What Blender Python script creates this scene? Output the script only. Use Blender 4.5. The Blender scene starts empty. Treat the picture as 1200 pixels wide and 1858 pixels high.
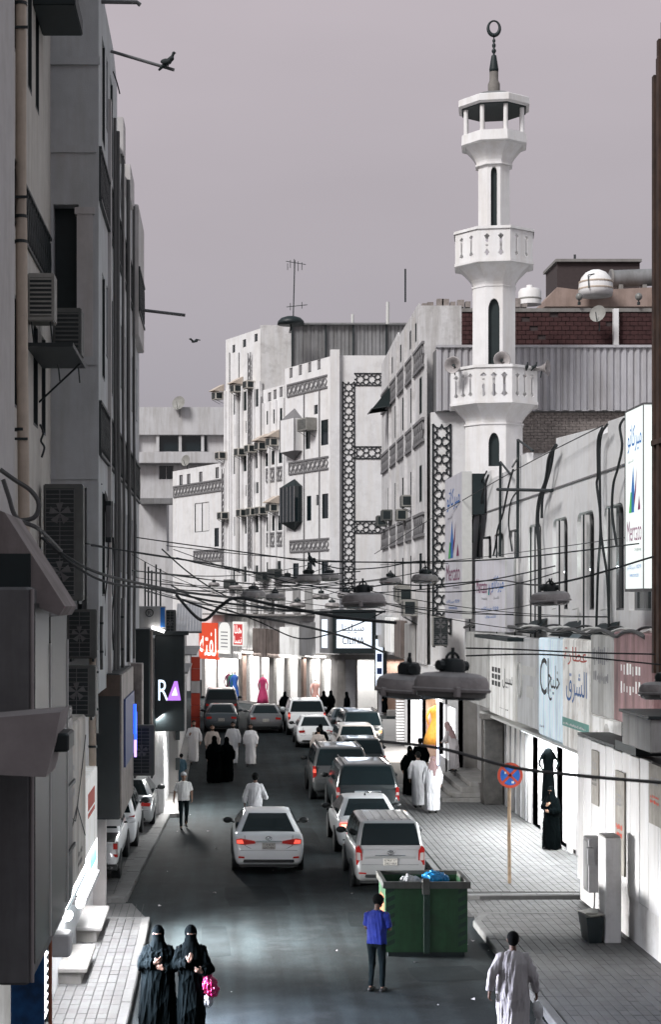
import bpy, bmesh, math, random
from mathutils import Vector, Matrix, noise
from mathutils.geometry import tessellate_polygon
random.seed(7)
R = math.radians
SC = bpy.context.scene
COL = SC.collection

# ------------------------------------------------------------------ camera
F, CX, CY, H = 3000.0, 400.0, 1095.0, 6.45      # focal length in photo pixels, vanishing point, eye height
cd = bpy.data.cameras.new('camera'); cam = bpy.data.objects.new('camera', cd); COL.objects.link(cam)
cam.location = (0, 0, H); cam.rotation_euler = (R(90), 0, 0)
cd.sensor_fit = 'VERTICAL'; cd.sensor_height = 36; cd.lens = 36 * F / 1858
cd.shift_x = (600 - CX) / 1858; cd.shift_y = (CY - 929) / 1858
cd.clip_start = 0.1; cd.clip_end = 5000
cd.dof.use_dof = True; cd.dof.focus_distance = 40; cd.dof.aperture_fstop = 4.2
SC.camera = cam
SC.render.resolution_x, SC.render.resolution_y = 662, 1024

# ------------------------------------------------------------------ sky, dusk glow, exposure
SUN_AZ, SUN_EL = R(223), R(42)                  # afterglow comes from behind the camera, a little to the left
W = bpy.data.worlds.new('World'); SC.world = W; W.use_nodes = True
nt = W.node_tree; nt.nodes.clear()
def N(t, **k):
    n = nt.nodes.new(t)
    for a, b in k.items(): setattr(n, a, b)
    return n
out = N('ShaderNodeOutputWorld'); sky = N('ShaderNodeTexSky', sky_type='NISHITA')
sky.sun_disc = False; sky.sun_elevation = R(3); sky.sun_rotation = SUN_AZ; sky.dust_density = 4.0; sky.air_density = 1.0
hs = N('ShaderNodeHueSaturation'); hs.inputs['Saturation'].default_value = 0.25
bg1 = N('ShaderNodeBackground'); bg1.inputs[1].default_value = 0.05
nt.links.new(sky.outputs[0], hs.inputs['Color']); nt.links.new(hs.outputs[0], bg1.inputs[0])
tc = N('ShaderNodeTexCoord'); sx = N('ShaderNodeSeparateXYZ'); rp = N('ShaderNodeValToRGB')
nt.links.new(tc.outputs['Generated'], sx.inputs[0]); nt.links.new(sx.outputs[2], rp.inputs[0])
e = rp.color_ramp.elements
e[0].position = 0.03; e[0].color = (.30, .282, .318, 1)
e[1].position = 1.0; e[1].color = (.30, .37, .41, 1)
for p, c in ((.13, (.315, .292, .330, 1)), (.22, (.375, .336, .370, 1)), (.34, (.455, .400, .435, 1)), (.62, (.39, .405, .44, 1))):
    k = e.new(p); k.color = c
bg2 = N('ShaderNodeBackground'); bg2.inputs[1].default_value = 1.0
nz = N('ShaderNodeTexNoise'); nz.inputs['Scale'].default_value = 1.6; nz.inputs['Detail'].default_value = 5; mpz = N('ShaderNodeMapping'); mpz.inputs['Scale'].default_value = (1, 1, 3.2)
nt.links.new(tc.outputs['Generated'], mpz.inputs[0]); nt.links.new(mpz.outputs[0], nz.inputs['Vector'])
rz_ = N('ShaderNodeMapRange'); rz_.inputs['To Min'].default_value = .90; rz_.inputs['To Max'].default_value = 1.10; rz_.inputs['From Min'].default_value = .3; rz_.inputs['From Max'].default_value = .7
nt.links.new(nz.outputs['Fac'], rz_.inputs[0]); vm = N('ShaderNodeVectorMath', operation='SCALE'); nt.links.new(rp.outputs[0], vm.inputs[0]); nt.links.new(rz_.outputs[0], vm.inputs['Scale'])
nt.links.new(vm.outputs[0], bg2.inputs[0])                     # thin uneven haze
ad = N('ShaderNodeAddShader')
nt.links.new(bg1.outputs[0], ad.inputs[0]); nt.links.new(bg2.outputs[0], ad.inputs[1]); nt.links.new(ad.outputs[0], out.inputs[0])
sl = bpy.data.lights.new('sun', 'SUN'); sun = bpy.data.objects.new('sun', sl); COL.objects.link(sun)
sl.energy = 3.1; sl.angle = R(18); sl.color = (1.0, .98, .97)
sd = Vector((math.sin(SUN_AZ) * math.cos(SUN_EL), math.cos(SUN_AZ) * math.cos(SUN_EL), math.sin(SUN_EL)))
sun.rotation_euler = sd.to_track_quat('Z', 'Y').to_euler(); sun.location = (-10, -20, 60)
SC.view_settings.view_transform = 'Standard'; SC.view_settings.look = 'None'
SC.view_settings.exposure = 0.0; SC.view_settings.gamma = 1.0; SC.view_settings.use_curve_mapping = False
SC.render.engine = 'CYCLES'
SC.cycles.max_bounces = 6; SC.cycles.diffuse_bounces = 3; SC.cycles.glossy_bounces = 3; SC.cycles.transparent_max_bounces = 8
SC.cycles.transmission_bounces = 4; SC.cycles.use_denoising = True; SC.cycles.sample_clamp_indirect = 4.0
SC.cycles.caustics_reflective = False; SC.cycles.caustics_refractive = False

# ------------------------------------------------------------------ places: photo pixel -> point in the street
def P(px, py, Y): return Vector(((px - CX) * Y / F, Y, H - (py - CY) * Y / F))
def G(px, py, z=0.0):
    Y = F * (H - z) / (py - CY); return Vector(((px - CX) * Y / F, Y, z))
def YX(px, X): return X * F / (px - CX)          # depth at which a wall plane X=const shows at px
def ZY(py, Y): return H - (py - CY) * Y / F

# ------------------------------------------------------------------ materials
MATS = {}
def mat(name, col, rough=.7, metal=0., var=.12, scale=6., streak=0., bump=0., bscale=40., emit=None, estr=0., spec=.5, dirt=None, dirtamt=0., coat=0., alpha=None, glow=0., lane=0.):
    if name in MATS: return MATS[name]
    m = bpy.data.materials.new(name); m.use_nodes = True; MATS[name] = m
    t = m.node_tree; b = t.nodes['Principled BSDF']
    b.inputs['Roughness'].default_value = rough; b.inputs['Metallic'].default_value = metal
    b.inputs['Specular IOR Level'].default_value = spec
    if coat: b.inputs['Coat Weight'].default_value = coat; b.inputs['Coat Roughness'].default_value = .06
    c = (col[0], col[1], col[2], 1)
    b.inputs['Base Color'].default_value = c
    L = t.links.new
    if var or streak or bump or dirt:
        co = t.nodes.new('ShaderNodeNewGeometry'); src = None
        n1 = t.nodes.new('ShaderNodeTexNoise'); n1.inputs['Scale'].default_value = scale; n1.inputs['Detail'].default_value = 7; n1.inputs['Roughness'].default_value = .65
        L(co.outputs['Position'], n1.inputs['Vector'])
        r = t.nodes.new('ShaderNodeValToRGB'); r.color_ramp.elements[0].position = .3; r.color_ramp.elements[1].position = .72
        k0, k1 = 1 - var * 1.4, 1 + var * .7
        r.color_ramp.elements[0].color = (col[0]*k0, col[1]*k0, col[2]*k0, 1); r.color_ramp.elements[1].color = (min(1, col[0]*k1), min(1, col[1]*k1), min(1, col[2]*k1), 1)
        L(n1.outputs['Fac'], r.inputs[0]); src = r.outputs[0]
        if streak:
            mp = t.nodes.new('ShaderNodeMapping'); mp.inputs['Scale'].default_value = (1.5, 1.5, .16); L(co.outputs['Position'], mp.inputs[0])
            n2 = t.nodes.new('ShaderNodeTexNoise'); n2.inputs['Scale'].default_value = 1.6; n2.inputs['Detail'].default_value = 6; n2.inputs['Roughness'].default_value = .7; L(mp.outputs[0], n2.inputs['Vector'])
            r2 = t.nodes.new('ShaderNodeValToRGB'); r2.color_ramp.elements[0].position = .36; r2.color_ramp.elements[1].position = .56
            d = 1 - streak; r2.color_ramp.elements[0].color = (d, d * .98, d * .95, 1); r2.color_ramp.elements[1].color = (1, 1, 1, 1)
            L(n2.outputs['Fac'], r2.inputs[0])
            mx = t.nodes.new('ShaderNodeMix'); mx.data_type = 'RGBA'; mx.blend_type = 'MULTIPLY'; mx.inputs['Factor'].default_value = 1
            L(src, mx.inputs['A']); L(r2.outputs[0], mx.inputs['B']); src = mx.outputs['Result']
        if lane:
            for sc_, vv, n_, lo, hi in (((2.4, .10, 1), 1.0, 5, .40, .62), ((38, 38, 38), 1.0, 3, .35, .65)):
                mp = t.nodes.new('ShaderNodeMapping'); mp.inputs['Scale'].default_value = sc_; L(co.outputs['Position'], mp.inputs[0])
                n2 = t.nodes.new('ShaderNodeTexNoise'); n2.inputs['Scale'].default_value = vv; n2.inputs['Detail'].default_value = n_; L(mp.outputs[0], n2.inputs['Vector'])
                r2 = t.nodes.new('ShaderNodeValToRGB'); r2.color_ramp.elements[0].position = lo; r2.color_ramp.elements[1].position = hi
                d = 1 - lane; r2.color_ramp.elements[0].color = (d, d, d, 1); r2.color_ramp.elements[1].color = (1 + lane * .4, 1 + lane * .4, 1 + lane * .4, 1); L(n2.outputs['Fac'], r2.inputs[0])
                mx = t.nodes.new('ShaderNodeMix'); mx.data_type = 'RGBA'; mx.blend_type = 'MULTIPLY'; mx.inputs['Factor'].default_value = 1
                L(src, mx.inputs['A']); L(r2.outputs[0], mx.inputs['B']); src = mx.outputs['Result']
        if dirt:
            n3 = t.nodes.new('ShaderNodeTexNoise'); n3.inputs['Scale'].default_value = 1.3; n3.inputs['Detail'].default_value = 8; n3.inputs['Roughness'].default_value = .7; L(co.outputs['Position'], n3.inputs['Vector'])
            r3 = t.nodes.new('ShaderNodeValToRGB'); r3.color_ramp.elements[0].position = .5; r3.color_ramp.elements[0].color = (0, 0, 0, 1)
            r3.color_ramp.elements[1].position = .72; r3.color_ramp.elements[1].color = (dirtamt, dirtamt, dirtamt, 1); L(n3.outputs['Fac'], r3.inputs[0])
            mx = t.nodes.new('ShaderNodeMix'); mx.data_type = 'RGBA'; L(r3.outputs[0], mx.inputs['Factor']); L(src, mx.inputs['A']); mx.inputs['B'].default_value = (*dirt, 1); src = mx.outputs['Result']
        L(src, b.inputs['Base Color'])
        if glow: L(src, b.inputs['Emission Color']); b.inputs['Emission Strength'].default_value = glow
        if bump:
            n4 = t.nodes.new('ShaderNodeTexNoise'); n4.inputs['Scale'].default_value = bscale; n4.inputs['Detail'].default_value = 5; L(co.outputs['Position'], n4.inputs['Vector'])
            bp = t.nodes.new('ShaderNodeBump'); bp.inputs['Strength'].default_value = bump; bp.inputs['Distance'].default_value = .02
            L(n4.outputs['Fac'], bp.inputs['Height']); L(bp.outputs[0], b.inputs['Normal'])
    if emit:
        b.inputs['Emission Color'].default_value = (*emit, 1); b.inputs['Emission Strength'].default_value = estr
    if alpha is not None: b.inputs['Alpha'].default_value = alpha
    return m

mat('wall_grey', (.50, .515, .53), .9, var=.08, scale=2.2, streak=.12, bump=.25)
mat('wall_beige', (.56, .535, .50), .9, var=.08, scale=2.0, streak=.14, bump=.25)
mat('wall_pale', (.54, .52, .52), .9, var=.08, scale=2.4, streak=.1, bump=.2)
mat('wall_white', (.82, .815, .82), .88, var=.05, scale=1.2, streak=.07, bump=.15, dirt=(.42, .40, .385), dirtamt=.34)
mat('wall_white_worn', (.68, .67, .67), .9, var=.08, scale=1.6, streak=.16, bump=.3, dirt=(.25, .23, .22), dirtamt=.5)
mat('wall_dirty', (.72, .71, .715), .9, var=.12, scale=1.3, streak=.28, bump=.35, dirt=(.20, .19, .185), dirtamt=.6)
mat('minaret_white', (.84, .83, .83), .8, var=.05, scale=1.5, streak=.10, bump=.08, dirt=(.6, .58, .56), dirtamt=.3)
mat('far_wall', (.58, .575, .585), .9, var=.07, scale=1.2, streak=.2)
mat('lattice_grey', (.20, .195, .20), .8, var=.1)
mat('lattice_black', (.022, .026, .03), .7, var=.1)
mat('dark_teal', (.006, .016, .018), .6, var=.2)
mat('black_metal', (.010, .018, .020), .5, var=.2)
mat('glass_dark', (.010, .018, .021), .12, var=.15, scale=1.2, spec=.6)
mat('glass_grey', (.06, .07, .075), .15, var=.2, scale=.8)
mat('ac_white', (.30, .295, .275), .6, var=.12, scale=5, dirt=(.12, .11, .09), dirtamt=.5)
mat('ac_dark', (.10, .105, .10), .6, var=.15, scale=5)
mat('ac_cream', (.60, .57, .52), .6, var=.1, scale=5)
mat('cream_awning', (.55, .47, .40), .8, var=.1)
mat('pipe_beige', (.56, .47, .39), .7, var=.12, scale=3, streak=.2)
mat('grey_metal', (.15, .15, .155), .5, metal=.3, var=.15, scale=4, dirt=(.06, .05, .045), dirtamt=.5)
mat('lamp_metal', (.42, .39, .385), .55, metal=.2, var=.2, scale=7, dirt=(.05, .04, .035), dirtamt=.6)
mat('lamp_glass', (.20, .20, .19), .25, var=.15, scale=9)
mat('cable_black', (.010, .014, .016), .6, var=.1)
mat('cable_grey', (.10, .10, .10), .7, var=.1)
mat('asphalt', (.021, .029, .032), .85, var=.35, scale=.8, bump=.5, bscale=70, spec=.18, lane=.38, dirt=(.040, .047, .050), dirtamt=.5)
mat('asphalt_patch', (.014, .019, .021), .9, var=.3, scale=2, bump=.4, bscale=90, spec=.15)
mat('ground_mat', (.12, .115, .11), .95, var=.2, scale=.3)
mat('paver', (.125, .125, .124), .85, var=.16, scale=1.1, bump=.2, bscale=60, dirt=(.065, .065, .064), dirtamt=.7)
mat('paver_b', (.112, .110, .108), .85, var=.18, scale=1.1, bump=.2, bscale=60)
mat('paver_bed', (.055, .055, .055), .95, var=.2, scale=5)
mat('paver_pale', (.33, .32, .31), .85, var=.12, scale=1.3, bump=.2, bscale=60, dirt=(.2, .19, .18), dirtamt=.4)
mat('kerb', (.15, .15, .148), .9, var=.2, scale=2.5, bump=.3, bscale=50, dirt=(.09, .085, .08), dirtamt=.5)
mat('concrete', (.26, .25, .24), .9, var=.15, scale=2, bump=.25, streak=.2)
mat('sheet_metal', (.46, .455, .48), .55, var=.08, scale=1.5, streak=.15)
mat('sheet_dark', (.22, .22, .225), .55, var=.14, scale=1.5, streak=.25)
mat('brick_red', (.062, .024, .024), .9, var=.3, scale=4)
mat('brick_joint', (.06, .045, .045), .95, var=.1)
mat('brick_pale', (.33, .29, .27), .9, var=.3, scale=5)
mat('tan_plaster', (.36, .27, .235), .9, var=.15, scale=2, streak=.2)
mat('brown_slat', (.075, .040, .028), .7, var=.4, scale=3, streak=.4)
mat('skin', (.27, .155, .105), .55, var=.05)
mat('skin_dark', (.13, .072, .05), .55, var=.05)
mat('hair', (.006, .007, .007), .8, var=.1, spec=.1)
mat('thobe_white', (.72, .72, .74), .85, var=.04, scale=5)
mat('thobe_grey_shade', (.50, .47, .48), .85, var=.04, scale=5)  # grey cloth; also a white thobe with its shade put in
mat('thobe_beige', (.52, .46, .42), .85, var=.04, scale=5)
mat('abaya', (.0006, .0016, .0019), .95, var=.2, scale=5, spec=.04)
mat('trouser', (.006, .011, .013), .9, var=.15, spec=.1)
mat('shoe', (.018, .018, .018), .6, var=.1)
mat('white_paint', (.80, .80, .80), .5, var=.04)
mat('print_black', (.02, .022, .024), .6, var=0)
mat('print_blue', (.015, .13, .42), .6, var=0)
mat('print_maroon', (.17, .015, .08), .6, var=0)
mat('print_red', (.55, .06, .03), .6, var=0)
mat('print_green', (.05, .36, .10), .6, var=0)
mat('print_grey', (.25, .25, .27), .6, var=0)
mat('print_white', (.85, .85, .85), .6, var=0)
mat('rubber', (.010, .012, .013), .8, var=.1)
mat('chrome', (.62, .63, .64), .16, metal=1, var=0)

def emis(name, col, strength):
    if name in MATS: return MATS[name]
    m = bpy.data.materials.new(name); m.use_nodes = True; MATS[name] = m
    b = m.node_tree.nodes['Principled BSDF']; b.inputs['Base Color'].default_value = (*[c * .6 for c in col], 1)
    b.inputs['Emission Color'].default_value = (*col, 1); b.inputs['Emission Strength'].default_value = strength; b.inputs['Roughness'].default_value = .4
    return m

# ------------------------------------------------------------------ mesh builder
ORG = {}
SPLIT = set('pilaster downpipe rib shutter_box bright_strip roof_rail bay_gable guide_rail skid neon_tube gallery_post column shed_post panel_batten shutter_slat folding_grille steel_bar pipe moulding parapet_block clamp awning tarp roof_rib sticker light_strip conduit wire roof_edge element edge_trim broken_parapet bracket cardboard tread back_frame base_rail bulb upstand notice clip bay_edge'.split())
def org(o): return ORG.get(o.name, Vector((0, 0, 0)))
def _m(m): return MATS[m] if isinstance(m, str) else m
def finish(name, me, m, parent=None, smooth=False, kind=None):
    for mm in (m if isinstance(m, (list, tuple)) else [m]): me.materials.append(_m(mm))
    if smooth:
        for p in me.polygons: p.use_smooth = True
    o = bpy.data.objects.new(name, me); COL.objects.link(o)
    if parent is not None: o.parent = parent; ORG[o.name] = org(parent).copy()
    if kind: o['kind'] = kind
    return o
class MB:
    def __init__(s): s.v = []; s.f = []; s.mi = []; s.cur = 0
    def add(s, vs, fs):
        b = len(s.v); s.v += [tuple(v) for v in vs]; s.f += [[b + i for i in f] for f in fs]; s.mi += [s.cur] * len(fs); return s
    def box(s, x0, x1, y0, y1, z0, z1):
        if x0 > x1: x0, x1 = x1, x0
        if y0 > y1: y0, y1 = y1, y0
        if z0 > z1: z0, z1 = z1, z0
        vs = [(x, y, z) for z in (z0, z1) for y in (y0, y1) for x in (x0, x1)]
        return s.add(vs, [(0, 2, 3, 1), (4, 5, 7, 6), (0, 1, 5, 4), (2, 6, 7, 3), (0, 4, 6, 2), (1, 3, 7, 5)])
    def obox(s, c, ux, uy, uz, hx, hy, hz):
        c = Vector(c); vs = [c + Vector(ux) * hx * a + Vector(uy) * hy * b + Vector(uz) * hz * d for d in (-1, 1) for b in (-1, 1) for a in (-1, 1)]
        return s.add(vs, [(0, 2, 3, 1), (4, 5, 7, 6), (0, 1, 5, 4), (2, 6, 7, 3), (0, 4, 6, 2), (1, 3, 7, 5)])
    def cbox(s, x0, x1, y0, y1, z0, z1, b=.01):      # box with all edges chamfered
        if x0 > x1: x0, x1 = x1, x0
        if y0 > y1: y0, y1 = y1, y0
        if z0 > z1: z0, z1 = z1, z0
        b = min(b, (x1 - x0) * .45, (y1 - y0) * .45, (z1 - z0) * .45)
        rings = []
        for z, i in ((z0, b), (z0 + b, 0), (z1 - b, 0), (z1, b)):
            X0, X1, Y0, Y1 = x0 + i, x1 - i, y0 + i, y1 - i
            rings.append([(X0 + b, Y0, z), (X1 - b, Y0, z), (X1, Y0 + b, z), (X1, Y1 - b, z), (X1 - b, Y1, z), (X0 + b, Y1, z), (X0, Y1 - b, z), (X0, Y0 + b, z)])
        return s.loft(rings)
    def loft(s, rings, cap0=True, cap1=True, closed=True):
        b = len(s.v); n = len(rings[0]); fs = []
        for r in rings: s.v += [tuple(p) for p in r]
        for i in range(len(rings) - 1):
            for j in range(n if closed else n - 1):
                k = (j + 1) % n; fs.append([b + i * n + j, b + i * n + k, b + (i + 1) * n + k, b + (i + 1) * n + j])
        if cap0: fs.append([b + j for j in reversed(range(n))])
        if cap1: fs.append([b + (len(rings) - 1) * n + j for j in range(n)])
        s.f += fs; s.mi += [s.cur] * len(fs); return s
    def tube(s, pts, r, n=8, caps=True):
        pts = [Vector(p) for p in pts]; rs = r if isinstance(r, (list, tuple)) else [r] * len(pts)
        rings = []; up = None
        for i, p in enumerate(pts):
            d = (pts[min(i + 1, len(pts) - 1)] - pts[max(i - 1, 0)])
            d = d.normalized() if d.length > 1e-9 else Vector((0, 0, 1))
            if up is None: up = Vector((0, 0, 1)) if abs(d.z) < .9 else Vector((0, 1, 0))
            a = d.cross(up); a = a.normalized() if a.length > 1e-6 else Vector((1, 0, 0)); bb = a.cross(d).normalized(); up = bb
            rings.append([p + (a * math.cos(2 * math.pi * k / n) + bb * math.sin(2 * math.pi * k / n)) * rs[i] for k in range(n)])
        return s.loft(rings, caps, caps)
    def capsule(s, p0, p1, r0, r1, n=10):
        p0, p1 = Vector(p0), Vector(p1); d = (p1 - p0).normalized()
        pts = [p0 - d * r0 * .98, p0 - d * r0 * .7, p0 - d * r0 * .35, p0, p1, p1 + d * r1 * .35, p1 + d * r1 * .7, p1 + d * r1 * .98]
        return s.tube(pts, [r0 * .18, r0 * .71, r0 * .94, r0, r1, r1 * .94, r1 * .71, r1 * .18], n)
    def lathe(s, prof, c=(0, 0, 0), n=20, rot=0., axis='Z'):
        rings = []
        for r, z in prof:
            ring = []
            for k in range(n):
                a = 2 * math.pi * k / n + rot; q = (r * math.cos(a), r * math.sin(a), z)
                if axis == 'Y': q = (q[0], q[2], q[1])
                if axis == 'X': q = (q[2], q[0], q[1])
                ring.append((q[0] + c[0], q[1] + c[1], q[2] + c[2]))
            rings.append(ring)
        return s.loft(rings)
    def ell(s, c, rx, ry, rz, n=12, m=8):
        return s.lathe2(c, rx, ry, rz, n, m)
    def lathe2(s, c, rx, ry, rz, n, m):
        rings = []
        for i in range(m + 1):
            t = -math.pi / 2 + math.pi * (i + .0) / m; cr = max(.02, math.cos(t)); z = math.sin(t)
            rings.append([(c[0] + rx * cr * math.cos(2 * math.pi * k / n), c[1] + ry * cr * math.sin(2 * math.pi * k / n), c[2] + rz * z) for k in range(n)])
        return s.loft(rings)
    def prism(s, poly, o, u, v, w):                  # polygon in plane (o,u,v), thickness vector w
        o, u, v, w = Vector(o), Vector(u), Vector(v), Vector(w)
        a = [o + u * p[0] + v * p[1] for p in poly]; b = [p + w for p in a]
        return s.loft([a, b])
    def holed(s, o, u, v, w, outer, holes, back=False, reveal=True, outer_sides=True):
        """sheet in plane (o,u,v) with real openings; reveals run along w (inward depth vector)"""
        o, u, v, w = Vector(o), Vector(u), Vector(v), Vector(w)
        loops = [[Vector((p[0], p[1], 0)) for p in outer]] + [[Vector((p[0], p[1], 0)) for p in h] for h in holes]
        tris = tessellate_polygon(loops); flat = [p for l in loops for p in l]
        n = u.cross(v)
        def orient(t):
            a, b, c = (flat[i] for i in t); z = (b - a).cross(c - a).z
            return t if z > 0 else (t[0], t[2], t[1])
        tris = [orient(t) for t in tris]
        s.add([o + u * p.x + v * p.y for p in flat], tris)
        if back: s.add([o + u * p.x + v * p.y + w for p in flat], [(t[0], t[2], t[1]) for t in tris])
        for li, l in enumerate(loops):
            if li == 0 and not outer_sides: continue
            if li > 0 and not reveal: continue
            m = len(l); a = [o + u * p.x + v * p.y for p in l]; b = [q + w for q in a]
            s.add(a + b, [(i, (i + 1) % m, m + (i + 1) % m, m + i) for i in range(m)])
        return s
    def islands(s):
        par = list(range(len(s.v)))
        def find(i):
            while par[i] != i: par[i] = par[par[i]]; i = par[i]
            return i
        for f in s.f:
            r = find(f[0])
            for i in f[1:]: par[find(i)] = r
        gr = {}
        for f in s.f: gr.setdefault(find(f[0]), []).append(f)
        out_ = []
        for fs in gr.values():
            ix = {}; mb = MB()
            for f in fs:
                for i in f:
                    if i not in ix: ix[i] = len(mb.v); mb.v.append(s.v[i])
            mb.f = [[ix[i] for i in f] for f in fs]; mb.mi = [0] * len(fs); out_.append(mb)
        return out_
    def build(s, name, m, parent=None, smooth=False, local=False, kind=None, bevel=0., auto=None):
        if name in SPLIT and parent is not None and kind is None:
            isl = s.islands()
            if len(isl) > 1:
                for mb in isl: o = mb._build(name, m, parent, smooth, local, kind, bevel, auto)
                return o
        return s._build(name, m, parent, smooth, local, kind, bevel, auto)
    def _build(s, name, m, parent=None, smooth=False, local=False, kind=None, bevel=0., auto=None):
        me = bpy.data.meshes.new(name)
        og = Vector((0, 0, 0)) if (parent is None or local) else org(parent)
        me.from_pydata([(v[0] - og.x, v[1] - og.y, v[2] - og.z) for v in s.v], [], s.f)
        if any(s.mi):
            me.polygons.foreach_set('material_index', s.mi)
        me.update()
        o = finish(name, me, m, parent, smooth, kind)
        if bevel:
            bm = bmesh.new(); bm.from_mesh(me); bmesh.ops.remove_doubles(bm, verts=bm.verts, dist=1e-5)
            bmesh.ops.bevel(bm, geom=[e for e in bm.edges if e.is_manifold and e.calc_face_angle(0) > .5], offset=bevel, segments=2, affect='EDGES', clamp_overlap=True)
            bm.to_mesh(me); bm.free()
            for p in me.polygons: p.use_smooth = False
        if auto is not None:
            for p in me.polygons: p.use_smooth = True
            me.set_sharp_from_angle(angle=R(auto))
        return o
def fixn(o):
    bm = bmesh.new(); bm.from_mesh(o.data); bmesh.ops.recalc_face_normals(bm, faces=bm.faces); bm.to_mesh(o.data); bm.free(); return o
def tag(o, label, cat, group=None, kind=None):
    o['label'] = label; o['category'] = cat
    if group: o['group'] = group
    if kind: o['kind'] = kind
    return o
def empty(name, loc=(0, 0, 0), label=None, cat=None, group=None, rz=0.):
    o = bpy.data.objects.new(name, None); COL.objects.link(o); o.location = loc; o.rotation_euler = (0, 0, rz)
    o.empty_display_size = .2; ORG[o.name] = Vector(loc)
    if label: tag(o, label, cat, group)
    return o
def copy_tree(o, parent=None, loc=None, rz=None):
    c = o.copy(); COL.objects.link(c); c.parent = parent
    if loc is not None: c.location = loc
    if rz is not None: c.rotation_euler = (0, 0, rz)
    for ch in o.children: copy_tree(ch, c)
    return c
def structure(o): o['kind'] = 'structure'; return o
def box(name, m, x0, x1, y0, y1, z0, z1, parent=None, bevel=0., kind=None):
    return MB().box(x0, x1, y0, y1, z0, z1).build(name, m, parent, bevel=bevel, kind=kind)
def area(parent, loc, direction, sx, sy, power, col=(1, .98, .95), spread=None, name='lamp_light', along=None):
    """rectangular lamp shining along direction; along = direction of the sy side"""
    l = bpy.data.lights.new(name, 'AREA'); l.shape = 'RECTANGLE'; l.size = sx; l.size_y = sy; l.energy = power; l.color = col
    if spread: l.spread = spread
    o = bpy.data.objects.new(name, l); COL.objects.link(o)
    if parent is not None: o.parent = parent; loc = Vector(loc) - org(parent)
    zz_ = -Vector(direction).normalized()
    if along is None: q = zz_.to_track_quat('Z', 'Y').to_euler()
    else:
        yv = Vector(along); yv = (yv - zz_ * yv.dot(zz_)).normalized(); xv = yv.cross(zz_); q = Matrix((xv, yv, zz_)).transposed().to_euler()
    o.location = loc; o.rotation_euler = q
    return o

# ------------------------------------------------------------------ lettering
AR = {'ا': (0xFE8D, 0xFE8E, 0, 0), 'ب': (0xFE8F, 0xFE90, 0xFE91, 0xFE92), 'ة': (0xFE93, 0xFE94, 0, 0), 'ت': (0xFE95, 0xFE96, 0xFE97, 0xFE98), 'ج': (0xFE9D, 0xFE9E, 0xFE9F, 0xFEA0),
      'ح': (0xFEA1, 0xFEA2, 0xFEA3, 0xFEA4), 'خ': (0xFEA5, 0xFEA6, 0xFEA7, 0xFEA8), 'د': (0xFEA9, 0xFEAA, 0, 0), 'ر': (0xFEAD, 0xFEAE, 0, 0), 'ز': (0xFEAF, 0xFEB0, 0, 0), 'س': (0xFEB1, 0xFEB2, 0xFEB3, 0xFEB4),
      'ش': (0xFEB5, 0xFEB6, 0xFEB7, 0xFEB8), 'ط': (0xFEC1, 0xFEC2, 0xFEC3, 0xFEC4), 'ع': (0xFEC9, 0xFECA, 0xFECB, 0xFECC), 'ف': (0xFED1, 0xFED2, 0xFED3, 0xFED4), 'ق': (0xFED5, 0xFED6, 0xFED7, 0xFED8),
      'ك': (0xFED9, 0xFEDA, 0xFEDB, 0xFEDC), 'ل': (0xFEDD, 0xFEDE, 0xFEDF, 0xFEE0), 'م': (0xFEE1, 0xFEE2, 0xFEE3, 0xFEE4), 'ن': (0xFEE5, 0xFEE6, 0xFEE7, 0xFEE8), 'ه': (0xFEE9, 0xFEEA, 0xFEEB, 0xFEEC),
      'و': (0xFEED, 0xFEEE, 0, 0), 'ي': (0xFEF1, 0xFEF2, 0xFEF3, 0xFEF4)}
def arabic(w):
    o = []
    for i, c in enumerate(w):
        if c not in AR: o.append(c); continue
        pj = i > 0 and w[i-1] in AR and AR[w[i-1]][2] != 0
        nj = i < len(w) - 1 and w[i+1] in AR and AR[c][2] != 0
        o.append(chr(AR[c][3] if pj and nj else AR[c][1] if pj else AR[c][2] if nj else AR[c][0]))
    return ''.join(reversed(o))
_TXT = {}
def text_geo(s):
    if s in _TXT: return _TXT[s]
    cu = bpy.data.curves.new('t', 'FONT'); cu.body = s; cu.resolution_u = 3
    o = bpy.data.objects.new('t', cu); COL.objects.link(o)
    dg = bpy.context.evaluated_depsgraph_get(); me = bpy.data.meshes.new_from_object(o.evaluated_get(dg))
    vs = [v.co.copy() for v in me.vertices]; fs = [list(p.vertices) for p in me.polygons]
    bpy.data.objects.remove(o); bpy.data.curves.remove(cu); bpy.data.meshes.remove(me)
    if vs:
        x0 = min(v.x for v in vs); x1 = max(v.x for v in vs); y0 = min(v.y for v in vs); y1 = max(v.y for v in vs)
        vs = [((v.x - x0) / max(1e-6, x1 - x0), (v.y - y0) / max(1e-6, y1 - y0)) for v in vs]
    _TXT[s] = (vs, fs); return _TXT[s]
def text(s, o, u, v, w, h, m, parent, name='lettering', ar=False, off=.006):
    """flat print fitted to w x h, lower left corner at o, on the plane (u,v)"""
    vs, fs = text_geo(arabic(s) if ar else s)
    o, u, v = Vector(o), Vector(u).normalized(), Vector(v).normalized(); n = u.cross(v) * off
    b = MB(); b.add([o + u * p[0] * w + v * p[1] * h + n for p in vs], fs)
    return b.build(name, m, parent)
# ================================================================== ground, road, pavements
structure(MB().box(-1500, 1500, -200, 3000, -1, -.03).build('ground', 'ground_mat'))
road = structure(MB().add([(-9, -25, 0), (24, -25, 0), (24, 140, 0), (-14, 140, 0)], [(0, 1, 2, 3)]).build('road', 'asphalt'))

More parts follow.
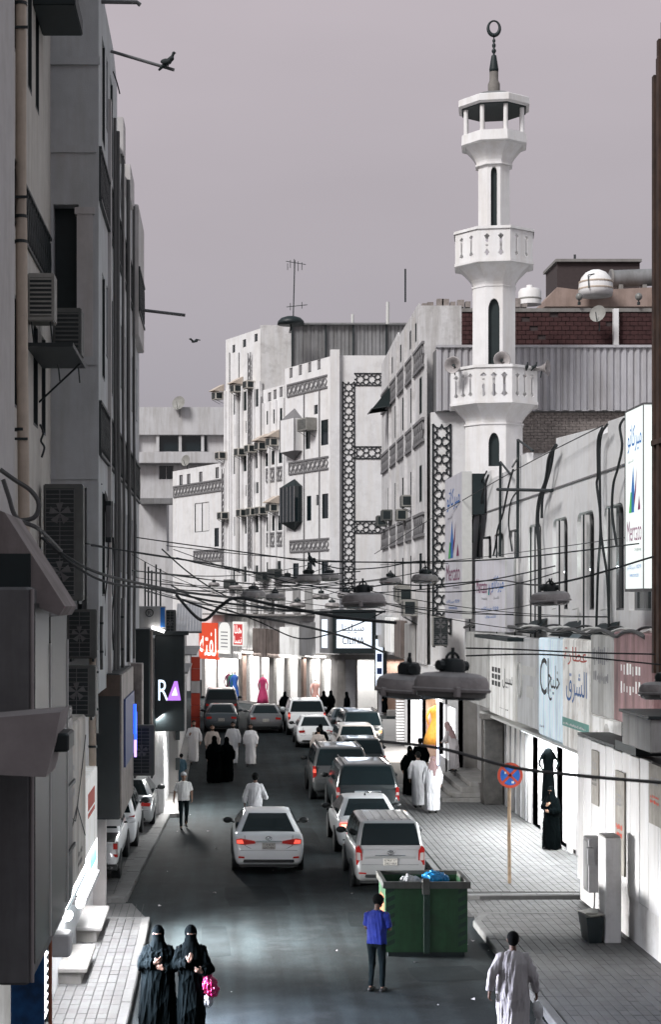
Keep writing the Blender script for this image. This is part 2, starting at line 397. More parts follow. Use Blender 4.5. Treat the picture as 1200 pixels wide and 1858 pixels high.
b = MB(); rg2 = random.Random(3)
for k in range(18):                                   # cracks and joints in the asphalt
    x, y = rg2.uniform(-1, 4.6), rg2.uniform(26, 70); a = rg2.choice((0, 0, 1.57)) + rg2.uniform(-.4, .4); pl_, pr_2 = [], []
    for q in range(9):
        w = rg2.uniform(.004, .012); dx, dy = math.sin(a), math.cos(a); pl_.append((x - dy * w, y + dx * w, .0035)); pr_2.append((x + dy * w, y - dx * w, .0035)); x += dx * .35; y += dy * .35; a += rg2.uniform(-.5, .5)
    b.loft([pl_, pr_2], False, False, closed=False)
fixn(b.build('asphalt_crack', 'asphalt_patch', road, kind='stuff'))
b = MB()
for (x, y, w, l, r_) in ((.2, 35.2, 1.3, 2.4, .05), (2.6, 33.0, .9, 1.6, -.04), (1.6, 44.5, 1.1, 3.0, .02), (3.4, 28.2, 1.2, 1.1, .1), (-.3, 30.2, .5, 2.8, .03)):
    c, s_ = math.cos(r_), math.sin(r_); pts = []
    for (u_, v_) in ((0, 0), (.5, -.03), (1, .02), (1.03, .5), (.98, 1), (.5, 1.03), (.01, .97), (-.03, .5)): pts.append((x + c * u_ * w - s_ * v_ * l, y + s_ * u_ * w + c * v_ * l, .0025))
    b.add(pts, [tuple(range(8))])
b.build('asphalt_repair', 'asphalt_patch', road, kind='stuff')
b = MB()
for k in range(42):
    sd_ = rg2.random(); x = rg2.uniform(4.5, 5.02) if sd_ < .45 else (rg2.uniform(-1.35, -.9) if sd_ < .7 else rg2.uniform(-1, 4.8)); y = rg2.uniform(25.5, 56); r_ = rg2.uniform(.015, .05); a = rg2.uniform(0, 6)
    b.add([(x + r_ * math.cos(a), y + r_ * math.sin(a), .006), (x + r_ * math.cos(a + 1.7), y + r_ * math.sin(a + 1.7), .012 + r_ * .5), (x + r_ * math.cos(a + 3.3), y + r_ * math.sin(a + 3.3), .006), (x + r_ * math.cos(a + 4.8), y + r_ * math.sin(a + 4.8), .01 + r_ * .3)], [(0, 1, 2), (0, 2, 3)])
b.build('litter', 'thobe_grey_shade', road, kind='stuff')
PV = {}
def paver_mesh(m, w, l):
    key = (m, w, l)
    if key not in PV:
        bm = MB(); g = .005; t = .010
        bm.loft([[(g, g, -.03), (w - g, g, -.03), (w - g, l - g, -.03), (g, l - g, -.03)], [(g, g, -t * .4), (w - g, g, -t * .4), (w - g, l - g, -t * .4), (g, l - g, -t * .4)],
                 [(g + t * .5, g + t * .5, 0), (w - g - t * .5, g + t * .5, 0), (w - g - t * .5, l - g - t * .5, 0), (g + t * .5, l - g - t * .5, 0)]], cap0=False)
        me = bpy.data.meshes.new('paver'); me.from_pydata(bm.v, [], bm.f); me.materials.append(MATS[m]); PV[key] = (me, bm)
    return PV[key]
def pave(parent, inside, x0, x1, y0, y1, z, w, l, near=0, mats=('paver', 'paver', 'paver_b'), key=lambda x, y: y):
    cells = []; j = 0; y = y0
    while y < y1 - l * .5:
        x = x0
        while x < x1:
            if x >= x0 - 1e-6 and x + w <= x1 + 1e-6 and inside(x + w / 2, y + l / 2): cells.append((x, y))
            x += w
        y += l; j += 1
    cells.sort(key=lambda c: key(*c)); og = org(parent)
    for x, y in cells[:near]:
        me, _ = paver_mesh(random.choice(mats), w, l)
        o = bpy.data.objects.new('paver', me); COL.objects.link(o); o.parent = parent
        o.location = Vector((x, y, z + random.uniform(-.003, .003))) - og; o.rotation_euler = (random.uniform(-.008, .008), random.uniform(-.008, .008), 0)
    for mi, m in enumerate(dict.fromkeys(mats)):
        bm = MB(); base = paver_mesh(m, w, l)[1]
        for i, (x, y) in enumerate(cells[near:]):
            if (hash((round(x * 7), round(y * 5))) % len(dict.fromkeys(mats))) != mi: continue
            dz = random.uniform(-.003, .003); bm.add([(v[0] + x, v[1] + y, v[2] + z + dz) for v in base.v], base.f)
        if bm.v: bm.build('paver_field', m, parent, kind='stuff')
def kerb_run(parent, pts, z, w=.16, step=.9, side=1):
    for (xa, ya), (xb, yb) in zip(pts[:-1], pts[1:]):
        a, c = Vector((xa, ya, 0)), Vector((xb, yb, 0)); L = (c - a).length; n = max(1, round(L / step)); d = (c - a) / L; nn = Vector((d.y, -d.x, 0)) * side
        for i in range(n):
            p = a + d * (L * i / n + .006); q = a + d * (L * (i + 1) / n - .006); t = .02; h = z + random.uniform(-.004, .006); jj = nn * random.uniform(-.006, .006)
            r0 = [p + jj, q + jj, q + nn * w + jj, p + nn * w + jj]
            r = [[v + Vector((0, 0, -.05)) for v in r0], [v + Vector((0, 0, h - t)) for v in r0],
                 [p + nn * t + jj + Vector((0, 0, h)), q + nn * t + jj + Vector((0, 0, h)), q + nn * w + jj + Vector((0, 0, h)), p + nn * w + jj + Vector((0, 0, h))]]
            fixn(MB().loft(r).build('kerb_stone', 'kerb', parent))
def slab(name, poly, z, m='paver_bed'):
    return structure(fixn(MB().prism(poly, (0, 0, -.04), (1, 0, 0), (0, 1, 0), (0, 0, z + .04)).build(name, m)))

# right pavement: near part, dropped crossing, long part under the shops
pr = slab('pavement_right_near', [(5.12, -12), (9.4, -12), (9.4, 33.8), (5.2, 33.8)], .105)
pave(pr, lambda x, y: True, 5.22, 7.9, 24.5, 33.7, .125, .16, .30, near=300, key=lambda x, y: y + (0 if x < 7.4 else 9))
kerb_run(pr, [(5.05, 22), (5.05, 33.0), (5.35, 33.85), (8.6, 33.95)], .128, side=1)
pc = slab('pavement_crossing', [(5.1, 33.97), (9.4, 34.2), (9.4, 36.0), (5.1, 35.75)], .012)
pave(pc, lambda x, y: y > 34.12 and y < 35.7, 5.2, 8.0, 34.05, 35.9, .03, .16, .30)
pf = slab('pavement_right_far', [(5.1, 35.8), (9.4, 36.05), (9.4, 66), (5.2, 66)], .105)
pave(pf, lambda x, y: True, 5.26, 8.98, 36.3, 58.0, .125, .16, .30)
kerb_run(pf, [(9.3, 36.0), (6.9, 35.95), (5.35, 35.8), (5.05, 36.4), (5.05, 62)], .128, side=1)
plz = slab('plaza_pale_lit', [(5.9, 66), (16, 66), (16, 92), (6.4, 92)], .02, 'paver_pale')  # shop light on this ground is put into the pale pavers
# left pavement near, ramp, parking bay, far left pavement
pl = slab('pavement_left_near', [(-2.75, 14), (-1.55, 14), (-1.55, 33.3), (-2.75, 33.3)], .105)
pave(pl, lambda x, y: True, -2.7, -1.56, 22.5, 33.25, .125, .16, .30, near=200)
kerb_run(pl, [(-1.40, 20), (-1.42, 33.35), (-2.7, 33.4)], .128, side=-1)
rm = slab('pavement_ramp', [(-4.5, 33.5), (-1.45, 33.5), (-1.9, 35.5), (-4.5, 35.5)], .012, 'paver')
b = MB()
for k in range(8): b.box(-2.7 + k * .15, -2.69 + k * .15, 33.55, 35.4, .005, .016)
b.build('paving_joint', 'paver_bed', rm)
bay = slab('parking_bay', [(-5.2, 35.6), (-2.05, 35.6), (-1.58, 49.6), (-5.2, 49.6)], .10, 'paver')
kerb_run(bay, [(-2.45, 35.55), (-2.02, 35.75), (-1.52, 49.8)], .13, w=.3, step=1.1, side=-1)
b = MB()
for k in range(12): b.box(-4.6, -1.9, 36.6 + k * 1.1, 36.615 + k * 1.1, .098, .104)
for k in range(3): b.box(-2.35 - k * .5, -2.335 - k * .5, 36, 49, .098, .104)
b.build('paving_joint', 'paver_bed', bay)
p3 = slab('pavement_left_far', [(-1.75, 49.8), (-1.32, 49.8), (-1.32, 80), (-1.75, 80)], .12, 'paver_pale')
kerb_run(p3, [(-1.22, 49.8), (-1.22, 78)], .13, side=-1)

# ================================================================== helpers for buildings
Z = Vector((0, 0, 1))
def arch(a0, a1, z0, z1, r, n=5):                     # opening with rounded upper corners
    pts = [(a0, z0), (a1, z0)]
    for k in range(n + 1): t = k / n * math.pi / 2; pts.append((a1 - r + r * math.cos(t), z1 - r + r * math.sin(t)))
    for k in range(n + 1): t = math.pi / 2 + k / n * math.pi / 2; pts.append((a0 + r + r * math.cos(t), z1 - r + r * math.sin(t)))
    return pts
def pointed(a0, a1, z0, z1, n=5):                     # pointed arch
    w = a1 - a0; zs = z1 - w * .95; pts = [(a0, z0), (a1, z0)]
    for k in range(n + 1): t = k / n; pts.append((a1 - w * .5 * t ** 1.6, zs + (z1 - zs) * math.sin(t * math.pi / 2)))
    for k in range(1, n + 1): t = 1 - k / n; pts.append((a0 + w * .5 * t ** 1.6, zs + (z1 - zs) * math.sin(t * math.pi / 2)))
    return pts
def facade(parent, o, u, L, z0, z1, wins, m, depth=.22, pane='glass_dark', frame='grey_metal', name='wall', outline=None):
    """wall sheet with real openings. wins: (a0,a1,z0,z1) or polygon lists, or dicts with keys a,z,pane,arch,bars"""
    o, u = Vector(o), Vector(u).normalized(); nrm = u.cross(Z); holes = []; recs = []
    for w in wins:
        d = w if isinstance(w, dict) else {'r': w}
        a0, a1, b0, b1 = d['r']
        h = [(a0, b0), (a1, b0), (a1, b1), (a0, b1)] if not d.get('arch') else (arch(a0, a1, b0, b1, d['arch']) if d['arch'] != 'p' else pointed(a0, a1, b0, b1))
        holes.append(h); recs.append((d, h))
    outer = outline or [(0, z0), (L, z0), (L, z1), (0, z1)]
    wl = MB().holed(o, u, Z, -nrm * depth, outer, holes).build(name, m, parent)
    for d, h in recs:
        a0, a1, b0, b1 = d['r']; dp = d.get('depth', depth)
        pm = d.get('pane', pane)
        if pm is None: continue
        q = o - nrm * (depth - .012)
        c = [(q + u * p[0] + Z * p[1]) for p in h]
        fb = MB(); t = .045
        n2 = nrm * .05
        bl = [(a0, a0 + t, b0, b1), (a1 - t, a1, b0, b1), (a0 + t, a1 - t, b0, b0 + t)]
        if a1 - a0 > .9: bl.append(((a0 + a1) / 2 - .02, (a0 + a1) / 2 + .02, b0 + t, b1 - t))
        if a1 - a0 < .5: bl = bl[2:]
        for (x0, x1, y0, y1) in bl:
            fb.prism([(x0, y0), (x1, y0), (x1, y1), (x0, y1)], q + nrm * .002, u, Z, n2)
        wo = fixn(fb.build('window', d.get('frame', frame), parent))
        MB().add(c, [tuple(range(len(c)))]).build('pane', pm, wo)
    return wl
def bars(mb, o, u, v, segs, w, proud):
    o, u, v = Vector(o), Vector(u), Vector(v); n = u.cross(v)
    for (x0, y0), (x1, y1) in segs:
        p = o + u * x0 + v * y0; q = o + u * x1 + v * y1; d = (q - p); L = d.length
        if L < 1e-6: continue
        d /= L; s = n.cross(d); mb.obox((p + q) / 2 + n * proud * .5, d, s, n, L / 2, w / 2, proud / 2)
def star_band(parent, o, u, v, cells, c, m, w=None, proud=.05, backing=None, name='lattice'):
    """chain of eight-pointed stars: cells along u, height c along v"""
    w = w or c * .085; mb = MB(); R1 = c * .43; R2 = c * .27
    for k in range(cells):
        cx, cy = c * (k + .5), c * .5; pts = []
        for i in range(16):
            a = math.pi * i / 8; r = R1 if i % 2 == 0 else R2
            pts.append((cx + r * math.cos(a), cy + r * math.sin(a)))
        segs = [(pts[i], pts[(i + 1) % 16]) for i in range(16)]
        for sx_ in (-1, 1):
            for sy_ in (-1, 1):
                q = (cx + sx_ * R1 * .707, cy + sy_ * R1 * .707); e = (cx + sx_ * c * .5, cy + sy_ * c * .5); segs.append((q, e))
        segs += [((cx - R1, cy), (cx - c * .5, cy)), ((cx + R1, cy), (cx + c * .5, cy))]
        bars(mb, o, u, v, segs, w, proud)
    bars(mb, o, u, v, [((0, 0), (cells * c, 0)), ((0, c), (cells * c, c))], w * 1.3, proud)
    return mb.build(name, m, parent)
def grid_band(parent, o, u, L, h, m='lattice_grey', cell=None, proud=.03, w=.035, name='lattice', back=None):
    o, u = Vector(o), Vector(u).normalized(); cell = cell or h * .62; n = max(1, round(L / cell)); cc = L / n; mb = MB(); segs = []
    for k in range(n):
        x0, x1, xm = cc * k, cc * (k + 1), cc * (k + .5)
        segs += [((x0 + cc * .12, h * .5), (xm, h * .12)), ((xm, h * .12), (x1 - cc * .12, h * .5)), ((x1 - cc * .12, h * .5), (xm, h * .88)), ((xm, h * .88), (x0 + cc * .12, h * .5)), ((x0, 0), (x0, h))]
    bars(mb, o, u, Z, segs, w, proud); bars(mb, o, u, Z, [((0, .02), (L, .02)), ((0, h - .02), (L, h - .02))], w * 1.6, proud * 1.3)
    return mb.build(name, m, parent)
# ================================================================== air conditioners
def window_ac(c, u, w, h, d, label, hood=None, dark=False, group=None):
    """c: centre of the wall side bottom edge; u: along the wall; stands out along n"""
    c, u = Vector(c), Vector(u).normalized(); n = u.cross(Z)
    o = empty('air_conditioner', c, label, 'air conditioner', group)
    m = 'ac_dark' if dark else ('ac_cream' if 'white building' in label else 'ac_white')
    b = MB(); b.obox(c + n * d * .5 + Z * h * .5, u, n, Z, w / 2, d / 2, h / 2); b.build('casing', m, o, bevel=min(.02, h * .05))
    g = MB(); k = 9
    g.obox(c + n * (d + .004) + Z * h * .5, u, n, Z, w * .40, .004, h * .40); g.build('grille_panel', 'black_metal', o)
    g = MB()
    for i in range(k): g.obox(c + n * (d + .014) + Z * (h * .13 + h * .74 * i / (k - 1)), u, n, Z, w * .40, .005, h * .018)
    g.build('grille', 'ac_dark' if m == 'ac_cream' else m, o)
    g = MB()
    for s in (-1, 1): g.tube([c + u * s * w * .35 + n * (d * .9), c + u * s * w * .35 + n * d * .9 - Z * .02, c + u * s * w * .35 - Z * h * .5], .015, 5)
    g.build('bracket', 'black_metal', o)
    if 'building' in label:
        g = MB(); g.obox(c + u * (w / 2 + .004) + n * d * .55 + Z * h * .5, n, u, Z, d * .34, .004, h * .36); g.build('side_louvre', 'black_metal', o)
    if hood:
        p = c + Z * h; q = MB(); e = w * .62
        a = [p - u * e + Z * h * .95, p + u * e + Z * h * .95]; bb = [p - u * e + n * (d * 1.25) + Z * .06, p + u * e + n * (d * 1.25) + Z * .06]
        q.add([a[0], a[1], bb[1], bb[0], a[0] + Z * .04, a[1] + Z * .04, bb[1] + Z * .04, bb[0] + Z * .04, p - u * e, p + u * e],
              [(0, 3, 2, 1), (4, 5, 6, 7), (0, 1, 5, 4), (1, 2, 6, 5), (2, 3, 7, 6), (3, 0, 4, 7), (8, 0, 3), (9, 2, 1)])
        fixn(q.build('hood', hood, o))
    return o
def condenser(x0, x1, y0, y1, z0, z1, face, label, fans=1, grid=True, m='ac_white'):
    """outdoor unit. face '-Y' or '-X' carries the fan grille"""
    o = empty('condenser_unit', ((x0 + x1) / 2, (y0 + y1) / 2, z0), label, 'air conditioner')
    MB().box(x0, x1, y0, y1, z0, z1).build('casing', m, o, bevel=.02)
    if face == '-Y':
        u, n, og, w = Vector((1, 0, 0)), Vector((0, -1, 0)), Vector((x0, y0, z0)), x1 - x0
    else:
        u, n, og, w = Vector((0, -1, 0)), Vector((-1, 0, 0)), Vector((x0, y1, z0)), y1 - y0
    h = z1 - z0; aw = w * .72 if grid else w * .9
    b = MB(); b.obox(og + u * (w * .06 + aw / 2) + Z * h * .5 + n * .004, u, n, Z, aw / 2, .004, h * .46); b.build('grille_panel', 'black_metal', o)
    b = MB(); nv, nh = 3, max(6, int(h / .09))
    for i in range(nh + 1): b.obox(og + u * (w * .06 + aw / 2) + Z * (h * .05 + h * .9 * i / nh) + n * .016, u, n, Z, aw / 2, .004, .006)
    for i in range(nv): b.obox(og + u * (w * .06 + aw * i / (nv - 1)) + Z * h * .5 + n * .018, u, n, Z, .006, .004, h * .45)
    b.build('grille', 'grey_metal', o)
    for k in range(fans):
        cz = h * (k + .5) / fans; cc = og + u * (w * .06 + aw / 2) + Z * cz + n * .009; r = min(aw, h / fans) * .4
        b = MB()
        for q in range(5):
            a = q * 2 * math.pi / 5; d = u * math.cos(a) + Z * math.sin(a); e = u * math.cos(a + .7) + Z * math.sin(a + .7)
            b.add([cc, cc + d * r, cc + e * r * .95], [(0, 1, 2)])
        b.build('fan', 'grey_metal', o)
    b = MB()
    for s in (.12, .88): b.obox(og + u * w * s - n * .25 - Z * .03, u, n, Z, .02, .3, .028)
    b.build('bracket', 'black_metal', o)
    return o

# ================================================================== left side of the street
# building beside the camera: only its far edge shows at the frame's edge
LN = empty('near_building', (-3.2, 25, 0), 'pale plaster building edge along the far left of the picture', 'building')
MB().box(-12, -3.21, -16, 25.75, 0, 21).build('wall', 'wall_pale', LN)
# building with the beige drainpipe
LP = empty('pipe_building', (-3.3, 29, 0), 'beige plastered building behind the beige drainpipe on the left', 'building')
def yx(px): return 3000 * 3.3 / (400 - px)
wins = [dict(r=(yx(50) - 25.8, yx(57) - 25.8, 15.3, 18.3)), dict(r=(yx(64) - 25.8, yx(70) - 25.8, 15.3, 18.3)),
        dict(r=(yx(60) - 25.8, yx(68) - 25.8, 9.6, 11.4)), dict(r=(yx(75) - 25.8, yx(82) - 25.8, 9.6, 11.4)), dict(r=(.55, 1.15, 15.3, 18.3)), dict(r=(.55, 1.15, 9.6, 11.4))]
facade(LP, (-3.3, 25.8, 0), (0, 1, 0), 6.3, 0, 21, wins, 'wall_beige', depth=.06, frame='black_metal')
MB().box(-10, -3.40, 25.8, 32.1, 0, 21).build('core', 'wall_beige', LP)
grid_band(LP, (-3.3, 25.9, 12.5), (0, 1, 0), 6.1, 1.0, 'black_metal', cell=.32, w=.03)
grid_band(LP, (-3.3, 25.9, 18.9), (0, 1, 0), 6.1, .7, 'black_metal', cell=.32, w=.03)
dp = empty('drainpipe', (-3.16, 26.4, 0), 'thick beige drainpipe running down the left building', 'pipe')
b = MB(); b.tube([(-3.19, 26.4, 20.5), (-3.19, 26.4, 12.6)], .088, 14); b.tube([(-3.185, 26.4, 12.6), (-3.17, 26.4, 10.2), (-3.12, 26.4, 6.0)], .094, 14); b.build('pipe', 'pipe_beige', dp, auto=40)
b = MB()
for z in (16.0, 12.6, 12.2, 9.2): b.tube([(-3.19, 26.4, z), (-3.19, 26.4, z + .05)], .104, 14)
for z in (15.6, 12.9, 9.05): b.box(-3.33, -3.07, 26.29, 26.32, z, z + .04)
b.build('clamp', 'black_metal', dp)
# dark canopy at the very top
o = empty('roof_canopy', (-3.0, 29.5, 17.9), 'dark metal canopy jutting out at the top left corner', 'canopy')
MB().box(-3.3, -2.55, 29.0, 30.6, 16.95, 17.25).build('slab', 'dark_teal', o, bevel=.02)
MB().box(-3.3, -2.62, 29.1, 30.5, 17.25, 17.6).build('upstand', 'dark_teal', o)

# building with balconies
X2 = -2.38
L2 = empty('balcony_building', (-3, 33, 0), 'tall grey building with stacked balconies on the left', 'building')
f0 = 32.1
facade(L2, (-3.3, f0, 0), (1, 0, 0), .93, 4.7, 18.6, [dict(r=(.05, .54, 11.25, 14.2), pane=None), dict(r=(.50, .70, 5.6, 8.7), pane=None)], 'wall_grey', depth=.35)
b = MB(); b.box(-3.3, -2.42, f0 - .04, f0 + .0, 15.2, 15.34); b.box(-3.3, -2.34, f0 - .06, f0, 16.9, 17.05); b.box(-3.3, -2.40, f0 - .05, f0, 11.08, 11.24); b.box(-3.3, -2.38, f0 - .03, f0, 8.86, 8.96); b.build('moulding', 'wall_grey', L2)
b = MB(); b.box(-2.79, -2.48, f0 - .05, f0 + .18, 11.24, 14.0); b.box(-2.83, -2.44, f0 - .07, f0 + .2, 14.0, 14.13); b.build('column', 'wall_pale', L2)
b = MB(); b.box(-3.3, X2 - .35, f0 + .36, f0 + .4, 4.7, 18.6); b.build('loggia_back', 'dark_teal', L2)
# side wall along the street
yy = lambda px: 3000 * 2.38 / (400 - px)
sw = []
for a in range(6):
    y0 = 33.2 + a * 2.45
    for zz in (11.0, 15.75, 6.6):
        sw.append(dict(r=(y0 - f0, y0 + .75 - f0, zz, zz + 2.1)))
        sw.append(dict(r=(y0 + 1.2 - f0, y0 + 1.65 - f0, zz + .6, zz + 2.1)))
outl = [(0, 4.7), (16.2, 4.7), (16.2, 17.35), (9.5, 17.35), (9.5, 17.1), (5.9, 17.1), (5.9, 18.35), (4.6, 18.75), (0, 18.75)]
facade(L2, (X2, f0 + .02, 0), (0, 1, 0), 16.2, 4.7, 18.2, [w for w in sw if w['r'][3] < 17.0 or w['r'][1] < 4.4], 'wall_grey', depth=.06, frame='black_metal', outline=outl)
MB().box(-9, X2 - .09, f0 + .42, 48.3, 4.7, 17.0).build('core', 'wall_grey', L2)
for zz in (14.3, 9.35):
    grid_band(L2, (X2, f0 + .1, zz), (0, 1, 0), 15.9, 1.05, 'black_metal', cell=.34, w=.035, proud=.05)
b = MB()
for y in (34.9, 37.3, 39.8, 42.3, 44.7): b.box(X2 - .02, X2 + .07, y, y + .22, 4.7, 17.1)
b.build('pilaster', 'wall_pale', L2)
b = MB(); b.box(X2 - .1, -2.20, 44.3, 47.6, 13.65, 17.15); b.build('balcony', 'wall_pale', L2, bevel=.02)
grid_band(L2, (-2.20, 44.4, 14.3), (0, 1, 0), 3.1, 1.2, 'black_metal', cell=.36, w=.035)
b = MB(); b.box(X2 - .1, -2.26, 38.4, 39.3, 16.9, 17.75); b.box(X2 - .1, -2.25, 41.2, 42.6, 16.6, 17.4); b.box(X2, -2.29, 43.2, 43.9, 16.9, 17.6); b.build('parapet_block', 'wall_pale', L2)
b = MB()
for y, r in ((35.6, .035), (36.6, .05), (38.6, .03), (40.8, .05), (43.5, .035)):
    b.tube([(X2 + .1, y, 16.9), (X2 + .1, y, 11), (X2 + .13, y + .05, 8.5), (X2 + .1, y, 5)], r, 7)
b.build('pipe', 'cable_grey', L2)
# set back ground floor behind the parked cars and the near shop block
G2 = empty('setback_shopfront', (-4.6, 42, 0), 'recessed ground floor wall behind the parked white cars', 'building')
MB().box(-9, -5.0, 35.9, 49.6, 0, 4.69).build('wall', 'wall_white_worn', G2)
MB().box(-24, -9.1, 30, 88, 0, 17.5).build('unseen_shade_block', 'wall_pale', G2)  # unseen block added to keep sun off the far road
MB().box(-9, -2.7, 32.1, 35.0, 0, 4.69).build('shop_block', 'wall_white_worn', G2)
MB().box(-9, -2.7, 15, 32.0, 0, 4.3).build('shop_row', 'wall_grey', G2)
MB().box(-5, X2 - .05, 35.0, 49.0, 4.4, 4.68).build('soffit', 'wall_grey', G2)
for y in (35.2, 48.6): MB().box(-2.75, -2.45, y, y + .35, 0, 4.4).build('column', 'wall_pale', G2)

# ================================================================== shop interiors
mat('shop_white', (.80, .80, .80), .7, var=.04)
mat('shop_floor', (.45, .44, .43), .4, var=.1)
mat('shop_frame', (.62, .62, .62), .4, var=.05)
mat('shutter_grey', (.36, .36, .37), .5, metal=.3, var=.12, scale=5)
emis('tube_white', (1, .98, .96), 9.0)
emis('tube_cool', (.86, .93, 1), 9.0)
emis('tube_blue', (.5, .6, 1), 6.0)
def shop_room(parent, o, u, L, h, depth, z0=.14, wall='shop_white'):
    """open lit room behind an opening of length L along u, starting at o"""
    o, u = Vector(o), Vector(u).normalized(); n = -u.cross(Z)
    a = o + Z * z0; b = MB()
    q = [a, a + u * L, a + u * L + n * depth, a + n * depth]
    t = [p + Z * h for p in q]
    b.add(q + t, [(3, 2, 6, 7), (0, 3, 7, 4), (2, 1, 5, 6), (4, 7, 6, 5)]); r = b.build('shop_interior', wall, parent)
    MB().add(q, [(0, 1, 2, 3)]).build('shop_floor', 'shop_floor', parent)
    return r
def shop_light(parent, c, u, L, power, col, n, drop=0.05, w=.5):
    c = Vector(c); u = Vector(u).normalized()
    o = area(parent, c - Z * drop, (0, 0, -1), w, L, power, col, name='shop_ceiling_light')
    o.rotation_euler = (0, 0, math.atan2(u.y, u.x) - math.pi / 2)
    return o
def tube_lamp(parent, p, q, m='tube_white', r=.025, name='lamp_tube'):
    return MB().tube([p, q], r, 8).build(name, m, parent)
GARM = {}
def garment(c, h, w, d, m, label, top=True, rot=0., cat='dress'):
    """dress on a stand: fitted bodice, flared skirt"""
    o = empty('display_dress', c, label, cat, rz=rot)
    prof = [(.50, .02), (.47, .18), (.36, .40), (.22, .60), (.25, .70), (.30, .82), (.27, .90), (.10, .96)]
    b = MB(); rings = []
    for r, z in prof:
        ring = []
        for k in range(28):
            a = 2 * math.pi * k / 28; f = 1 + (.10 * math.sin(7 * a) + .05 * math.sin(11 * a + 1)) * max(0, (.6 - z) / .6)
            ring.append((r * w * f * math.cos(a), r * d * f * math.sin(a), z * h))
        rings.append(ring)
    b.loft(rings).build('dress', m, o, smooth=True, local=True)
    b = MB(); b.ell((0, 0, h * 1.02), .07, .08, .11, 10, 7); b.tube([(0, 0, h * .93), (0, 0, h * 1.0)], .04, 8); b.build('mannequin_head', 'thobe_beige', o, smooth=True, local=True)
    for s in (-1, 1): MB().tube([(s * w * .28, 0, h * .88), (s * w * .42, .02, h * .68), (s * w * .36, -.05, h * .5)], [.05, .042, .03], 8).build('sleeve', m, o, smooth=True, local=True)
    return o

# ------------------------------------------------------------------ low shop building on the left
L3 = empty('low_shop_building', (-3, 60, 0), 'low shop building with pale doors beyond the dark hanging sign', 'building')
MB().box(-9, -1.9, 50.0, 86, 0, 5.4).build('core', 'wall_white_worn', L3)
hl = [(k * 2.55 + .35, k * 2.55 + 2.35, .16, 2.85) for k in range(13)]
facade(L3, (-1.72, 50.0, 0), (0, 1, 0), 34, 0, 5.4, [dict(r=r, pane=None) for r in hl], 'wall_white_worn', depth=.17)
for k, r in enumerate(hl):
    ya, yb = 50 + r[0], 50 + r[1]
    b = MB()
    for q in range(5): y = ya + (yb - ya) * q / 4; b.box(-1.80, -1.72, y - .04, y + .04, .16, 2.85)
    b.box(-1.80, -1.73, ya, yb, 2.2, 2.3); b.box(-1.80, -1.73, ya, yb, 1.0, 1.06)
    b.build('door_frame', 'white_paint', L3)
    MB().add([(-1.85, ya, .16), (-1.85, yb, .16), (-1.85, yb, 2.85), (-1.85, ya, 2.85)], [(0, 1, 2, 3)]).build('door_panel', ('shop_white', 'shutter_grey', 'shop_white')[k % 3], L3)
b = MB(); b.box(-2.2, -1.0, 50.6, 58, 4.3, 4.36); b.box(-2.2, -.9, 62, 74, 4.5, 4.56); b.build('awning', 'sheet_dark', L3)
# pale stone pier and wall lantern beside the doors
pr_ = empty('door_pier', (-1.6, 54, 0), 'pale stone pier beside the low shop doors behind the capped walker', 'pillar')
MB().cbox(-1.75, -1.42, 55.2, 56.0, .12, 3.3, .02).build('shaft', 'paver_pale', pr_)
MB().box(-1.50, -1.36, 55.1, 55.2, 1.9, 2.3).build('lantern', 'black_metal', pr_)
MB().box(-1.50, -1.36, 55.1, 55.2, .9, 1.3).build('letter_box', 'black_metal', pr_)
for k, (y0, y1, m, s) in enumerate(((58.5, 63, 'print_maroon', 0), (64, 69, 'white_paint', 0), (70.5, 75, 'shutter_grey', 0))):
    o = empty('fascia_sign', (-1.6, (y0 + y1) / 2, 3.1), ('maroon shop fascia on the left, nearest to the dark hanging sign', 'white shop fascia on the left, between maroon and grey fascias', 'grey shop fascia on the left, farthest up the street')[k], 'sign')
    MB().cbox(-1.72, -1.5, y0, y1, 3.1, 4.2, .02).build('panel', m, o)
# red and white banded column of a shop far up the left side
o = empty('banded_column', (-.95, 85, 0), 'red and white banded column beside the far shops on the left', 'pillar')
for k in range(6): MB().cbox(-1.5, -1.05, 84.4, 84.85, k * .62 + .02, k * .62 + .62, .01).build('band', ('print_red', 'wall_white_worn')[1 if k in (3,) else 0], o)

# ------------------------------------------------------------------ far building beyond the bend
FB = empty('far_flat_roof_building', (-3, 140, 0), 'grey flat roofed building far behind with dark upper gallery', 'building')
yb_ = 140.0; xa, xb = P(243, 0, yb_).x, P(430, 0, yb_).x; zz = lambda py: ZY(py, yb_)
def fx(px): return P(px, 0, yb_).x - xa
facade(FB, (xa, yb_, 0), (1, 0, 0), xb - xa, 0, zz(790), [dict(r=(fx(288), fx(315), zz(870), zz(845)), frame='far_wall'), dict(r=(fx(318), fx(352), zz(975), zz(945)), frame='far_wall')], 'far_wall', depth=.3)
MB().box(xa, xb, yb_ + .32, yb_ + 14, 0, zz(742)).build('core', 'far_wall', FB)
MB().box(xa - .2, xb, yb_ - .6, yb_ + .3, zz(790), zz(740)).build('roof_parapet', 'far_wall', FB)
b = MB()
for k in range(5): x = xa + (xb - xa) * k / 4.6; b.box(x, x + .25, yb_ - .45, yb_ - .25, zz(820), zz(790))
b.build('gallery_post', 'far_wall', FB)
MB().box(xa + 2.0, xa + 6.2, yb_ - .02, yb_ + .02, zz(819), zz(791)).build('gallery_opening', 'glass_dark', FB)
MB().box(xa - .3, xb, yb_ - 1.0, yb_ - .1, zz(842), zz(822)).build('balcony', 'far_wall', FB, bevel=.03)
fl = empty('far_blue_grey_annex', (-4, 124, 0), 'blue grey annex wall far behind left of the white building', 'building')
MB().box(P(200, 0, 124).x, P(302, 0, 124).x, 124, 130, 0, ZY(905, 124)).build('wall', 'far_wall', fl)
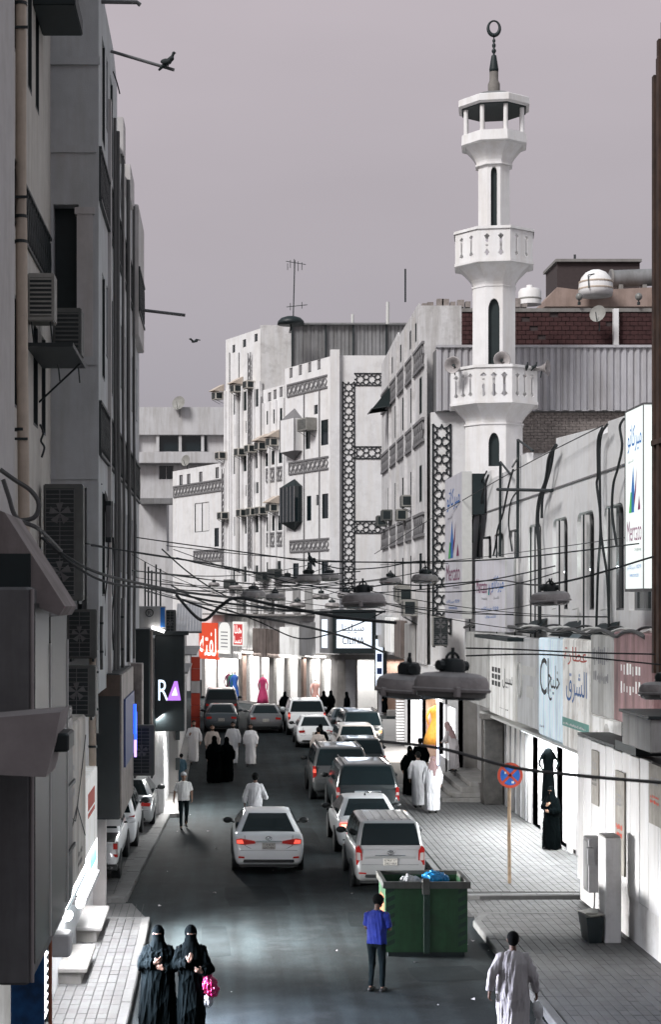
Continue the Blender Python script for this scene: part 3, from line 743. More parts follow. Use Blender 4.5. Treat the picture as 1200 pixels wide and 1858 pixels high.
MB().box(P(300, 0, 122).x, P(345, 0, 122).x, 122, 128, 0, ZY(1000, 122)).build('side_wing', 'far_wall', fl)
MB().box(P(255, 0, 123).x, P(320, 0, 123).x, 122.2, 124, ZY(915, 123), ZY(905, 123)).build('eave', 'sheet_dark', fl)
MB().box(P(320, 0, 122).x, P(352, 0, 122).x, 121.8, 121.98, ZY(972, 122), ZY(950, 122)).build('window', 'glass_dark', fl)

# ------------------------------------------------------------------ white corner building at the bend
CW = Vector((6.78, 96, 0)); DW = Vector((-.476, 1, 0)); KW = DW.length; UW = -DW.normalized(); NW = UW.cross(Z)
def tpx(px): return (6.78 * F - (px - CX) * 96) / ((px - CX) + 1428)
WB = empty('white_corner_building', CW, 'white apartment building with black star lattice at the bend', 'building')
def wsec(t0, t1, z0, z1, rects, off=0., m='wall_white', extra=()):
    o = CW + DW * t0 + NW * off; L = (t0 - t1) * KW; ws = []
    for r in rects:
        px0, px1, py0, py1 = r[:4]; ta, tb = tpx(px0), tpx(px1); Ym = 96 + (ta + tb) / 2
        d = dict(r=(max(.05, (t0 - ta) * KW), min(L - .05, (t0 - tb) * KW), ZY(py1, Ym), ZY(py0, Ym))); d.update(r[4] if len(r) > 4 else {}); ws.append(d)
    facade(WB, o, UW, L, z0, z1, ws, m, depth=.07, frame='black_metal'); return o, L
wz = lambda px, py: ZY(py, 96 + tpx(px))
tA, tB, tC, tD = tpx(525), tpx(475), tpx(412), tpx(318)
blind = dict(pane='lattice_grey')
# bay A
oA, LA = wsec(tA, .0, 3.5, wz(590, 652), [(563, 571, 780, 815), (591, 604, 762, 808), (565, 573, 900, 945), (593, 604, 896, 941), (582, 588, 898, 917), (578, 585, 735, 752), (566, 574, 1020, 1050), (592, 604, 1018, 1050), (540, 550, 1022, 1050)] + [(533 + 17 * k, 539 + 17 * k, 668 - 5 * k, 686 - 5 * k, blind) for k in range(4)], .3)
oB, LB = wsec(tB, tA, 3.5, wz(500, 702), [(482, 489, 822, 846), (493, 500, 818, 843), (506, 514, 815, 840), (505, 514, 935, 962), (484, 491, 938, 964), (494, 501, 936, 963), (484, 491, 745, 770), (496, 503, 742, 768), (508, 515, 740, 766), (484, 492, 1020, 1048), (500, 510, 1018, 1046), (486, 492, 712, 728, blind), (496, 502, 707, 724, blind), (507, 513, 702, 720, blind)], 0)
oC, LC = wsec(tC, tB, 3.5, wz(445, 606), [(426, 432, 716, 752), (445, 452, 710, 745), (465, 472, 706, 738), (426, 432, 824, 860), (445, 452, 820, 855), (463, 470, 815, 850), (427, 433, 938, 972), (447, 454, 934, 968), (466, 472, 930, 966),
       (424, 429, 626, 640), (443, 449, 616, 630), (464, 470, 606, 620), (425, 431, 1030, 1056), (444, 451, 1028, 1056), (464, 471, 1026, 1054), (428, 432, 770, 790), (448, 453, 764, 785), (467, 472, 875, 895), (448, 453, 880, 900)], .1)
oD, LD = wsec(tD, tC, 3.5, wz(350, 850), [(394, 402, 958, 992), (358, 384, 912, 965, dict(pane='wall_white')), (330, 336, 862, 880, blind), (344, 350, 860, 878, blind), (366, 372, 856, 874, blind), (396, 402, 848, 868, blind)], .2)
# front face toward the camera
zt = ZY(645, 96)
def wx(px): return (px - CX) * 96 / F - CW.x
facade(WB, CW + Vector((.0, -.02, 0)), (1, 0, 0), 11, 3.5, zt, [dict(r=(wx(700), wx(719), ZY(802, 96), ZY(760, 96))), dict(r=(wx(702), wx(716), ZY(930, 96), ZY(893, 96)))], 'wall_white', depth=.28)
b = MB(); b.obox(CW + NW * .15 + Z * (zt / 2 + 1.9), Vector((1, 0, 0)), Vector((0, 1, 0)), Z, .26, .26, zt / 2 - 1.6); b.build('corner_pier', 'wall_white', WB)
# solid cores behind the walls
def core(t0, t1, z0, z1, dep=9):
    a, c = CW + DW * t0 - NW * .3, CW + DW * t1 - NW * .3; e = -NW * dep
    q = [a, c, c + e, a + e]; fixn(MB().loft([[p + Z * z0 for p in q], [p + Z * z1 for p in q]]).build('core', 'wall_white', WB))
core(tA, .4, 3.5, wz(590, 660)); core(tB, tA, 3.5, wz(500, 712)); core(tC, tB, 3.5, wz(445, 616)); core(tD, tC, 3.5, wz(350, 860))
MB().box(CW.x + .3, CW.x + 11, 96.3, 104, 3.5, zt - .3).build('core', 'wall_white', WB)
# tower side turned to the camera, rough plaster
a = CW + DW * tB + NW * .1
MB().box(a.x, a.x + 2.2, a.y - .02, a.y + 3, wz(500, 760), wz(445, 600)).build('tower_side', 'wall_white_worn', WB)
# ribs between windows, drop lattice bands
b = MB()
for t in [tC - .1 - (tC - tB) * k / 6 for k in range(7)]: b.obox(CW + DW * t + NW * .16 + Z * 12, UW, NW, Z, .09, .09, 8.5)
for px in (480, 491, 503, 517): b.obox(CW + DW * tpx(px) + NW * .06 + Z * 11.5, UW, NW, Z, .08, .08, 7.6)
b.build('rib', 'wall_white', WB)
def wband(px0, px1, py0, py1, off, cell=None):
    t0, t1 = tpx(px0), tpx(px1); z0, z1 = wz((px0 + px1) / 2, py1), wz((px0 + px1) / 2, py0)
    grid_band(WB, CW + DW * t0 + NW * off + Z * z0, UW, (t0 - t1) * KW, z1 - z0, 'lattice_grey', cell=cell or .55, w=.06, proud=.06)
for r in ((530, 603, 690, 712, .3), (533, 605, 834, 856, .3), (535, 606, 979, 1000, .3), (484, 520, 848, 872, 0), (485, 521, 966, 990, 0), (320, 410, 876, 896, .2), (357, 412, 998, 1018, .2)): wband(*r)
for px, y0, y1 in ((459, 640, 1030), (411, 850, 1030)):  # narrow vertical lattice
    t = tpx(px); z0, z1 = wz(px, y1), wz(px, y0); o = CW + DW * (t + .2) + NW * .22; mb = MB(); segs = []
    n = int((z1 - z0) / .45)
    for k in range(n): za = z0 + k * .45; segs += [((0, za), (.36, za + .45)), ((.36, za), (0, za + .45))]
    segs += [((0, z0), (0, z1)), ((.36, z0), (.36, z1))]; bars(mb, o, UW, Z, segs, .05, .05); mb.build('lattice', 'lattice_grey', WB)
for k, (px, y0_, y1_) in enumerate(((420, 640, 1040), (437, 640, 1040), (478, 720, 1040), (521, 700, 1060), (561, 700, 1060), (589, 690, 1060))):
    t = tpx(px); q = CW + DW * t + NW * (.36 if px > 525 else .14); MB().tube([q + Z * wz(px, y0_), q + Z * wz(px, y1_)], .035, 6).build('downpipe', 'lattice_grey', WB)
# black star lattice on the front face
o = CW + Vector((0, -.02, 0)); c = .68
star_band(WB, o + Vector((wx(622) + c, 0, ZY(1075, 96))), (0, 0, 1), (-1, 0, 0), 18, c, 'lattice_black', w=.05)
star_band(WB, o + Vector((wx(643), 0, ZY(699, 96))), (1, 0, 0), (0, 0, 1), 5, c, 'lattice_black', w=.05)
star_band(WB, o + Vector((wx(643), 0, ZY(832, 96))), (1, 0, 0), (0, 0, 1), 5, c, 'lattice_black', w=.05)
star_band(WB, o + Vector((wx(643), 0, ZY(967, 96))), (1, 0, 0), (0, 0, 1), 5, c, 'lattice_black', w=.05)
# two projecting lattice bays
for k, (y0, y1, y2, y3) in enumerate(((741, 762, 820, 836), (869, 884, 948, 964))):
    t0, t1 = tpx(531), tpx(557); a = CW + DW * t0 + NW * .3; L = (t0 - t1) * KW; zs = [wz(545, y) for y in (y3, y2, y1, y0)]
    q = [(0, 0), (0, .55), (L, .55), (L, 0)]; pt = lambda p, z: a + UW * p[0] + NW * p[1] + Z * z
    b = MB(); b.loft([[pt(p, zs[1]) for p in q], [pt(p, zs[2]) for p in q]])
    bay_ = fixn(b.build('bay_window', 'wall_white' if k == 0 else 'glass_dark', WB))
    b = MB(); m = (L / 2, .05)
    for za, zb in ((zs[1], zs[0]), (zs[2], zs[3])):
        b.add([pt(p, za) for p in q] + [pt(m, zb)], [(0, 1, 4), (1, 2, 4), (2, 3, 4)])
    fixn(b.build('bay_gable', ('lattice_grey' if k == 0 else 'dark_teal'), bay_))
    if k == 1:
        b = MB(); segs = [((L * i / 4, zs[1]), (L * i / 4, zs[2])) for i in range(5)]; bars(b, a + NW * .55, UW, Z, segs, .06, .04); b.build('bay_mullion', 'lattice_grey', bay_)
    else:
        b = MB(); bars(b, a + NW * .55, UW, Z, [((0, zs[1]), (0, zs[2])), ((L, zs[1]), (L, zs[2]))], .08, .03); b.build('bay_edge', 'lattice_grey', bay_)
# corrugated roof shed
for k in range(30):
    x = P(529, 0, 101).x + k * .235
    MB().box(x, x + .215, 101 + (k % 2) * .05, 101.3, ZY(668, 101), ZY(590, 101)).build('sheet_panel', 'sheet_dark', WB)
MB().box(P(528, 0, 101).x, P(740, 0, 101).x, 100.7, 104, ZY(590, 101), ZY(587, 101)).build('shed_roof', 'sheet_dark', WB)
b = MB()
for px in (529, 590, 640, 700): x = P(px, 0, 100.9).x; b.box(x, x + .09, 100.86, 100.96, ZY(668, 101), ZY(588, 101))
b.build('shed_post', 'black_metal', WB)
# air conditioners with cream hoods, row by row
rows = (('top', ((405, 726), (439, 713), (462, 706))), ('middle', ((411, 834), (446, 828), (465, 822), (481, 817), (502, 810))), ('lower', ((415, 943), (450, 938), (468, 936), (482, 934), (502, 929))))
ordn = ('first', 'second', 'third', 'fourth', 'fifth')
for rn, lst in rows:
    for i, (px, py) in enumerate(lst):
        t = tpx(px); p = CW + DW * t + NW * (.12 if px < 475 else .03); p.z = wz(px, py)
        window_ac(p, UW, .66, .5, .6, f'boxy window air conditioner on the white building, {rn} row, {ordn[i]} from the left', hood='cream_awning' if (px in (405, 502, 481, 439)) else None)
p = CW + DW * tpx(575) + NW * .33; p.z = wz(575, 783); window_ac(p, UW, 1.2, .75, .7, 'wide air conditioner between the upper bay window and tall dark window')
for i, (px, py) in enumerate(((428, 1068), (487, 1055), (509, 1050))):
    p = CW + DW * tpx(px) + NW * .1; p.z = wz(px, py); window_ac(p, UW, .9, .6, .6, f'dark air conditioner low on the white building behind the lamps, {ordn[i]} from the left', dark=True)
# roof dish, antenna
o = empty('roof_dish', P(528, 588, 99), 'dark dish dome on the white building roof beside the shed', 'satellite dish')
MB().lathe([(.82, 0), (.78, .2), (.6, .38), (.3, .48), (.02, .52)], P(528, 589, 99), 20).build('dome', 'black_metal', o, smooth=True)
MB().tube([P(528, 600, 99), P(528, 585, 99)], .06).build('stand', 'black_metal', o)
o = empty('tv_antenna', P(532, 590, 100), 'tall thin television antenna on the white building roof', 'antenna')
MB().tube([P(532, 590, 100), P(535, 472, 100)], .035, 6).build('mast', 'black_metal', o)
b = MB()
for (x0, y0, x1, y1) in ((519, 474, 555, 480), (522, 478, 522, 490), (527, 472, 527, 486), (534, 470, 534, 490), (541, 474, 541, 492), (548, 476, 548, 490), (520, 557, 558, 553), (527, 550, 527, 563), (548, 548, 548, 560)): b.tube([P(x0, y0, 100), P(x1, y1, 100)], .022, 5)
b.build('element', 'black_metal', o)

# ------------------------------------------------------------------ shops at the foot of the white building
emis('glow_warm', (1, .86, .66), 1.2)
units = [(372, 392), (395, 432), (435, 447), (449, 470), (474, 488), (497, 515), (522, 540), (546, 556), (562, 580), (584, 600)]
ms = ('shop_white', 'shop_white', 'tan_plaster', 'shop_white', 'shop_white', 'shop_white', 'shop_white', 'tan_plaster', 'shop_white', 'shop_white')
t0 = tpx(366)
hol = []
for (a0, a1) in units:
    ta, tb = tpx(a0), tpx(a1); hol.append(dict(r=((t0 - ta) * KW, (t0 - tb) * KW, .14, 3.2), pane=None))
facade(WB, CW + DW * t0, UW, t0 * KW, 0, 3.5, hol, 'concrete', depth=.2, name='shopfront_wall')
for k, (a0, a1) in enumerate(units):
    ta, tb = tpx(a0), tpx(a1); shop_room(WB, CW + DW * (ta) - NW * .02, UW, (ta - tb) * KW, 3.1, 1.6, wall=ms[k])
for (pa, pb, pw) in ((372, 432, 150), (435, 490, 120), (497, 556, 120), (560, 602, 120)):
    ta, tb = tpx(pa), tpx(pb); c = CW + DW * ((ta + tb) / 2) - NW * .75 + Z * 3.15
    shop_light(WB, c, UW, (ta - tb) * KW * .95, pw * 2.2, (1, .97, .93), NW, w=1.2)
    c2 = CW + DW * ((ta + tb) / 2) + NW * .5 + Z * 3.3
    o = area(WB, c2, (NW.x, NW.y, -1.6), (ta - tb) * KW * .9, .3, pw * .9, (1, .97, .94))
    tube_lamp(WB, CW + DW * (ta - .2) + NW * .3 + Z * 3.33, CW + DW * (tb + .2) + NW * .3 + Z * 3.33, r=.05)
# shopfronts on the face toward the camera, to the right of the corner
facade(WB, CW + Vector((0, -.02, 0)), (1, 0, 0), 11, 0, 3.5, [dict(r=(.5, 1.05, .14, 3.2), pane='shutter_grey'), dict(r=(1.2, 2.35, .14, 3.2), pane=None), dict(r=(2.75, 4.4, .14, 3.2), pane=None)], 'concrete', depth=.2, name='shopfront_wall')
shop_room(WB, CW + Vector((1.2, -.02, 0)), (1, 0, 0), 1.15, 3.1, 1.4); shop_room(WB, CW + Vector((2.75, -.02, 0)), (1, 0, 0), 1.65, 3.1, 1.4, wall='tan_plaster')
shop_light(WB, CW + Vector((1.9, .7, 3.15)), (1, 0, 0), 1.5, 130, (1, .97, .93), None, w=.8); shop_light(WB, CW + Vector((3.5, .7, 3.15)), (1, 0, 0), 1.3, 70, (1, .9, .8), None, w=.8)
b = MB()
for k in range(24): b.box(CW.x + .5, CW.x + 1.05, 95.86, 95.92, .2 + k * .125, .3 + k * .125)
b.build('shutter_slat', 'shutter_grey', WB)
MB().box(CW.x + 2.4, CW.x + 2.66, 95.6, 95.9, 0, 3.6).build('pillar', 'sheet_metal', WB)
# fascia boards over the shops
emis('sign_red_lit', (.75, .075, .025), .55); emis('sign_white_lit', (.9, .9, .86), .55); emis('sign_pink_red', (.7, .06, .06), .45)
mat('panel_grey', (.36, .355, .35), .6, var=.15, scale=1, streak=.35); mat('panel_brown', (.19, .155, .14), .6, var=.25, scale=1.5, streak=.5); mat('panel_white', (.70, .70, .69), .55, var=.12, scale=1, streak=.35, glow=.5)  # white panel glows a little, added to brighten the boards
mat('panel_silver', (.45, .46, .47), .4, metal=.3, var=.1, scale=1.5, streak=.3, glow=.3); mat('panel_blue', (.60, .72, .80), .5, var=.15, scale=1, streak=.3, glow=.55)  # glow put into both panels so they look lit
def wsign(px0, px1, py0, py1, m, label, off=.55, parent=None):
    t0_, t1_ = tpx(px0), tpx(px1); Ym = 96 + (t0_ + t1_) / 2; z0, z1 = ZY(py1, Ym), ZY(py0, Ym); a = CW + DW * t0_ + NW * off; L = (t0_ - t1_) * KW
    o = empty('shop_sign', a + Z * z0, label, 'sign')
    b = MB(); b.obox(a + UW * L / 2 + Z * (z0 + z1) / 2 - NW * .12, UW, NW, Z, L / 2 - .02, .12, (z1 - z0) / 2); b.build('panel', m, o, bevel=.02)
    return o, a + Z * z0, L, z1 - z0
o, a, L, h = wsign(374, 408, 1130, 1196, 'sign_red_lit', 'bright red lit sign with big white Arabic word')
text('لفته', a + UW * L * .06 + Z * h * .1, UW, Z, L * .88, h * .74, emis('letter_lit', (1, .95, .9), 1.2), o, ar=True, off=.012)
o, a, L, h = wsign(409, 434, 1128, 1194, 'panel_grey', 'grey board with a pale arch shaped plaque beside the red sign')
b = MB(); b.prism(arch(L * .08, L * .92, h * .12, h * .98, L * .3), a, UW, Z, NW * .03); fixn(b.build('plaque', 'sign_white_lit', o)); b = MB()
for k in range(5): b.prism([(L * .25, h * (.3 + k * .1)), (L * .75, h * (.3 + k * .1)), (L * .75, h * (.33 + k * .1)), (L * .25, h * (.33 + k * .1))], a + NW * .031, UW, Z, NW * .004)
b.build('lettering', 'print_grey', o)
o, a, L, h = wsign(435, 447, 1145, 1195, 'panel_grey', 'narrow plain grey board right of the arch plaque')
o, a, L, h = wsign(449, 471, 1128, 1172, 'sign_white_lit', 'small white framed sign with red panel and white writing', off=1.1)
b = MB(); b.prism([(L * .14, h * .06), (L * .86, h * .06), (L * .86, h * .9), (L * .14, h * .9)], a, UW, Z, NW * .01); b.build('red_field', 'sign_pink_red', o)
text('هلا', a + UW * L * .2 + Z * h * .52 + NW * .012, UW, Z, L * .6, h * .34, 'letter_lit', o, ar=True); text('نسا', a + UW * L * .2 + Z * h * .12 + NW * .012, UW, Z, L * .6, h * .3, 'letter_lit', o, ar=True)
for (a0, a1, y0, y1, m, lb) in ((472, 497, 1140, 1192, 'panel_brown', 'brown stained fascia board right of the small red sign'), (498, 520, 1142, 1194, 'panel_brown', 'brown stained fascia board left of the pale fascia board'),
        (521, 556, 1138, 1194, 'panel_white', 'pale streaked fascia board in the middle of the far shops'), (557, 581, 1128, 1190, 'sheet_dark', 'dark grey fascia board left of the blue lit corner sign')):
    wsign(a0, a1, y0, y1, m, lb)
# upper storey strip between the fascias and the first band: shutters, boxes
b = MB()
for px in (445, 470, 495, 520, 548, 570): b.obox(CW + DW * tpx(px) + NW * .35 + Z * 6.6, UW, NW, Z, .42, .06, .75)
b.build('shutter_box', 'panel_grey', WB)
MB().obox(CW + DW * tpx(480) + NW * .5 + Z * 5.75, UW, NW, Z, 7.2, .5, .05).build('ledge', 'concrete', WB)
# lit corner sign
emis('lightbox_blue', (.80, .88, 1.0), 1.0)
o = empty('corner_light_sign', P(640, 1150, 93), 'blue white lit corner sign reading CILINA on the white building', 'sign')
x0, x1 = P(604, 0, 93).x, P(683, 0, 93).x; z0, z1 = ZY(1186, 93), ZY(1106, 93)
MB().box(x0, x1, 93, 95.2, z0, z1).build('casing', 'black_metal', o, bevel=.03)
q0, q1, r0, r1 = P(611, 0, 93).x, P(675, 0, 93).x, ZY(1176, 93), ZY(1124, 93)
MB().box(q0, q1, 92.95, 93.05, r0, r1).build('light_panel', 'lightbox_blue', o)
text('سيلينا', (q0 + .3, 92.95, r0 + .85), (1, 0, 0), (0, 0, 1), q1 - q0 - .75, .52, 'print_black', o, ar=True); text('CILINA', (q0 + .32, 92.95, r0 + .22), (1, 0, 0), (0, 0, 1), q1 - q0 - .75, .40, 'print_black', o)
a = Vector((x0 - .02, 93.05, 0)); b = MB(); b.obox(a + DW.normalized() * .65 + Z * (z0 + z1) / 2, UW, NW, Z, .6, .12, (z1 - z0) / 2 - .02); b.build('side_casing', 'sheet_dark', o)
b = MB(); b.obox(a + DW.normalized() * .65 + NW * .1 + Z * (r0 + r1) / 2, UW, NW, Z, .32, .04, (r1 - r0) / 2); b.build('side_light_panel', 'lightbox_blue', o)
area(o, (P(640, 0, 92.4).x, 92.4, r0 + .8), (0, -1, -.5), 1.8, 1.2, 40, (.75, .85, 1))
# dresses in the windows
mat('dress_magenta', (.42, .03, .12), .7, var=.15); mat('dress_blue', (.02, .10, .40), .7, var=.15); mat('dress_green', (.03, .18, .14), .7, var=.15); mat('dress_gold', (.70, .34, .05), .6, var=.2, scale=8); mat('dress_rose', (.55, .30, .26), .7, var=.1); mat('dress_wine', (.12, .02, .05), .7, var=.1)
for px, m, lb in ((481, 'dress_magenta', 'magenta gown on a mannequin in the far shop window'), (430, 'dress_blue', 'bright blue gown displayed outside the far shops'), (425.5, 'dress_green', 'dark green gown displayed beside the blue gown'), (419, 'dress_wine', 'wine red gown displayed beside the dark green gown'), (577, 'dress_rose', 'pale rose gown in the window left of the corner pillar')):
    p = CW + DW * tpx(px) + NW * .15; p.z = .14; garment(p, 1.75, .7, .6, m, lb)
# planter wall at the corner
o = empty('planter_wall', (10, 93, 0), 'low pale concrete wall with dark kerb at the bend', 'wall')
MB().cbox(P(703, 0, 93).x, 16, 92.8, 93.2, 0, ZY(1288, 93), .03).build('wall', 'concrete', o)
b = MB()
for k in range(6): MB().box(P(703, 0, 92).x + k * 1.2, P(703, 0, 92).x + k * 1.2 + 1.17, 92.2, 92.7, 0, .16).build('kerb_stone', ('black_metal', 'kerb')[k % 2], o)
MB().box(P(730, 0, 92).x - 2.0, 16, 93.2, 98, 3.6, 3.7) if False else None
# ================================================================== right side of the street
# ------------------------------------------------------------------ worn building between the minaret and the bend
XM = 8.2
MBd = empty('worn_building', (XM, 75, 0), 'worn off-white building with lattice bands between minaret and bend', 'building')
ym = lambda px: XM * F / (px - CX)
y0m, y1m = 66.0, 84.0                                # facade runs from y1m (far) to y0m (near), facing the street
wins = []
for zb in (14.2, 10.6, 7.0):
    for y in (67.2, 70.4, 73.6, 76.8, 80.0):
        wins.append(dict(r=(y1m - y - .8, y1m - y, zb, zb + 1.5)))
for y in (69.0, 71.0, 74.8, 78.5): wins.append(dict(r=(y1m - y - .5, y1m - y, 17.4, 18.2), pane='lattice_grey'))
facade(MBd, (XM, y1m, 0), (0, -1, 0), y1m - y0m, 4.0, 18.9, wins, 'wall_dirty', depth=.06, frame='black_metal', outline=[(0, 4), (y1m - y0m, 4), (y1m - y0m, 16.4), (y1m - 68.3, 16.4), (y1m - 68.3, 18.85), (8, 18.7), (7.8, 18.95), (0, 18.6)])
MB().box(XM + .09, 9.9, 68.62, 84, 4, 18.5).build('core', 'wall_dirty', MBd)
MB().box(XM + .02, P(838, 0, 68.3).x, 68.25, 68.6, 14, 18.75).build('end_wall', 'wall_dirty', MBd)
for z_, h_ in ((16.0, .95), (13.0, .9), (9.2, .9)):
    grid_band(MBd, (XM, 83.5, z_), (0, -1, 0), 17.2, h_, 'lattice_grey', cell=.6, w=.07, proud=.08)
b = MB()
for y in (69.6, 72.6, 75.9, 79.2): b.box(XM - .12, XM + .05, y, y + .25, 4, 18.5)
b.build('rib', 'wall_dirty', MBd)
b = MB()
for k in range(14): x = XM + .1 + k * .32 + random.uniform(-.1, .1); b.box(x, x + random.uniform(.2, .34), 68.3, 68.6, 18.7, 18.8 + random.uniform(0, .28))
b.build('broken_parapet', 'brick_pale', MBd)
MB().box(XM + .3, 13, 66, 84, 3.9, 4).build('soffit', 'concrete', MBd)
# dark awning with window beneath
o = empty('dark_awning', (XM, 80, 16), 'dark teal window awning on the worn building near the bend', 'awning')
b = MB(); q = [(XM, 79.2), (XM, 81.2)]
b.add([(XM, 79.0, 16.9), (XM, 81.2, 16.9), (XM - .95, 81.2, 15.75), (XM - .95, 79.0, 15.75), (XM, 79.0, 15.9), (XM, 81.2, 15.9)], [(0, 1, 2, 3), (0, 3, 4), (1, 5, 2)]); fixn(b.build('cloth', 'dark_teal', o))
MB().tube([(XM, 79.0, 15.9), (XM - .95, 79.0, 15.75), (XM - .95, 81.2, 15.75)], .03, 6).build('frame', 'black_metal', o)
# strip wall, sheet metal shed and brickwork behind the minaret
SW_ = empty('strip_wall_building', (9, 66, 0), 'white wall block with vertical black star lattice left of the minaret', 'building')
xs0, xs1 = P(783, 0, 65.9).x, 19.0
MB().box(xs0, xs1, 65.9, 68.2, 4, ZY(748, 65.9)).build('wall', 'wall_white', SW_)
c = .70
star_band(SW_, (P(786, 0, 65.9).x + c, 65.9, 5.2), (0, 0, 1), (-1, 0, 0), 12, c, 'lattice_black', w=.055)
b = MB(); zb = ZY(822, 65.9); hb = .115; k = 0
while zb < ZY(750, 65.9):
    x = P(938, 0, 65.8).x - (k % 2) * .14
    while x < 17.2:
        b.box(x + .008, x + .28 - .008, 65.82 - random.uniform(0, .02), 65.95, zb + .006, zb + hb - .006); x += .28
    zb += hb; k += 1
b.build('brick_course', 'brick_pale', SW_, kind='stuff')
o = empty('sheet_metal_shed', (14, 66, 14), 'grey corrugated sheet metal wall behind the minaret', 'shed')
zs0, zs1 = ZY(748, 65.9), ZY(634, 65.9); k = 0; x = P(793, 0, 65.5).x
while x < 17.4:
    m = 'sheet_metal'
    MB().loft([[(x, 65.52, z_), (x + .05, 65.44, z_), (x + .17, 65.44, z_), (x + .22, 65.52, z_), (x + .26, 65.52, z_), (x + .26, 65.6, z_), (x, 65.6, z_)] for z_ in (zs0 + .03 * (k % 2), zs1)]).build('sheet_panel', m, o); x += .262; k += 1
MB().box(P(792, 0, 65.5).x, 17.4, 65.36, 65.75, zs1, zs1 + .1).build('ridge_trim', 'sheet_metal', o)
MB().box(P(792, 0, 65.5).x, 17.4, 65.6, 66.5, zs0, zs1 - .05).build('back_panel', 'sheet_dark', o)
# red brick wall and roof clutter further back
o = empty('red_brick_wall', (12, 74, 17), 'dark red brick rooftop wall behind the sheet metal shed', 'wall')
z0, z1 = ZY(640, 74), ZY(566, 74); bx0, bx1 = P(838, 0, 74).x, P(1190, 0, 74).x
MB().box(bx0, bx1, 74.06, 74.5, z0, z1).build('joint_bed', 'brick_joint', o)
b = MB(); k = 0; zb = z0
while zb < z1 - .05:
    x = bx0 - (k % 2) * .18
    while x < bx1 - .1:
        if random.random() > .03: b.box(max(x, bx0) + .012, x + .36 - .012, 74.0 + random.uniform(-.015, .015), 74.1, zb + .012, zb + .2 - .012)
        x += .36
    zb += .2; k += 1
b.build('brick_course', 'brick_red', o, kind='stuff')
MB().box(bx0, bx1, 73.95, 74.55, z1, z1 + .16).build('coping', 'concrete', o)
MB().box(P(1114, 0, 73.8).x, P(1123, 0, 73.8).x, 73.7, 73.95, z0, z1 + .1).build('post', 'wall_white', o)
o = empty('tan_parapet', (14, 80, 19), 'tan plaster rooftop parapet under the white dome tank', 'wall')
MB().prism([(P(990, 0, 80).x, ZY(556, 80)), (P(1190, 0, 80).x, ZY(556, 80)), (P(1190, 0, 80).x, ZY(521, 80)), (P(1060, 0, 80).x, ZY(527, 80)), (P(1012, 0, 80).x, ZY(521, 80)), (P(990, 0, 80).x, ZY(545, 80))], (0, 80, 0), (1, 0, 0), (0, 0, 1), (0, 3, 0)).build('wall', 'tan_plaster', o)
o = empty('roof_room', (17, 86, 20), 'dark grey flat topped roof room at the upper right', 'roof room')
MB().box(P(1012, 0, 86).x, P(1162, 0, 86).x, 86, 89, ZY(530, 86), ZY(476, 86)).build('wall', 'brick_joint', o); MB().box(P(1008, 0, 86).x, P(1164, 0, 86).x, 85.8, 89.2, ZY(476, 86), ZY(471, 86)).build('roof_slab', 'concrete', o)
MB().tube([P(1044, 471, 86), P(1044, 462, 86)], .06).build('vent', 'black_metal', o)
o = empty('dome_tank', P(1082, 530, 79), 'white domed water tank with dark bands on the rooftop', 'water tank')
r = 31 * 79 / F; b = MB(); p = P(1082, 530, 79)
b.lathe([(r * .95, -.2), (r, .12), (r * .97, .4), (r * .85, .68), (r * .6, .92), (r * .3, 1.04), (.02, 1.08)], p, 24).build('shell', 'minaret_white', o, smooth=True)
for zz_, rr in ((.1, 1.012), (.42, .985)): MB().lathe([(r * rr, zz_), (r * rr + .01, zz_ + .05), (r * rr, zz_ + .08)], p, 24).build('band', 'pipe_beige', o)
MB().tube([p + Vector((-.5, -r * .95, .05)), p + Vector((-.5, -r * .75, .7)), p + Vector((-.2, -r * .75, .75))], .03).build('pipe', 'black_metal', o)
o = empty('long_tank', P(1140, 505, 82), 'long grey cylindrical tank lying on the rooftop at the right', 'water tank')
MB().tube([P(1108, 506, 82), P(1190, 503, 82)], .42, 18).build('cylinder', 'sheet_dark', o, auto=40)
MB().tube([P(1108, 506, 82), P(1112, 506, 82)], .47, 18).build('hoop', 'concrete', o, auto=40)
for k, px in enumerate((1122, 1165)): x = P(px, 0, 82).x; MB().box(x, x + .2, 81.7, 82.3, ZY(530, 82), ZY(518, 82)).build('saddle', 'concrete', o)
o = empty('round_white_tank', P(960, 553, 72), 'round white water tank half hidden behind the minaret', 'water tank')
p = P(962, 553, 72); MB().lathe([(.5, 0), (.5, .55), (.42, .68), (.15, .72), (.14, .85), (.02, .86)], p, 20).build('shell', 'minaret_white', o, auto=40)
MB().lathe([(.505, .2), (.52, .24), (.505, .28)], p, 20).build('hoop', 'ac_white', o)
for px, lb in ((1052, 'globe lamp on the red brick wall, left of the dish'), (1160, 'globe lamp on the red brick wall, right of the dish')):
    p = P(px, 553, 73.8); o = empty('globe_lamp', p, lb, 'lamp')
    MB().lathe([(.07, 0), (.07, .12), (.03, .14), (.03, .22)], p, 10).build('base', 'black_metal', o); MB().ell((p.x, p.y, p.z + .36), .16, .16, .17, 14, 10).build('globe', 'lamp_glass', o, smooth=True)
def dish(p, r, d, label, m='ac_white'):
    o = empty('satellite_dish', p, label, 'satellite dish'); d = Vector(d).normalized(); a = d.cross(Z).normalized(); u = a.cross(d); p = Vector(p)
    rings = [[p + (a * math.cos(2 * math.pi * k / 24) + u * math.sin(2 * math.pi * k / 24)) * r * q + d * r * .25 * q * q for k in range(24)] for q in (.03, .3, .6, .85, 1)]
    b = MB(); b.loft(rings, True, False); b.build('reflector', m, o, smooth=True)
    MB().tube([p + u * -r * .95 + d * r * .24, p + d * r * .8], .02, 5).build('feed_arm', 'black_metal', o); MB().tube([p - d * .02, p - d * .1 - Z * r, p - d * .1 - Z * r * 1.9], .03, 6).build('mast', 'black_metal', o)
    return o
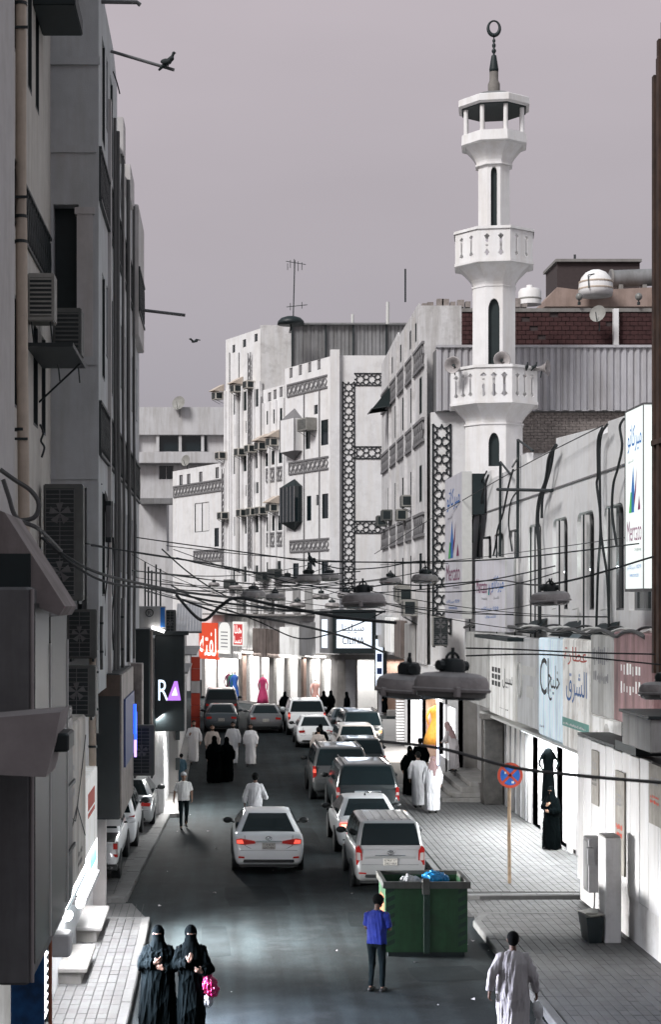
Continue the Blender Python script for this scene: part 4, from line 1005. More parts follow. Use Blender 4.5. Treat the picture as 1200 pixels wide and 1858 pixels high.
dish(P(1087, 570, 73.2), .38, (-.75, -1, .25), 'white satellite dish in front of the red brick wall')
dish(P(325, 732, 139), .6, (-.5, -1, .3), 'small white satellite dish on the far flat roof')
dish(P(338, 836, 118), .4, (-.8, -1, .2), 'round cream satellite dish on the white building left wing')

# ------------------------------------------------------------------ minaret
mat('plate_aged0', (.20, .185, .17), .8, var=.2, scale=5)
YM_ = 63.0; cm = P(897, 0, YM_); cm.z = 0; SM = YM_ / F; rot8 = math.pi / 8 + math.atan2(cm.x, YM_) * -1
MN = empty('minaret', cm, 'white octagonal minaret with three galleries and crescent finial', 'minaret')
mz = lambda py: ZY(py, YM_)
K8 = 1 / math.cos(math.pi / 8)
def octring(hw, z): return [(cm.x + hw * K8 * math.cos(rot8 + k * math.pi / 4), cm.y + hw * K8 * math.sin(rot8 + k * math.pi / 4), z) for k in range(8)]
def octloft(name, prof, m='minaret_white', parent=MN): return MB().loft([octring(h * SM, mz(y)) for h, y in prof]).build(name, m, parent)
def octface(k, hw):                                   # frame of the side k: origin at its left end seen from outside
    a, b_ = Vector(octring(hw, 0)[k]), Vector(octring(hw, 0)[(k + 1) % 8]); return a, (b_ - a).normalized(), (b_ - a).length
def octshaft(name, hw, yb, yt, win=None):
    """shaft of eight wall sheets with real arched openings"""
    hw *= SM
    for k in range(8):
        a, u, L = octface(k, hw); nrm = u.cross(Z); ws = []
        mid = (a + u * L / 2 - cm); facing = nrm.dot(Vector((-cm.x, -cm.y, 0)).normalized())
        if nrm.dot(mid) < 0: continue
        if win and facing > .9: ws = [pointed(L / 2 - win[0] * SM, L / 2 + win[0] * SM, mz(win[2]), mz(win[1]))]
        MB().holed(a, u, Z, -nrm * .18, [(0, mz(yb)), (L, mz(yb)), (L, mz(yt)), (0, mz(yt))], ws, outer_sides=False).build(name, 'minaret_white', MN)
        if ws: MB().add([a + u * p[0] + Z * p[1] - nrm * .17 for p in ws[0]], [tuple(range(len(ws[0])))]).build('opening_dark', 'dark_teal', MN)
octshaft('shaft_wall', 51, 1130, 772, (9.5, 790, 850))
octloft('shaft_lower', [(51, 1095 + 3000 * H / YM_), (51, 1130)])
octshaft('shaft_wall', 38, 673, 523, (10, 548, 672))
octshaft('shaft_wall', 28, 427, 304, (5.5, 309, 424))
def corbel(ya, yb, ra, rb):                          # flares from rb (bottom) to ra (top)
    pr = [(rb * 1.06, yb + 3), (rb * 1.06, yb)]
    for i in range(7): t = i / 6; pr.append((rb + (ra - rb) * (1 - math.cos(t * math.pi / 2)) ** .9, yb + (ya - yb) * t))
    octloft('corbel', pr)
def gallery(ytop, ybot, hw, slots, ycorb, rs):
    octloft('gallery_floor', [(hw * .98, ybot + 1), (hw * .98, ybot - 4)])
    h = hw * SM
    for k in range(8):
        a, u, L = octface(k, h); nrm = u.cross(Z)
        holes = []; zc = (mz(ybot) + mz(ytop)) / 2; sh = (mz(ytop) - mz(ybot)) * .36; w = L * .036
        for i in range(slots):
            x = L * (i + .5 + (.0)) / slots * .86 + L * .07; dw = w * 2.5
            holes.append([(x - w, zc - sh * .55), (x - dw, zc - sh * .78), (x, zc - sh), (x + dw, zc - sh * .78), (x + w, zc - sh * .55), (x + w, zc + sh * .55), (x + dw, zc + sh * .78), (x, zc + sh), (x - dw, zc + sh * .78), (x - w, zc + sh * .55)])
        MB().holed(a, u, Z, -nrm * .12, [(0, mz(ybot)), (L, mz(ybot)), (L, mz(ytop)), (0, mz(ytop))], holes, back=True).build('parapet', 'minaret_white', MN)
    b = MB(); b.loft([octring(h + .05, mz(ytop)), octring(h + .05, mz(ytop - 5)), octring(h - .16, mz(ytop - 5)), octring(h - .16, mz(ytop))], False, False); fixn(b.build('coping', 'minaret_white', MN))
    b = MB(); b.loft([octring(h + .03, mz(ybot + 3)), octring(h + .03, mz(ybot - 2))], True, True); fixn(b.build('moulding', 'minaret_white', MN))
    corbel(ybot + 3, ycorb, rs[0], rs[1])
gallery(677, 737, 77, 3, 772, (72, 50)); gallery(430, 485, 69, 2, 523, (62, 37))
octloft('gallery_floor', [(56, 270), (58, 268), (57, 250), (50, 250)]); corbel(270, 302, 51, 31)
b = MB()
for k in range(8):
    q = Vector(octring(50 * SM, 0)[k]); b.tube([(q.x, q.y, mz(250)), (q.x, q.y, mz(199))], .085, 10)
b.build('column', 'minaret_white', MN, auto=40)
octloft('lantern_slab', [(58, 202), (63, 199), (63, 188), (60, 186)])
octloft('lantern_roof', [(60, 187), (44, 179), (26, 172.5), (12, 169.5)], 'sheet_dark')
octloft('lantern_ceiling', [(57, 204), (57, 202)], 'dark_teal')
b = MB(); pf_ = [(11, 171), (11, 153), (9.5, 150), (8, 146), (8, 131)]; b.lathe([(r * SM, mz(y)) for r, y in pf_], (cm.x, cm.y, 0), 14).build('finial_base', 'plate_aged0', MN, auto=40)
b = MB(); pf_ = [(8, 131), (8.5, 126), (5, 104), (4.5, 101), (2, 100), (2, 97), (4, 94), (4, 91), (1.6, 88), (3.4, 84), (3.4, 81), (1.4, 78), (2.8, 75), (2.8, 73), (1.2, 70), (1.6, 66)]; b.lathe([(r * SM, mz(y)) for r, y in pf_], (cm.x, cm.y, 0), 14).build('finial', 'dark_teal', MN, smooth=True)
b = MB(); cr = Vector((cm.x, cm.y, mz(51)))
b.tube([cr + Vector((math.sin(a) * 10.5 * SM, 0, -math.cos(a) * 13 * SM)) for a in [i * 2 * math.pi / 40 for i in range(41)]], [(.035 + .045 * (.5 + .5 * math.cos(i * 2 * math.pi / 40))) for i in range(41)], 8); b.build('crescent', 'dark_teal', MN, smooth=True)
for i, (px, py, d, lb) in enumerate(((824, 663, (-.5, -1, 0), 'left'), (911, 654, (-.05, -1, .05), 'middle'), (989, 668, (.9, -.5, 0), 'right'))):
    c = P(px, py, YM_ - 1.3); d = Vector(d).normalized(); o = empty('horn_loudspeaker', c, f'grey horn loudspeaker on the lower minaret gallery, {lb} one of three', 'loudspeaker')
    a = d.cross(Z).normalized(); u = a.cross(d)
    rings = [[c + (a * math.cos(2 * math.pi * k / 20) + u * math.sin(2 * math.pi * k / 20)) * r + d * l for k in range(20)] for r, l in ((.07, -.42), (.075, -.2), (.12, -.06), (.2, .06), (.31, .13), (.32, .14), (.29, .13), (.17, .03), (.08, -.1))]
    MB().loft(rings).build('horn', 'lamp_metal', o, smooth=True)
    MB().tube([c - d * .02, c + d * .06], .06, 10).build('driver', 'black_metal', o); MB().tube([c - d * .1, c - d * .15 - Z * .35], .025, 6).build('bracket', 'black_metal', o)

# ------------------------------------------------------------------ long shop building with arched windows
XR = 8.95
RB = empty('arched_window_building', (XR, 48, 0), 'off-white two storey building with arched windows above the shops', 'building')
yr = lambda px: XR * F / (px - CX)
YF, YN = 60.3, 29.0                                   # far end, near end; u runs from far to near
wn = []
for px in (876, 897, 923, 960, 1004, 1048, 1097, 1142):
    yc = yr(px); wn.append(dict(r=(YF - yc, YF - yc + 1.9, 6.3, 8.7), arch=.3, pane='glass_dark', frame='sheet_dark'))
top = []
for (px, z_) in ((846, 10.75), (893, 10.85), (893, 10.55), (932, 10.6), (932, 10.85), (957, 10.85), (957, 10.55), (1010, 10.6), (1010, 10.85), (1092, 10.6), (1092, 10.4), (1104, 10.4), (1104, 10.65), (1135, 10.6)): top.append((YF - yr(px), z_))
outl = [(0, 4.5), (YF - YN, 4.5), (YF - YN, 10.6)] + top[::-1]
outl[-1] = (0, 10.75)
facade(RB, (XR, YF, 0), (0, -1, 0), YF - YN, 4.5, 10.6, wn, 'wall_white', depth=.19, outline=outl)
MB().box(XR + .21, 22, YN, YF, 4.5, 10.3).build('core', 'wall_white', RB)
MB().box(XR - .02, XR + .2, YF - .25, YF, 4.5, 10.7).build('end_wall', 'wall_white', RB)
b = MB(); b.box(XR - .03, XR + .02, YN, YF - .3, 9.50, 9.54); b.build('parapet_seam', 'lattice_grey', RB)
b = MB()
for px in (886, 908, 940, 978, 1022, 1068, 1116): y = yr(px); b.box(XR - .14, XR + .01, y - .13, y + .13, 5.6, 8.6)
b.build('pilaster', 'wall_white', RB)
b = MB()
for px in (862, 912, 946, 975, 983, 1028, 1073, 1120): y = yr(px); b.tube([(XR - .17, y, 8.6), (XR - .17, y, 5.2)], .022, 6)
b.build('downpipe', 'black_metal', RB)
# lamps in the window recesses
for k, w in enumerate(wn[3:]):
    y = YF - (w['r'][0] + .67); o = area(RB, (XR + .08, y, 7.35), (0, .8, 1), .5, .2, 4, (.88, 1, .93), name='recess_light')
    b = MB(); b.obox((XR + .12, y, 7.28), (0, 1, 0), (1, 0, 0), Z, .22, .03, .02); b.build('recess_lamp', 'tube_cool', RB)
# dark brackets and pipe frame on the facade
o = empty('roof_bracket', (XR, 46, 9), 'black steel bracket frame sticking out of the parapet', 'bracket')
b = MB()
for a in ((909, 838, 908, 1010), (941, 797, 940, 1012)): b.tube([P(a[0], a[1], yr(a[0]) - .5), P(a[2], a[3], yr(a[0]) - .5)], .045, 6)
b.tube([P(904, 888, 47), P(1003, 890, 43)], .05, 6); b.tube([P(941, 798, 49), P(968, 818, 47)], .035, 6); b.tube([P(909, 838, 52), P(928, 862, 50)], .035, 6); b.tube([P(941, 830, 49), P(930, 848, 49)], .03, 6)
b.build('steel_bar', 'black_metal', o)
# black cables hanging down the wall
def wall_cable(pts, r, label, X=XR - .2, m='cable_black', cat='cable', group='black cables down the arched building'):
    ps = []
    for px, py in pts: Y = X * F / (px - CX); ps.append(P(px, py, Y))
    ps = smooth_pts(ps)
    return tag(MB().tube(ps, r * .6, 6).build('wall_cable', m), label, cat, group)
def smooth_pts(ps, n=6):
    out_ = []
    for i in range(len(ps) - 1):
        p0, p1, p2, p3 = ps[max(i - 1, 0)], ps[i], ps[i + 1], ps[min(i + 2, len(ps) - 1)]
        for k in range(n):
            t = k / n; out_.append(.5 * ((2 * p1) + (p2 - p0) * t + (2 * p0 - 5 * p1 + 4 * p2 - p3) * t * t + (3 * p1 - p0 - 3 * p2 + p3) * t ** 3))
    out_.append(ps[-1]); return out_
wall_cable([(884, 855), (872, 880), (866, 910), (858, 950), (858, 985)], .05, 'black cable looping over the parapet beside the far hanging sign')
wall_cable([(887, 862), (876, 900), (872, 950), (868, 1000), (868, 1014)], .06, 'thick black cable right of the looping one, left of the steel bracket')
wall_cable([(932, 852), (924, 880), (914, 930), (904, 960), (900, 990), (896, 1008)], .05, 'black cable slanting down behind the steel bracket')
wall_cable([(941, 890), (928, 910), (924, 950), (930, 1000)], .04, 'thin black cable bowing left under the steel bracket')
wall_cable([(1010, 808), (998, 830), (992, 870), (980, 905), (976, 950), (980, 1010), (980, 1150)], .09, 'fat black cable bundle falling from the parapet step')
wall_cable([(1006, 812), (1000, 850), (986, 900), (984, 940)], .06, 'second strand beside the fat cable bundle at the parapet step')
wall_cable([(1094, 776), (1086, 800), (1086, 860), (1084, 880), (1090, 930), (1090, 980), (1086, 1040), (1083, 1147)], .05, 'long black cable from parapet to shop signs, left of the lit sign')
wall_cable([(1103, 770), (1090, 800), (1090, 900), (1092, 970), (1103, 1050), (1106, 1140)], .05, 'black cable crossing the long one, left of the lit sign')
wall_cable([(1133, 760), (1126, 775), (1130, 810), (1122, 850), (1114, 880), (1112, 930), (1120, 990)], .05, 'black cable hanging right beside the lit sign')

# ------------------------------------------------------------------ the three shop-name boxes
emis('lightbox_white', (.90, .97, .94), .82)
mat('board_lilac', (.62, .61, .66), .55, var=.06, scale=1.2, streak=.1)
mat('board_edge', (.62, .62, .60), .6, var=.06)
emis('lit_blue', (.01, .16, .50), .5); emis('lit_maroon', (.22, .01, .11), .45); emis('lit_green', (.10, .55, .12), .5); emis('lit_dark', (.03, .09, .08), .2)
def logo(parent, o, u, w, h, mats):
    """tall coloured zigzag peak between the two words"""
    o, u = Vector(o), Vector(u).normalized(); n = u.cross(Z) * .007
    def tri(pts, m): MB().add([o + u * p[0] * w + Z * p[1] * h + n for p in pts], [tuple(range(len(pts)))]).build('emblem', m, parent)
    tri([(.12, .02), (.30, .02), (.34, .42), (.24, .46)], mats[0]); tri([(.30, .02), (.48, .02), (.50, .45), (.42, 1), (.30, .5)], mats[1]); n = n * 1.5
    tri([(.50, .12), (.62, .45), (.68, .96), (.58, .6), (.48, .3)], mats[2]); tri([(.74, .05), (.92, .05), (.83, .36)], mats[2])
def mercato(o, a, u, L, z0, h, lit):
    m = ('lit_blue', 'lit_maroon', 'lit_green', 'lit_dark') if lit else ('print_blue', 'print_maroon', 'print_green', 'print_grey')
    u = Vector(u).normalized(); a = Vector(a); q = lambda x, z: a + u * L * x + Z * (z0 + h * z)
    text('ميركاتو', q(.14, .76), u, Z, L * .76, h * .155, m[0], o, ar=True); text('للتسوق', q(.16, .705), u, Z, L * .3, h * .018, m[3], o, ar=True)
    logo(o, q(.12, .42), u, L * .8, h * .27, (m[2], m[0], m[1]))
    text('Mercato', q(.1, .265), u, Z, L * .8, h * .115, m[1], o); text('Shopping', q(.52, .205), u, Z, L * .36, h * .022, m[3], o)
    text('920 ميركاتو', q(.12, .105), u, Z, L * .75, h * .028, m[0], o, ar=True); text('www.mercato', q(.25, .065), u, Z, L * .5, h * .02, m[0], o)
XS = 8.42
ya, yb = XS * F / (1136 - CX), XS * F / (1169 - CX); z0, z1 = ZY(1068, (ya + yb) / 2), ZY(742, (ya + yb) / 2)
o = empty('lit_shop_sign', (XS, ya, z0), 'tall glowing white sign with coloured peak emblem at the right edge', 'sign')
MB().box(XS, XS + .42, yb, ya, z0, z1).build('light_box', 'lightbox_white', o)
b = MB()
for y in (yb, ya): b.box(XS - .012, XS + .0, y - .02, y + .02, z0, z1)
b.box(XS - .01, XS + .45, yb - .02, ya + .02, z0 - .06, z0 - .002); b.box(XS - .01, XS + .45, yb - .02, ya + .02, z1 + .002, z1 + .04); b.box(XS + .17, XS + .19, yb - .012, yb - .001, z0, z1); b.build('edge_trim', 'grey_metal', o)
mercato(o, (XS, ya, 0), (0, -1, 0), ya - yb, z0, z1 - z0, True)
area(o, (XS - .15, (ya + yb) / 2, (z0 + z1) / 2), (-1, -.2, -.2), 1.2, 3.2, 50, (.88, 1, .95))
xs = 8.1; ya, yb = xs * F / (808 - CX), xs * F / (838.5 - CX); z0, z1 = ZY(1122, 58), ZY(866, 58)
o = empty('hanging_shop_sign', (xs, yb, z0), 'tall unlit lilac grey sign with coloured emblem right of the star lattice', 'sign')
MB().box(xs, xs + .33, yb, ya, z0, z1).build('box', 'board_lilac', o); MB().box(xs + .01, xs + .34, yb - .02, yb - .003, z0 + .01, z1 - .01).build('side_panel', 'board_edge', o)
mercato(o, (xs, ya, 0), (0, -1, 0), ya - yb, z0, z1 - z0, False)
MB().box(xs + .36, xs + .75, yb - .1, yb + .4, ZY(935, 56), ZY(862, 56)).build('back_frame', 'dark_teal', o)
a = P(863, 0, 51); c = P(919, 0, 48.4); u = (c - a); u.z = 0; L = u.length; u.normalize(); nn = u.cross(Z); z0, z1 = ZY(1146, 49.5), ZY(1014, 49.5)
o = empty('angled_shop_sign', (a.x, a.y, z0), 'low unlit sign board with maroon and blue words set at an angle', 'sign')
a.z = 0; b = MB(); b.obox(a + u * L / 2 - nn * .12 + Z * (z0 + z1) / 2, u, nn, Z, L / 2, .12, (z1 - z0) / 2); b.build('box', 'board_lilac', o)
e = a + u * L; b = MB(); b.obox(e + Vector((.14, .08, 0)) - nn * .02 + Z * (z0 + z1) / 2, (1, .45, 0), (0, 1, 0), Z, .14, .02, (z1 - z0) / 2 - .01); b.build('side_panel', 'board_edge', o)
b = MB(); b.obox(a + u * L / 2 + nn * .004 + Z * z1, u, nn, Z, L / 2, .01, .025); b.obox(a + u * L - u * .02 + nn * .004 + Z * (z0 + z1) / 2, u, nn, Z, .02, .01, (z1 - z0) / 2); b.build('rim', 'board_edge', o)
q = lambda x, z: a + u * L * x + Z * (z0 + (z1 - z0) * z); hh = z1 - z0
text('Mercato', q(.05, .53), u, Z, L * .35, hh * .2, 'print_maroon', o); text('ميركاتو', q(.55, .53), u, Z, L * .38, hh * .24, 'print_blue', o, ar=True); logo(o, q(.42, .5), u, L * .13, hh * .17, ('print_green', 'print_blue', 'print_maroon'))
text('Shopping', q(.22, .43), u, Z, L * .18, hh * .04, 'print_grey', o); text('للتسوق', q(.6, .44), u, Z, L * .18, hh * .05, 'print_grey', o, ar=True)
text('920 ميركاتو', q(.22, .29), u, Z, L * .55, hh * .055, 'print_blue', o, ar=True); text('للتسوق', q(.34, .18), u, Z, L * .34, hh * .05, 'print_blue', o, ar=True)
b = MB(); b.box(8.0, 8.95, 46, 52, z0 - .22, z0 - .12); b.build('shelf', 'dark_teal', o)

def strokes(parent, o, u, w, h, m, n=9, rows=1, off=.006, seed=1):
    """worn unreadable lettering: short upright and flat strokes"""
    rg = random.Random(seed); o, u = Vector(o), Vector(u).normalized(); nn = u.cross(Z) * off; b = MB()
    for r_ in range(rows):
        z0 = h * r_ / rows; hh = h / rows * .78
        for k in range(n):
            x = w * k / n; ww = w / n * rg.uniform(.3, .75); a0 = rg.uniform(0, .3) * hh; a1 = rg.uniform(.55, 1) * hh
            b.add([o + u * p[0] + Z * (z0 + p[1]) + nn for p in ((x, a0), (x + ww, a0), (x + ww, a1), (x, a1))], [(0, 1, 2, 3)])
    return b.build('lettering', m, parent)
# ------------------------------------------------------------------ shop fascia boards over the right pavement
XB = 8.45
yb_ = lambda px: XB * F / (px - CX)
def board(px0, px1, m, label, z0=3.12, z1=5.5, tilt=.0):
    ya, yb = yb_(px0), yb_(px1); o = empty('fascia_board', (XB, ya, z0), label, 'sign')
    MB().cbox(XB, XB + .4, yb + .04, ya - .04, z0, z1, .03).build('panel', m, o)
    return o, Vector((XB, ya - .06, z0)), ya - yb - .12, z1 - z0
US = Vector((0, -1, 0))
mat('board_pink', (.34, .20, .205), .6, var=.3, scale=1.2, streak=.5, glow=.22); mat('board_rusty', (.72, .71, .69), .6, var=.15, scale=1.4, streak=.5, dirt=(.2, .14, .1), dirtamt=.6, glow=.5)  # glow added to both boards in place of lamplight
mat('panel_grey_glow', (.42, .42, .41), .6, var=.15, scale=1, streak=.35, glow=.28)  # grey panel again, with glow added to look lit
o, a, L, h = board(846, 886, 'panel_grey_glow', 'grey blank fascia board with faint chevron, farthest of the right boards')
MB().add([a + US * L * x + Z * h * z + Vector((-.006, 0, 0)) for x, z in ((.3, .3), (.5, .12), (.8, .32), (.5, .2))], [(0, 1, 2, 3)]).build('emblem', 'board_edge', o)
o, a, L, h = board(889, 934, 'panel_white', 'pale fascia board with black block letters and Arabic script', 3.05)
b = MB()
for k in range(3):
    for r_ in range(3):
        if True: b.prism([(L * (.1 + k * .13), h * (.36 + r_ * .085)), (L * (.19 + k * .13), h * (.36 + r_ * .085)), (L * (.19 + k * .13), h * (.42 + r_ * .085)), (L * (.1 + k * .13), h * (.42 + r_ * .085))], a, US, Z, Vector((-.006, 0, 0)))
b.build('lettering', 'print_black', o); text('سبيل', a + US * L * .55 + Z * h * .36, US, Z, L * .4, h * .24, 'print_black', o, ar=True); strokes(o, a + US * L * .45 + Z * h * .1, US, L * .35, h * .02, 'print_black', 6)
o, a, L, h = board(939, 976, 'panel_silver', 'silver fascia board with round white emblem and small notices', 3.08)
b = MB(); b.tube([a + US * (L * (.14 + .12 * math.cos(t))) + Z * h * (.5 + .2 * math.sin(t)) - Vector((.02, 0, 0)) for t in [k * math.pi / 10 for k in range(21)]], .04, 6); b.build('emblem', 'board_edge', o)
for (x0, x1, zz0, zz1) in ((.3, .95, .58, .68), (.5, .85, .33, .46)): MB().box(XB - .012, XB - .002, a.y - L * x1, a.y - L * x0, a.z + h * zz0, a.z + h * zz1).build('notice', 'board_edge', o)
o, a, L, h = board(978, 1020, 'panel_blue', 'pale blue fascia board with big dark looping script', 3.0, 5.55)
text('C', a + US * L * .06 + Z * h * .42, US, Z, L * .32, h * .38, 'print_black', o); text('l', a + US * L * .42 + Z * h * .44, US, Z, L * .05, h * .36, 'print_black', o); text('خليج', a + US * L * .45 + Z * h * .38, US, Z, L * .5, h * .36, 'print_black', o, ar=True); strokes(o, a + US * L * .06 + Z * h * .07, US, L * .22, h * .06, 'print_black', 4, seed=3)
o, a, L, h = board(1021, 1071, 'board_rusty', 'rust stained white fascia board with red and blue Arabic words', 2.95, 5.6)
text('عطارة', a + US * L * .08 + Z * h * .76, US, Z, L * .85, h * .17, 'print_red', o, ar=True); text('الشرق', a + US * L * .15 + Z * h * .42, US, Z, L * .78, h * .3, 'print_blue', o, ar=True)
MB().box(XB - .008, XB - .002, a.y - L, a.y, a.z + h * .19, a.z + h * .27).build('stripe', mat('print_teal', (.16, .42, .36), .6, var=.1), o); strokes(o, a + US * L * .06 + Z * h * .205, US, L * .86, h * .035, 'print_white', 16, off=.012, seed=4)
o, a, L, h = board(1072, 1113, 'panel_grey_glow', 'streaked grey fascia board with faded writing above the twin ovals', 3.95, 5.75)
strokes(o, a + US * L * .15 + Z * h * .4, US, L * .7, h * .2, 'print_grey', 12, seed=5); strokes(o, a + US * L * .1 + Z * h * .62, US, L * .8, h * .33, 'print_grey', 9, seed=6)
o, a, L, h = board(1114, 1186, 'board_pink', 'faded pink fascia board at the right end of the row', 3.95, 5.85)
strokes(o, a + US * L * .2 + Z * h * .32, US, L * .55, h * .42, 'panel_white', 7, 2, seed=7)
o = empty('oval_vent_board', (XB, yb_(1090), 3), 'pale panel with two dark oval openings under the grey board', 'panel')
ya, yb2 = yb_(1073), yb_(1112)
def ov(cx, cz, rx, rz): return [(cx + rx * math.cos(t), cz + rz * math.sin(t)) for t in [k * math.pi / 10 for k in range(20)]]
L = ya - yb2; MB().holed((XB + .02, ya, 0), US, Z, (.2, 0, 0), [(0, 2.9), (L, 2.9), (L, 3.9), (0, 3.9)], [ov(L * .27, 3.33, .2, .3), ov(L * .7, 3.42, .32, .4)]).build('panel', 'panel_white', o)
MB().box(XB + .2, XB + .25, yb2, ya, 2.9, 3.9).build('back', 'dark_teal', o)
# cable tray and loose pipes above the boards
o = empty('cable_tray', (8.5, 45, 5.6), 'sagging grey cables and tarp lying along the fascia tops', 'cables')
for q in range(3):
    ps = []
    for k in range(26): px = 846 + k * 13.2; Y = (XB + .05) * F / (px - CX); ps.append(Vector((XB + .0 + .12 * q, Y, 5.62 + .13 * abs(math.sin(k * .75 + q * 1.3)) + .04 * q + (k / 26) * .15)))
    MB().tube(smooth_pts(ps, 3), .045 - .008 * q, 6).build('cable', ('cable_grey', 'board_edge', 'cable_black')[q], o)
b = MB()
for k in range(5):
    y = 36 + k * 4.2 + random.uniform(0, 1); b.add([(XB + .05, y, 5.62), (XB + .05, y + 2.6, 5.62), (XB + .5, y + 2.2, 5.98), (XB + .5, y + .3, 6.05), (XB + .25, y + 1.3, 5.95)], [(0, 1, 4), (1, 2, 4), (2, 3, 4), (3, 0, 4)])
b.build('tarp', 'dark_teal', o)
b = MB()
for px in (935, 1010, 1048, 1100): Y = yr(px); b.tube([(XR - .1, Y, 6.3), (XR - .1, Y - .6, 6.34), (XR - .1, Y - .6, 5.9)], .02, 6)
b.build('conduit', 'board_edge', o)

# ------------------------------------------------------------------ shopfronts under the boards
zc = 3.1
ops = [dict(r=(YF - 43.9, YF - 41.6, .14, 2.95), pane=None), dict(r=(YF - 40.9, YF - 38.2, .14, 2.95), pane=None), dict(r=(YF - 47.3, YF - 44.6, .14, 2.9), pane=None), dict(r=(YF - 37.6, YF - 36.1, .14, 2.9), pane=None)]
facade(RB, (XR, YF, 0), (0, -1, 0), YF - YN, 0, 4.5, ops, 'wall_white_worn', depth=.15, name='shopfront_wall')
for k, d in enumerate(ops):
    r = d['r']; shop_room(RB, (XR, YF - r[0], 0), (0, -1, 0), r[1] - r[0], 2.8, 2.2)
    shop_light(RB, (XR + 1.0, YF - (r[0] + r[1]) / 2, 2.9), (0, 1, 0), (r[1] - r[0]) * .9, 110, (1, .99, .97), None, w=1.6)
MB().box(XB + .05, XR, YN, YF - 6, 2.86, 2.93).build('soffit', 'board_edge', RB)
# strip lights under the boards: they flood the pavement
for (ya, yb, pw) in ((47.2, 43.2, 700), (42.2, 38.4, 480), (37.4, 35.2, 90)):
    tube_lamp(RB, (8.62, ya, 2.84), (8.62, yb, 2.84), 'tube_cool', .035)
    area(RB, (8.55, (ya + yb) / 2, 2.8), (-.3, 0, -1), .25, ya - yb, pw, (.95, .98, 1), name='strip_light', along=(0, 1, 0))
# folding white grilles
for (ya, n) in ((45.4, 5), (42.0, 3)):
    b = MB()
    for k in range(n): y = ya - k * .18; b.box(XR - .14, XR - .06, y - .03, y + .03, .16, 2.8); b.box(XR - .10, XR - .08, y - .18, y, .9, .95); b.box(XR - .10, XR - .08, y - .18, y, 2.0, 2.05)
    b.build('folding_grille', 'white_paint', RB)
b = MB()
for y in (40.95, 40.0, 39.1, 38.2): b.box(XR - .05, XR + .05, y - .05, y + .05, .14, 2.9)
b.box(XR - .05, XR + .05, 38.2, 40.9, 1.0, 1.08); b.box(XR - .05, XR + .05, 38.2, 40.9, 2.3, 2.38); b.build('door_frame', 'white_paint', RB)
MB().add([(XR + .02, 40.9, .14), (XR + .02, 38.2, .14), (XR + .02, 38.2, 2.9), (XR + .02, 40.9, 2.9)], [(0, 1, 2, 3)]).build('door_panel', 'shop_white', RB)
b = MB(); b.box(XR - .06, XR, 47.6, 51.4, .15, 2.9); b.build('blind_panel', 'wall_white_worn', RB); b = MB()
for k in range(5): b.box(XR - .1, XR - .05, 47.9 + k * .85, 48.0 + k * .85, .15, 2.9)
b.build('panel_batten', 'sheet_dark', RB)
# steps to the gold dress shop
o = empty('shop_steps', (8, 55, 0), 'dark stone steps up to the shop with the gold dress', 'steps')
for k in range(4): MB().cbox(7.05 + k * .32, 8.94, 52.6 + .08 * k, 57.6, .1 + k * .16, .1 + (k + 1) * .16, .015).build('step', 'concrete', o)
o = empty('stone_pier', (8.4, 53.2, 0), 'dark marbled stone pier beside the shop steps', 'pillar')
MB().cbox(8.3, 8.92, 52.0, 52.55, .12, 2.8, .02).build('shaft', mat('marble_dark', (.07, .065, .06), .35, var=.5, scale=3), o)
MB().cbox(8.25, 8.94, 51.95, 52.6, 2.8, 2.95, .01).build('cap', 'concrete', o)

# gold dress shop in the foot of the strip wall block
GS = empty('gold_dress_shop', (8.4, 64, 0), 'bright little shop with gold dress display beyond the steps', 'shop')
xg = 8.3
MB().box(xg, xg + .12, 60.4, 60.9, 0, 3.0).build('pier', 'white_paint', GS)
facade(GS, (xg, 74.5, 0), (0, -1, 0), 17.0, 0, 4.0, [dict(r=(1.2, 5.8, .2, 2.75), pane=None), dict(r=(6.6, 11.2, .2, 2.75), pane=None), dict(r=(11.9, 16.2, .75, 2.75), pane=None)], 'white_paint', depth=.15)
for (p, l, w, pw, cl) in ((73.3, 4.6, 'shop_white', 130, (1, .98, .97)), (67.9, 4.6, 'tan_plaster', 150, (1, .82, .55)), (62.6, 4.3, 'shop_white', 110, (.93, .96, 1))):
    shop_room(GS, (xg, p, 0), (0, -1, 0), l, 2.6, 1.8, wall=w); shop_light(GS, (xg + .8, p - l / 2, 2.75), (0, 1, 0), l * .9, pw, cl, None, w=1.4)
area(GS, (xg - .3, 68, 2.85), (-.7, -.1, -1), .3, 10, 420, (1, .96, .92), name='strip_light', along=(0, 1, 0))
tube_lamp(GS, (xg - .08, 73.8, 2.85), (xg - .08, 62, 2.85), 'tube_white', .04)
b = MB()
for k in range(20): b.box(xg - .38, xg - .02, 74.3, 74.7, .2 + k * .13, .28 + k * .13)
b.build('shutter_slat', 'white_paint', GS)
b = MB(); b.tube([(xg - .03, 68.2, .3), (xg - .03, 68.2, 2.8)], .03, 6); b.tube([(xg - .03, 62.9, .3), (xg - .03, 62.9, 2.8)], .03, 6); b.build('light_strip', 'tube_blue', GS)
garment((xg + .35, 66.0, .8), 1.65, .95, .7, 'dress_gold', 'shining gold dress on a mannequin in the lit shop window')
garment((xg + .35, 67.2, .55), 1.55, .5, .5, 'dress_rose', 'pale orange dress on a mannequin left of the gold dress')
MB().box(xg, 8.94, 57.5, 57.62, 0, 4).build('return_wall', 'concrete', GS)

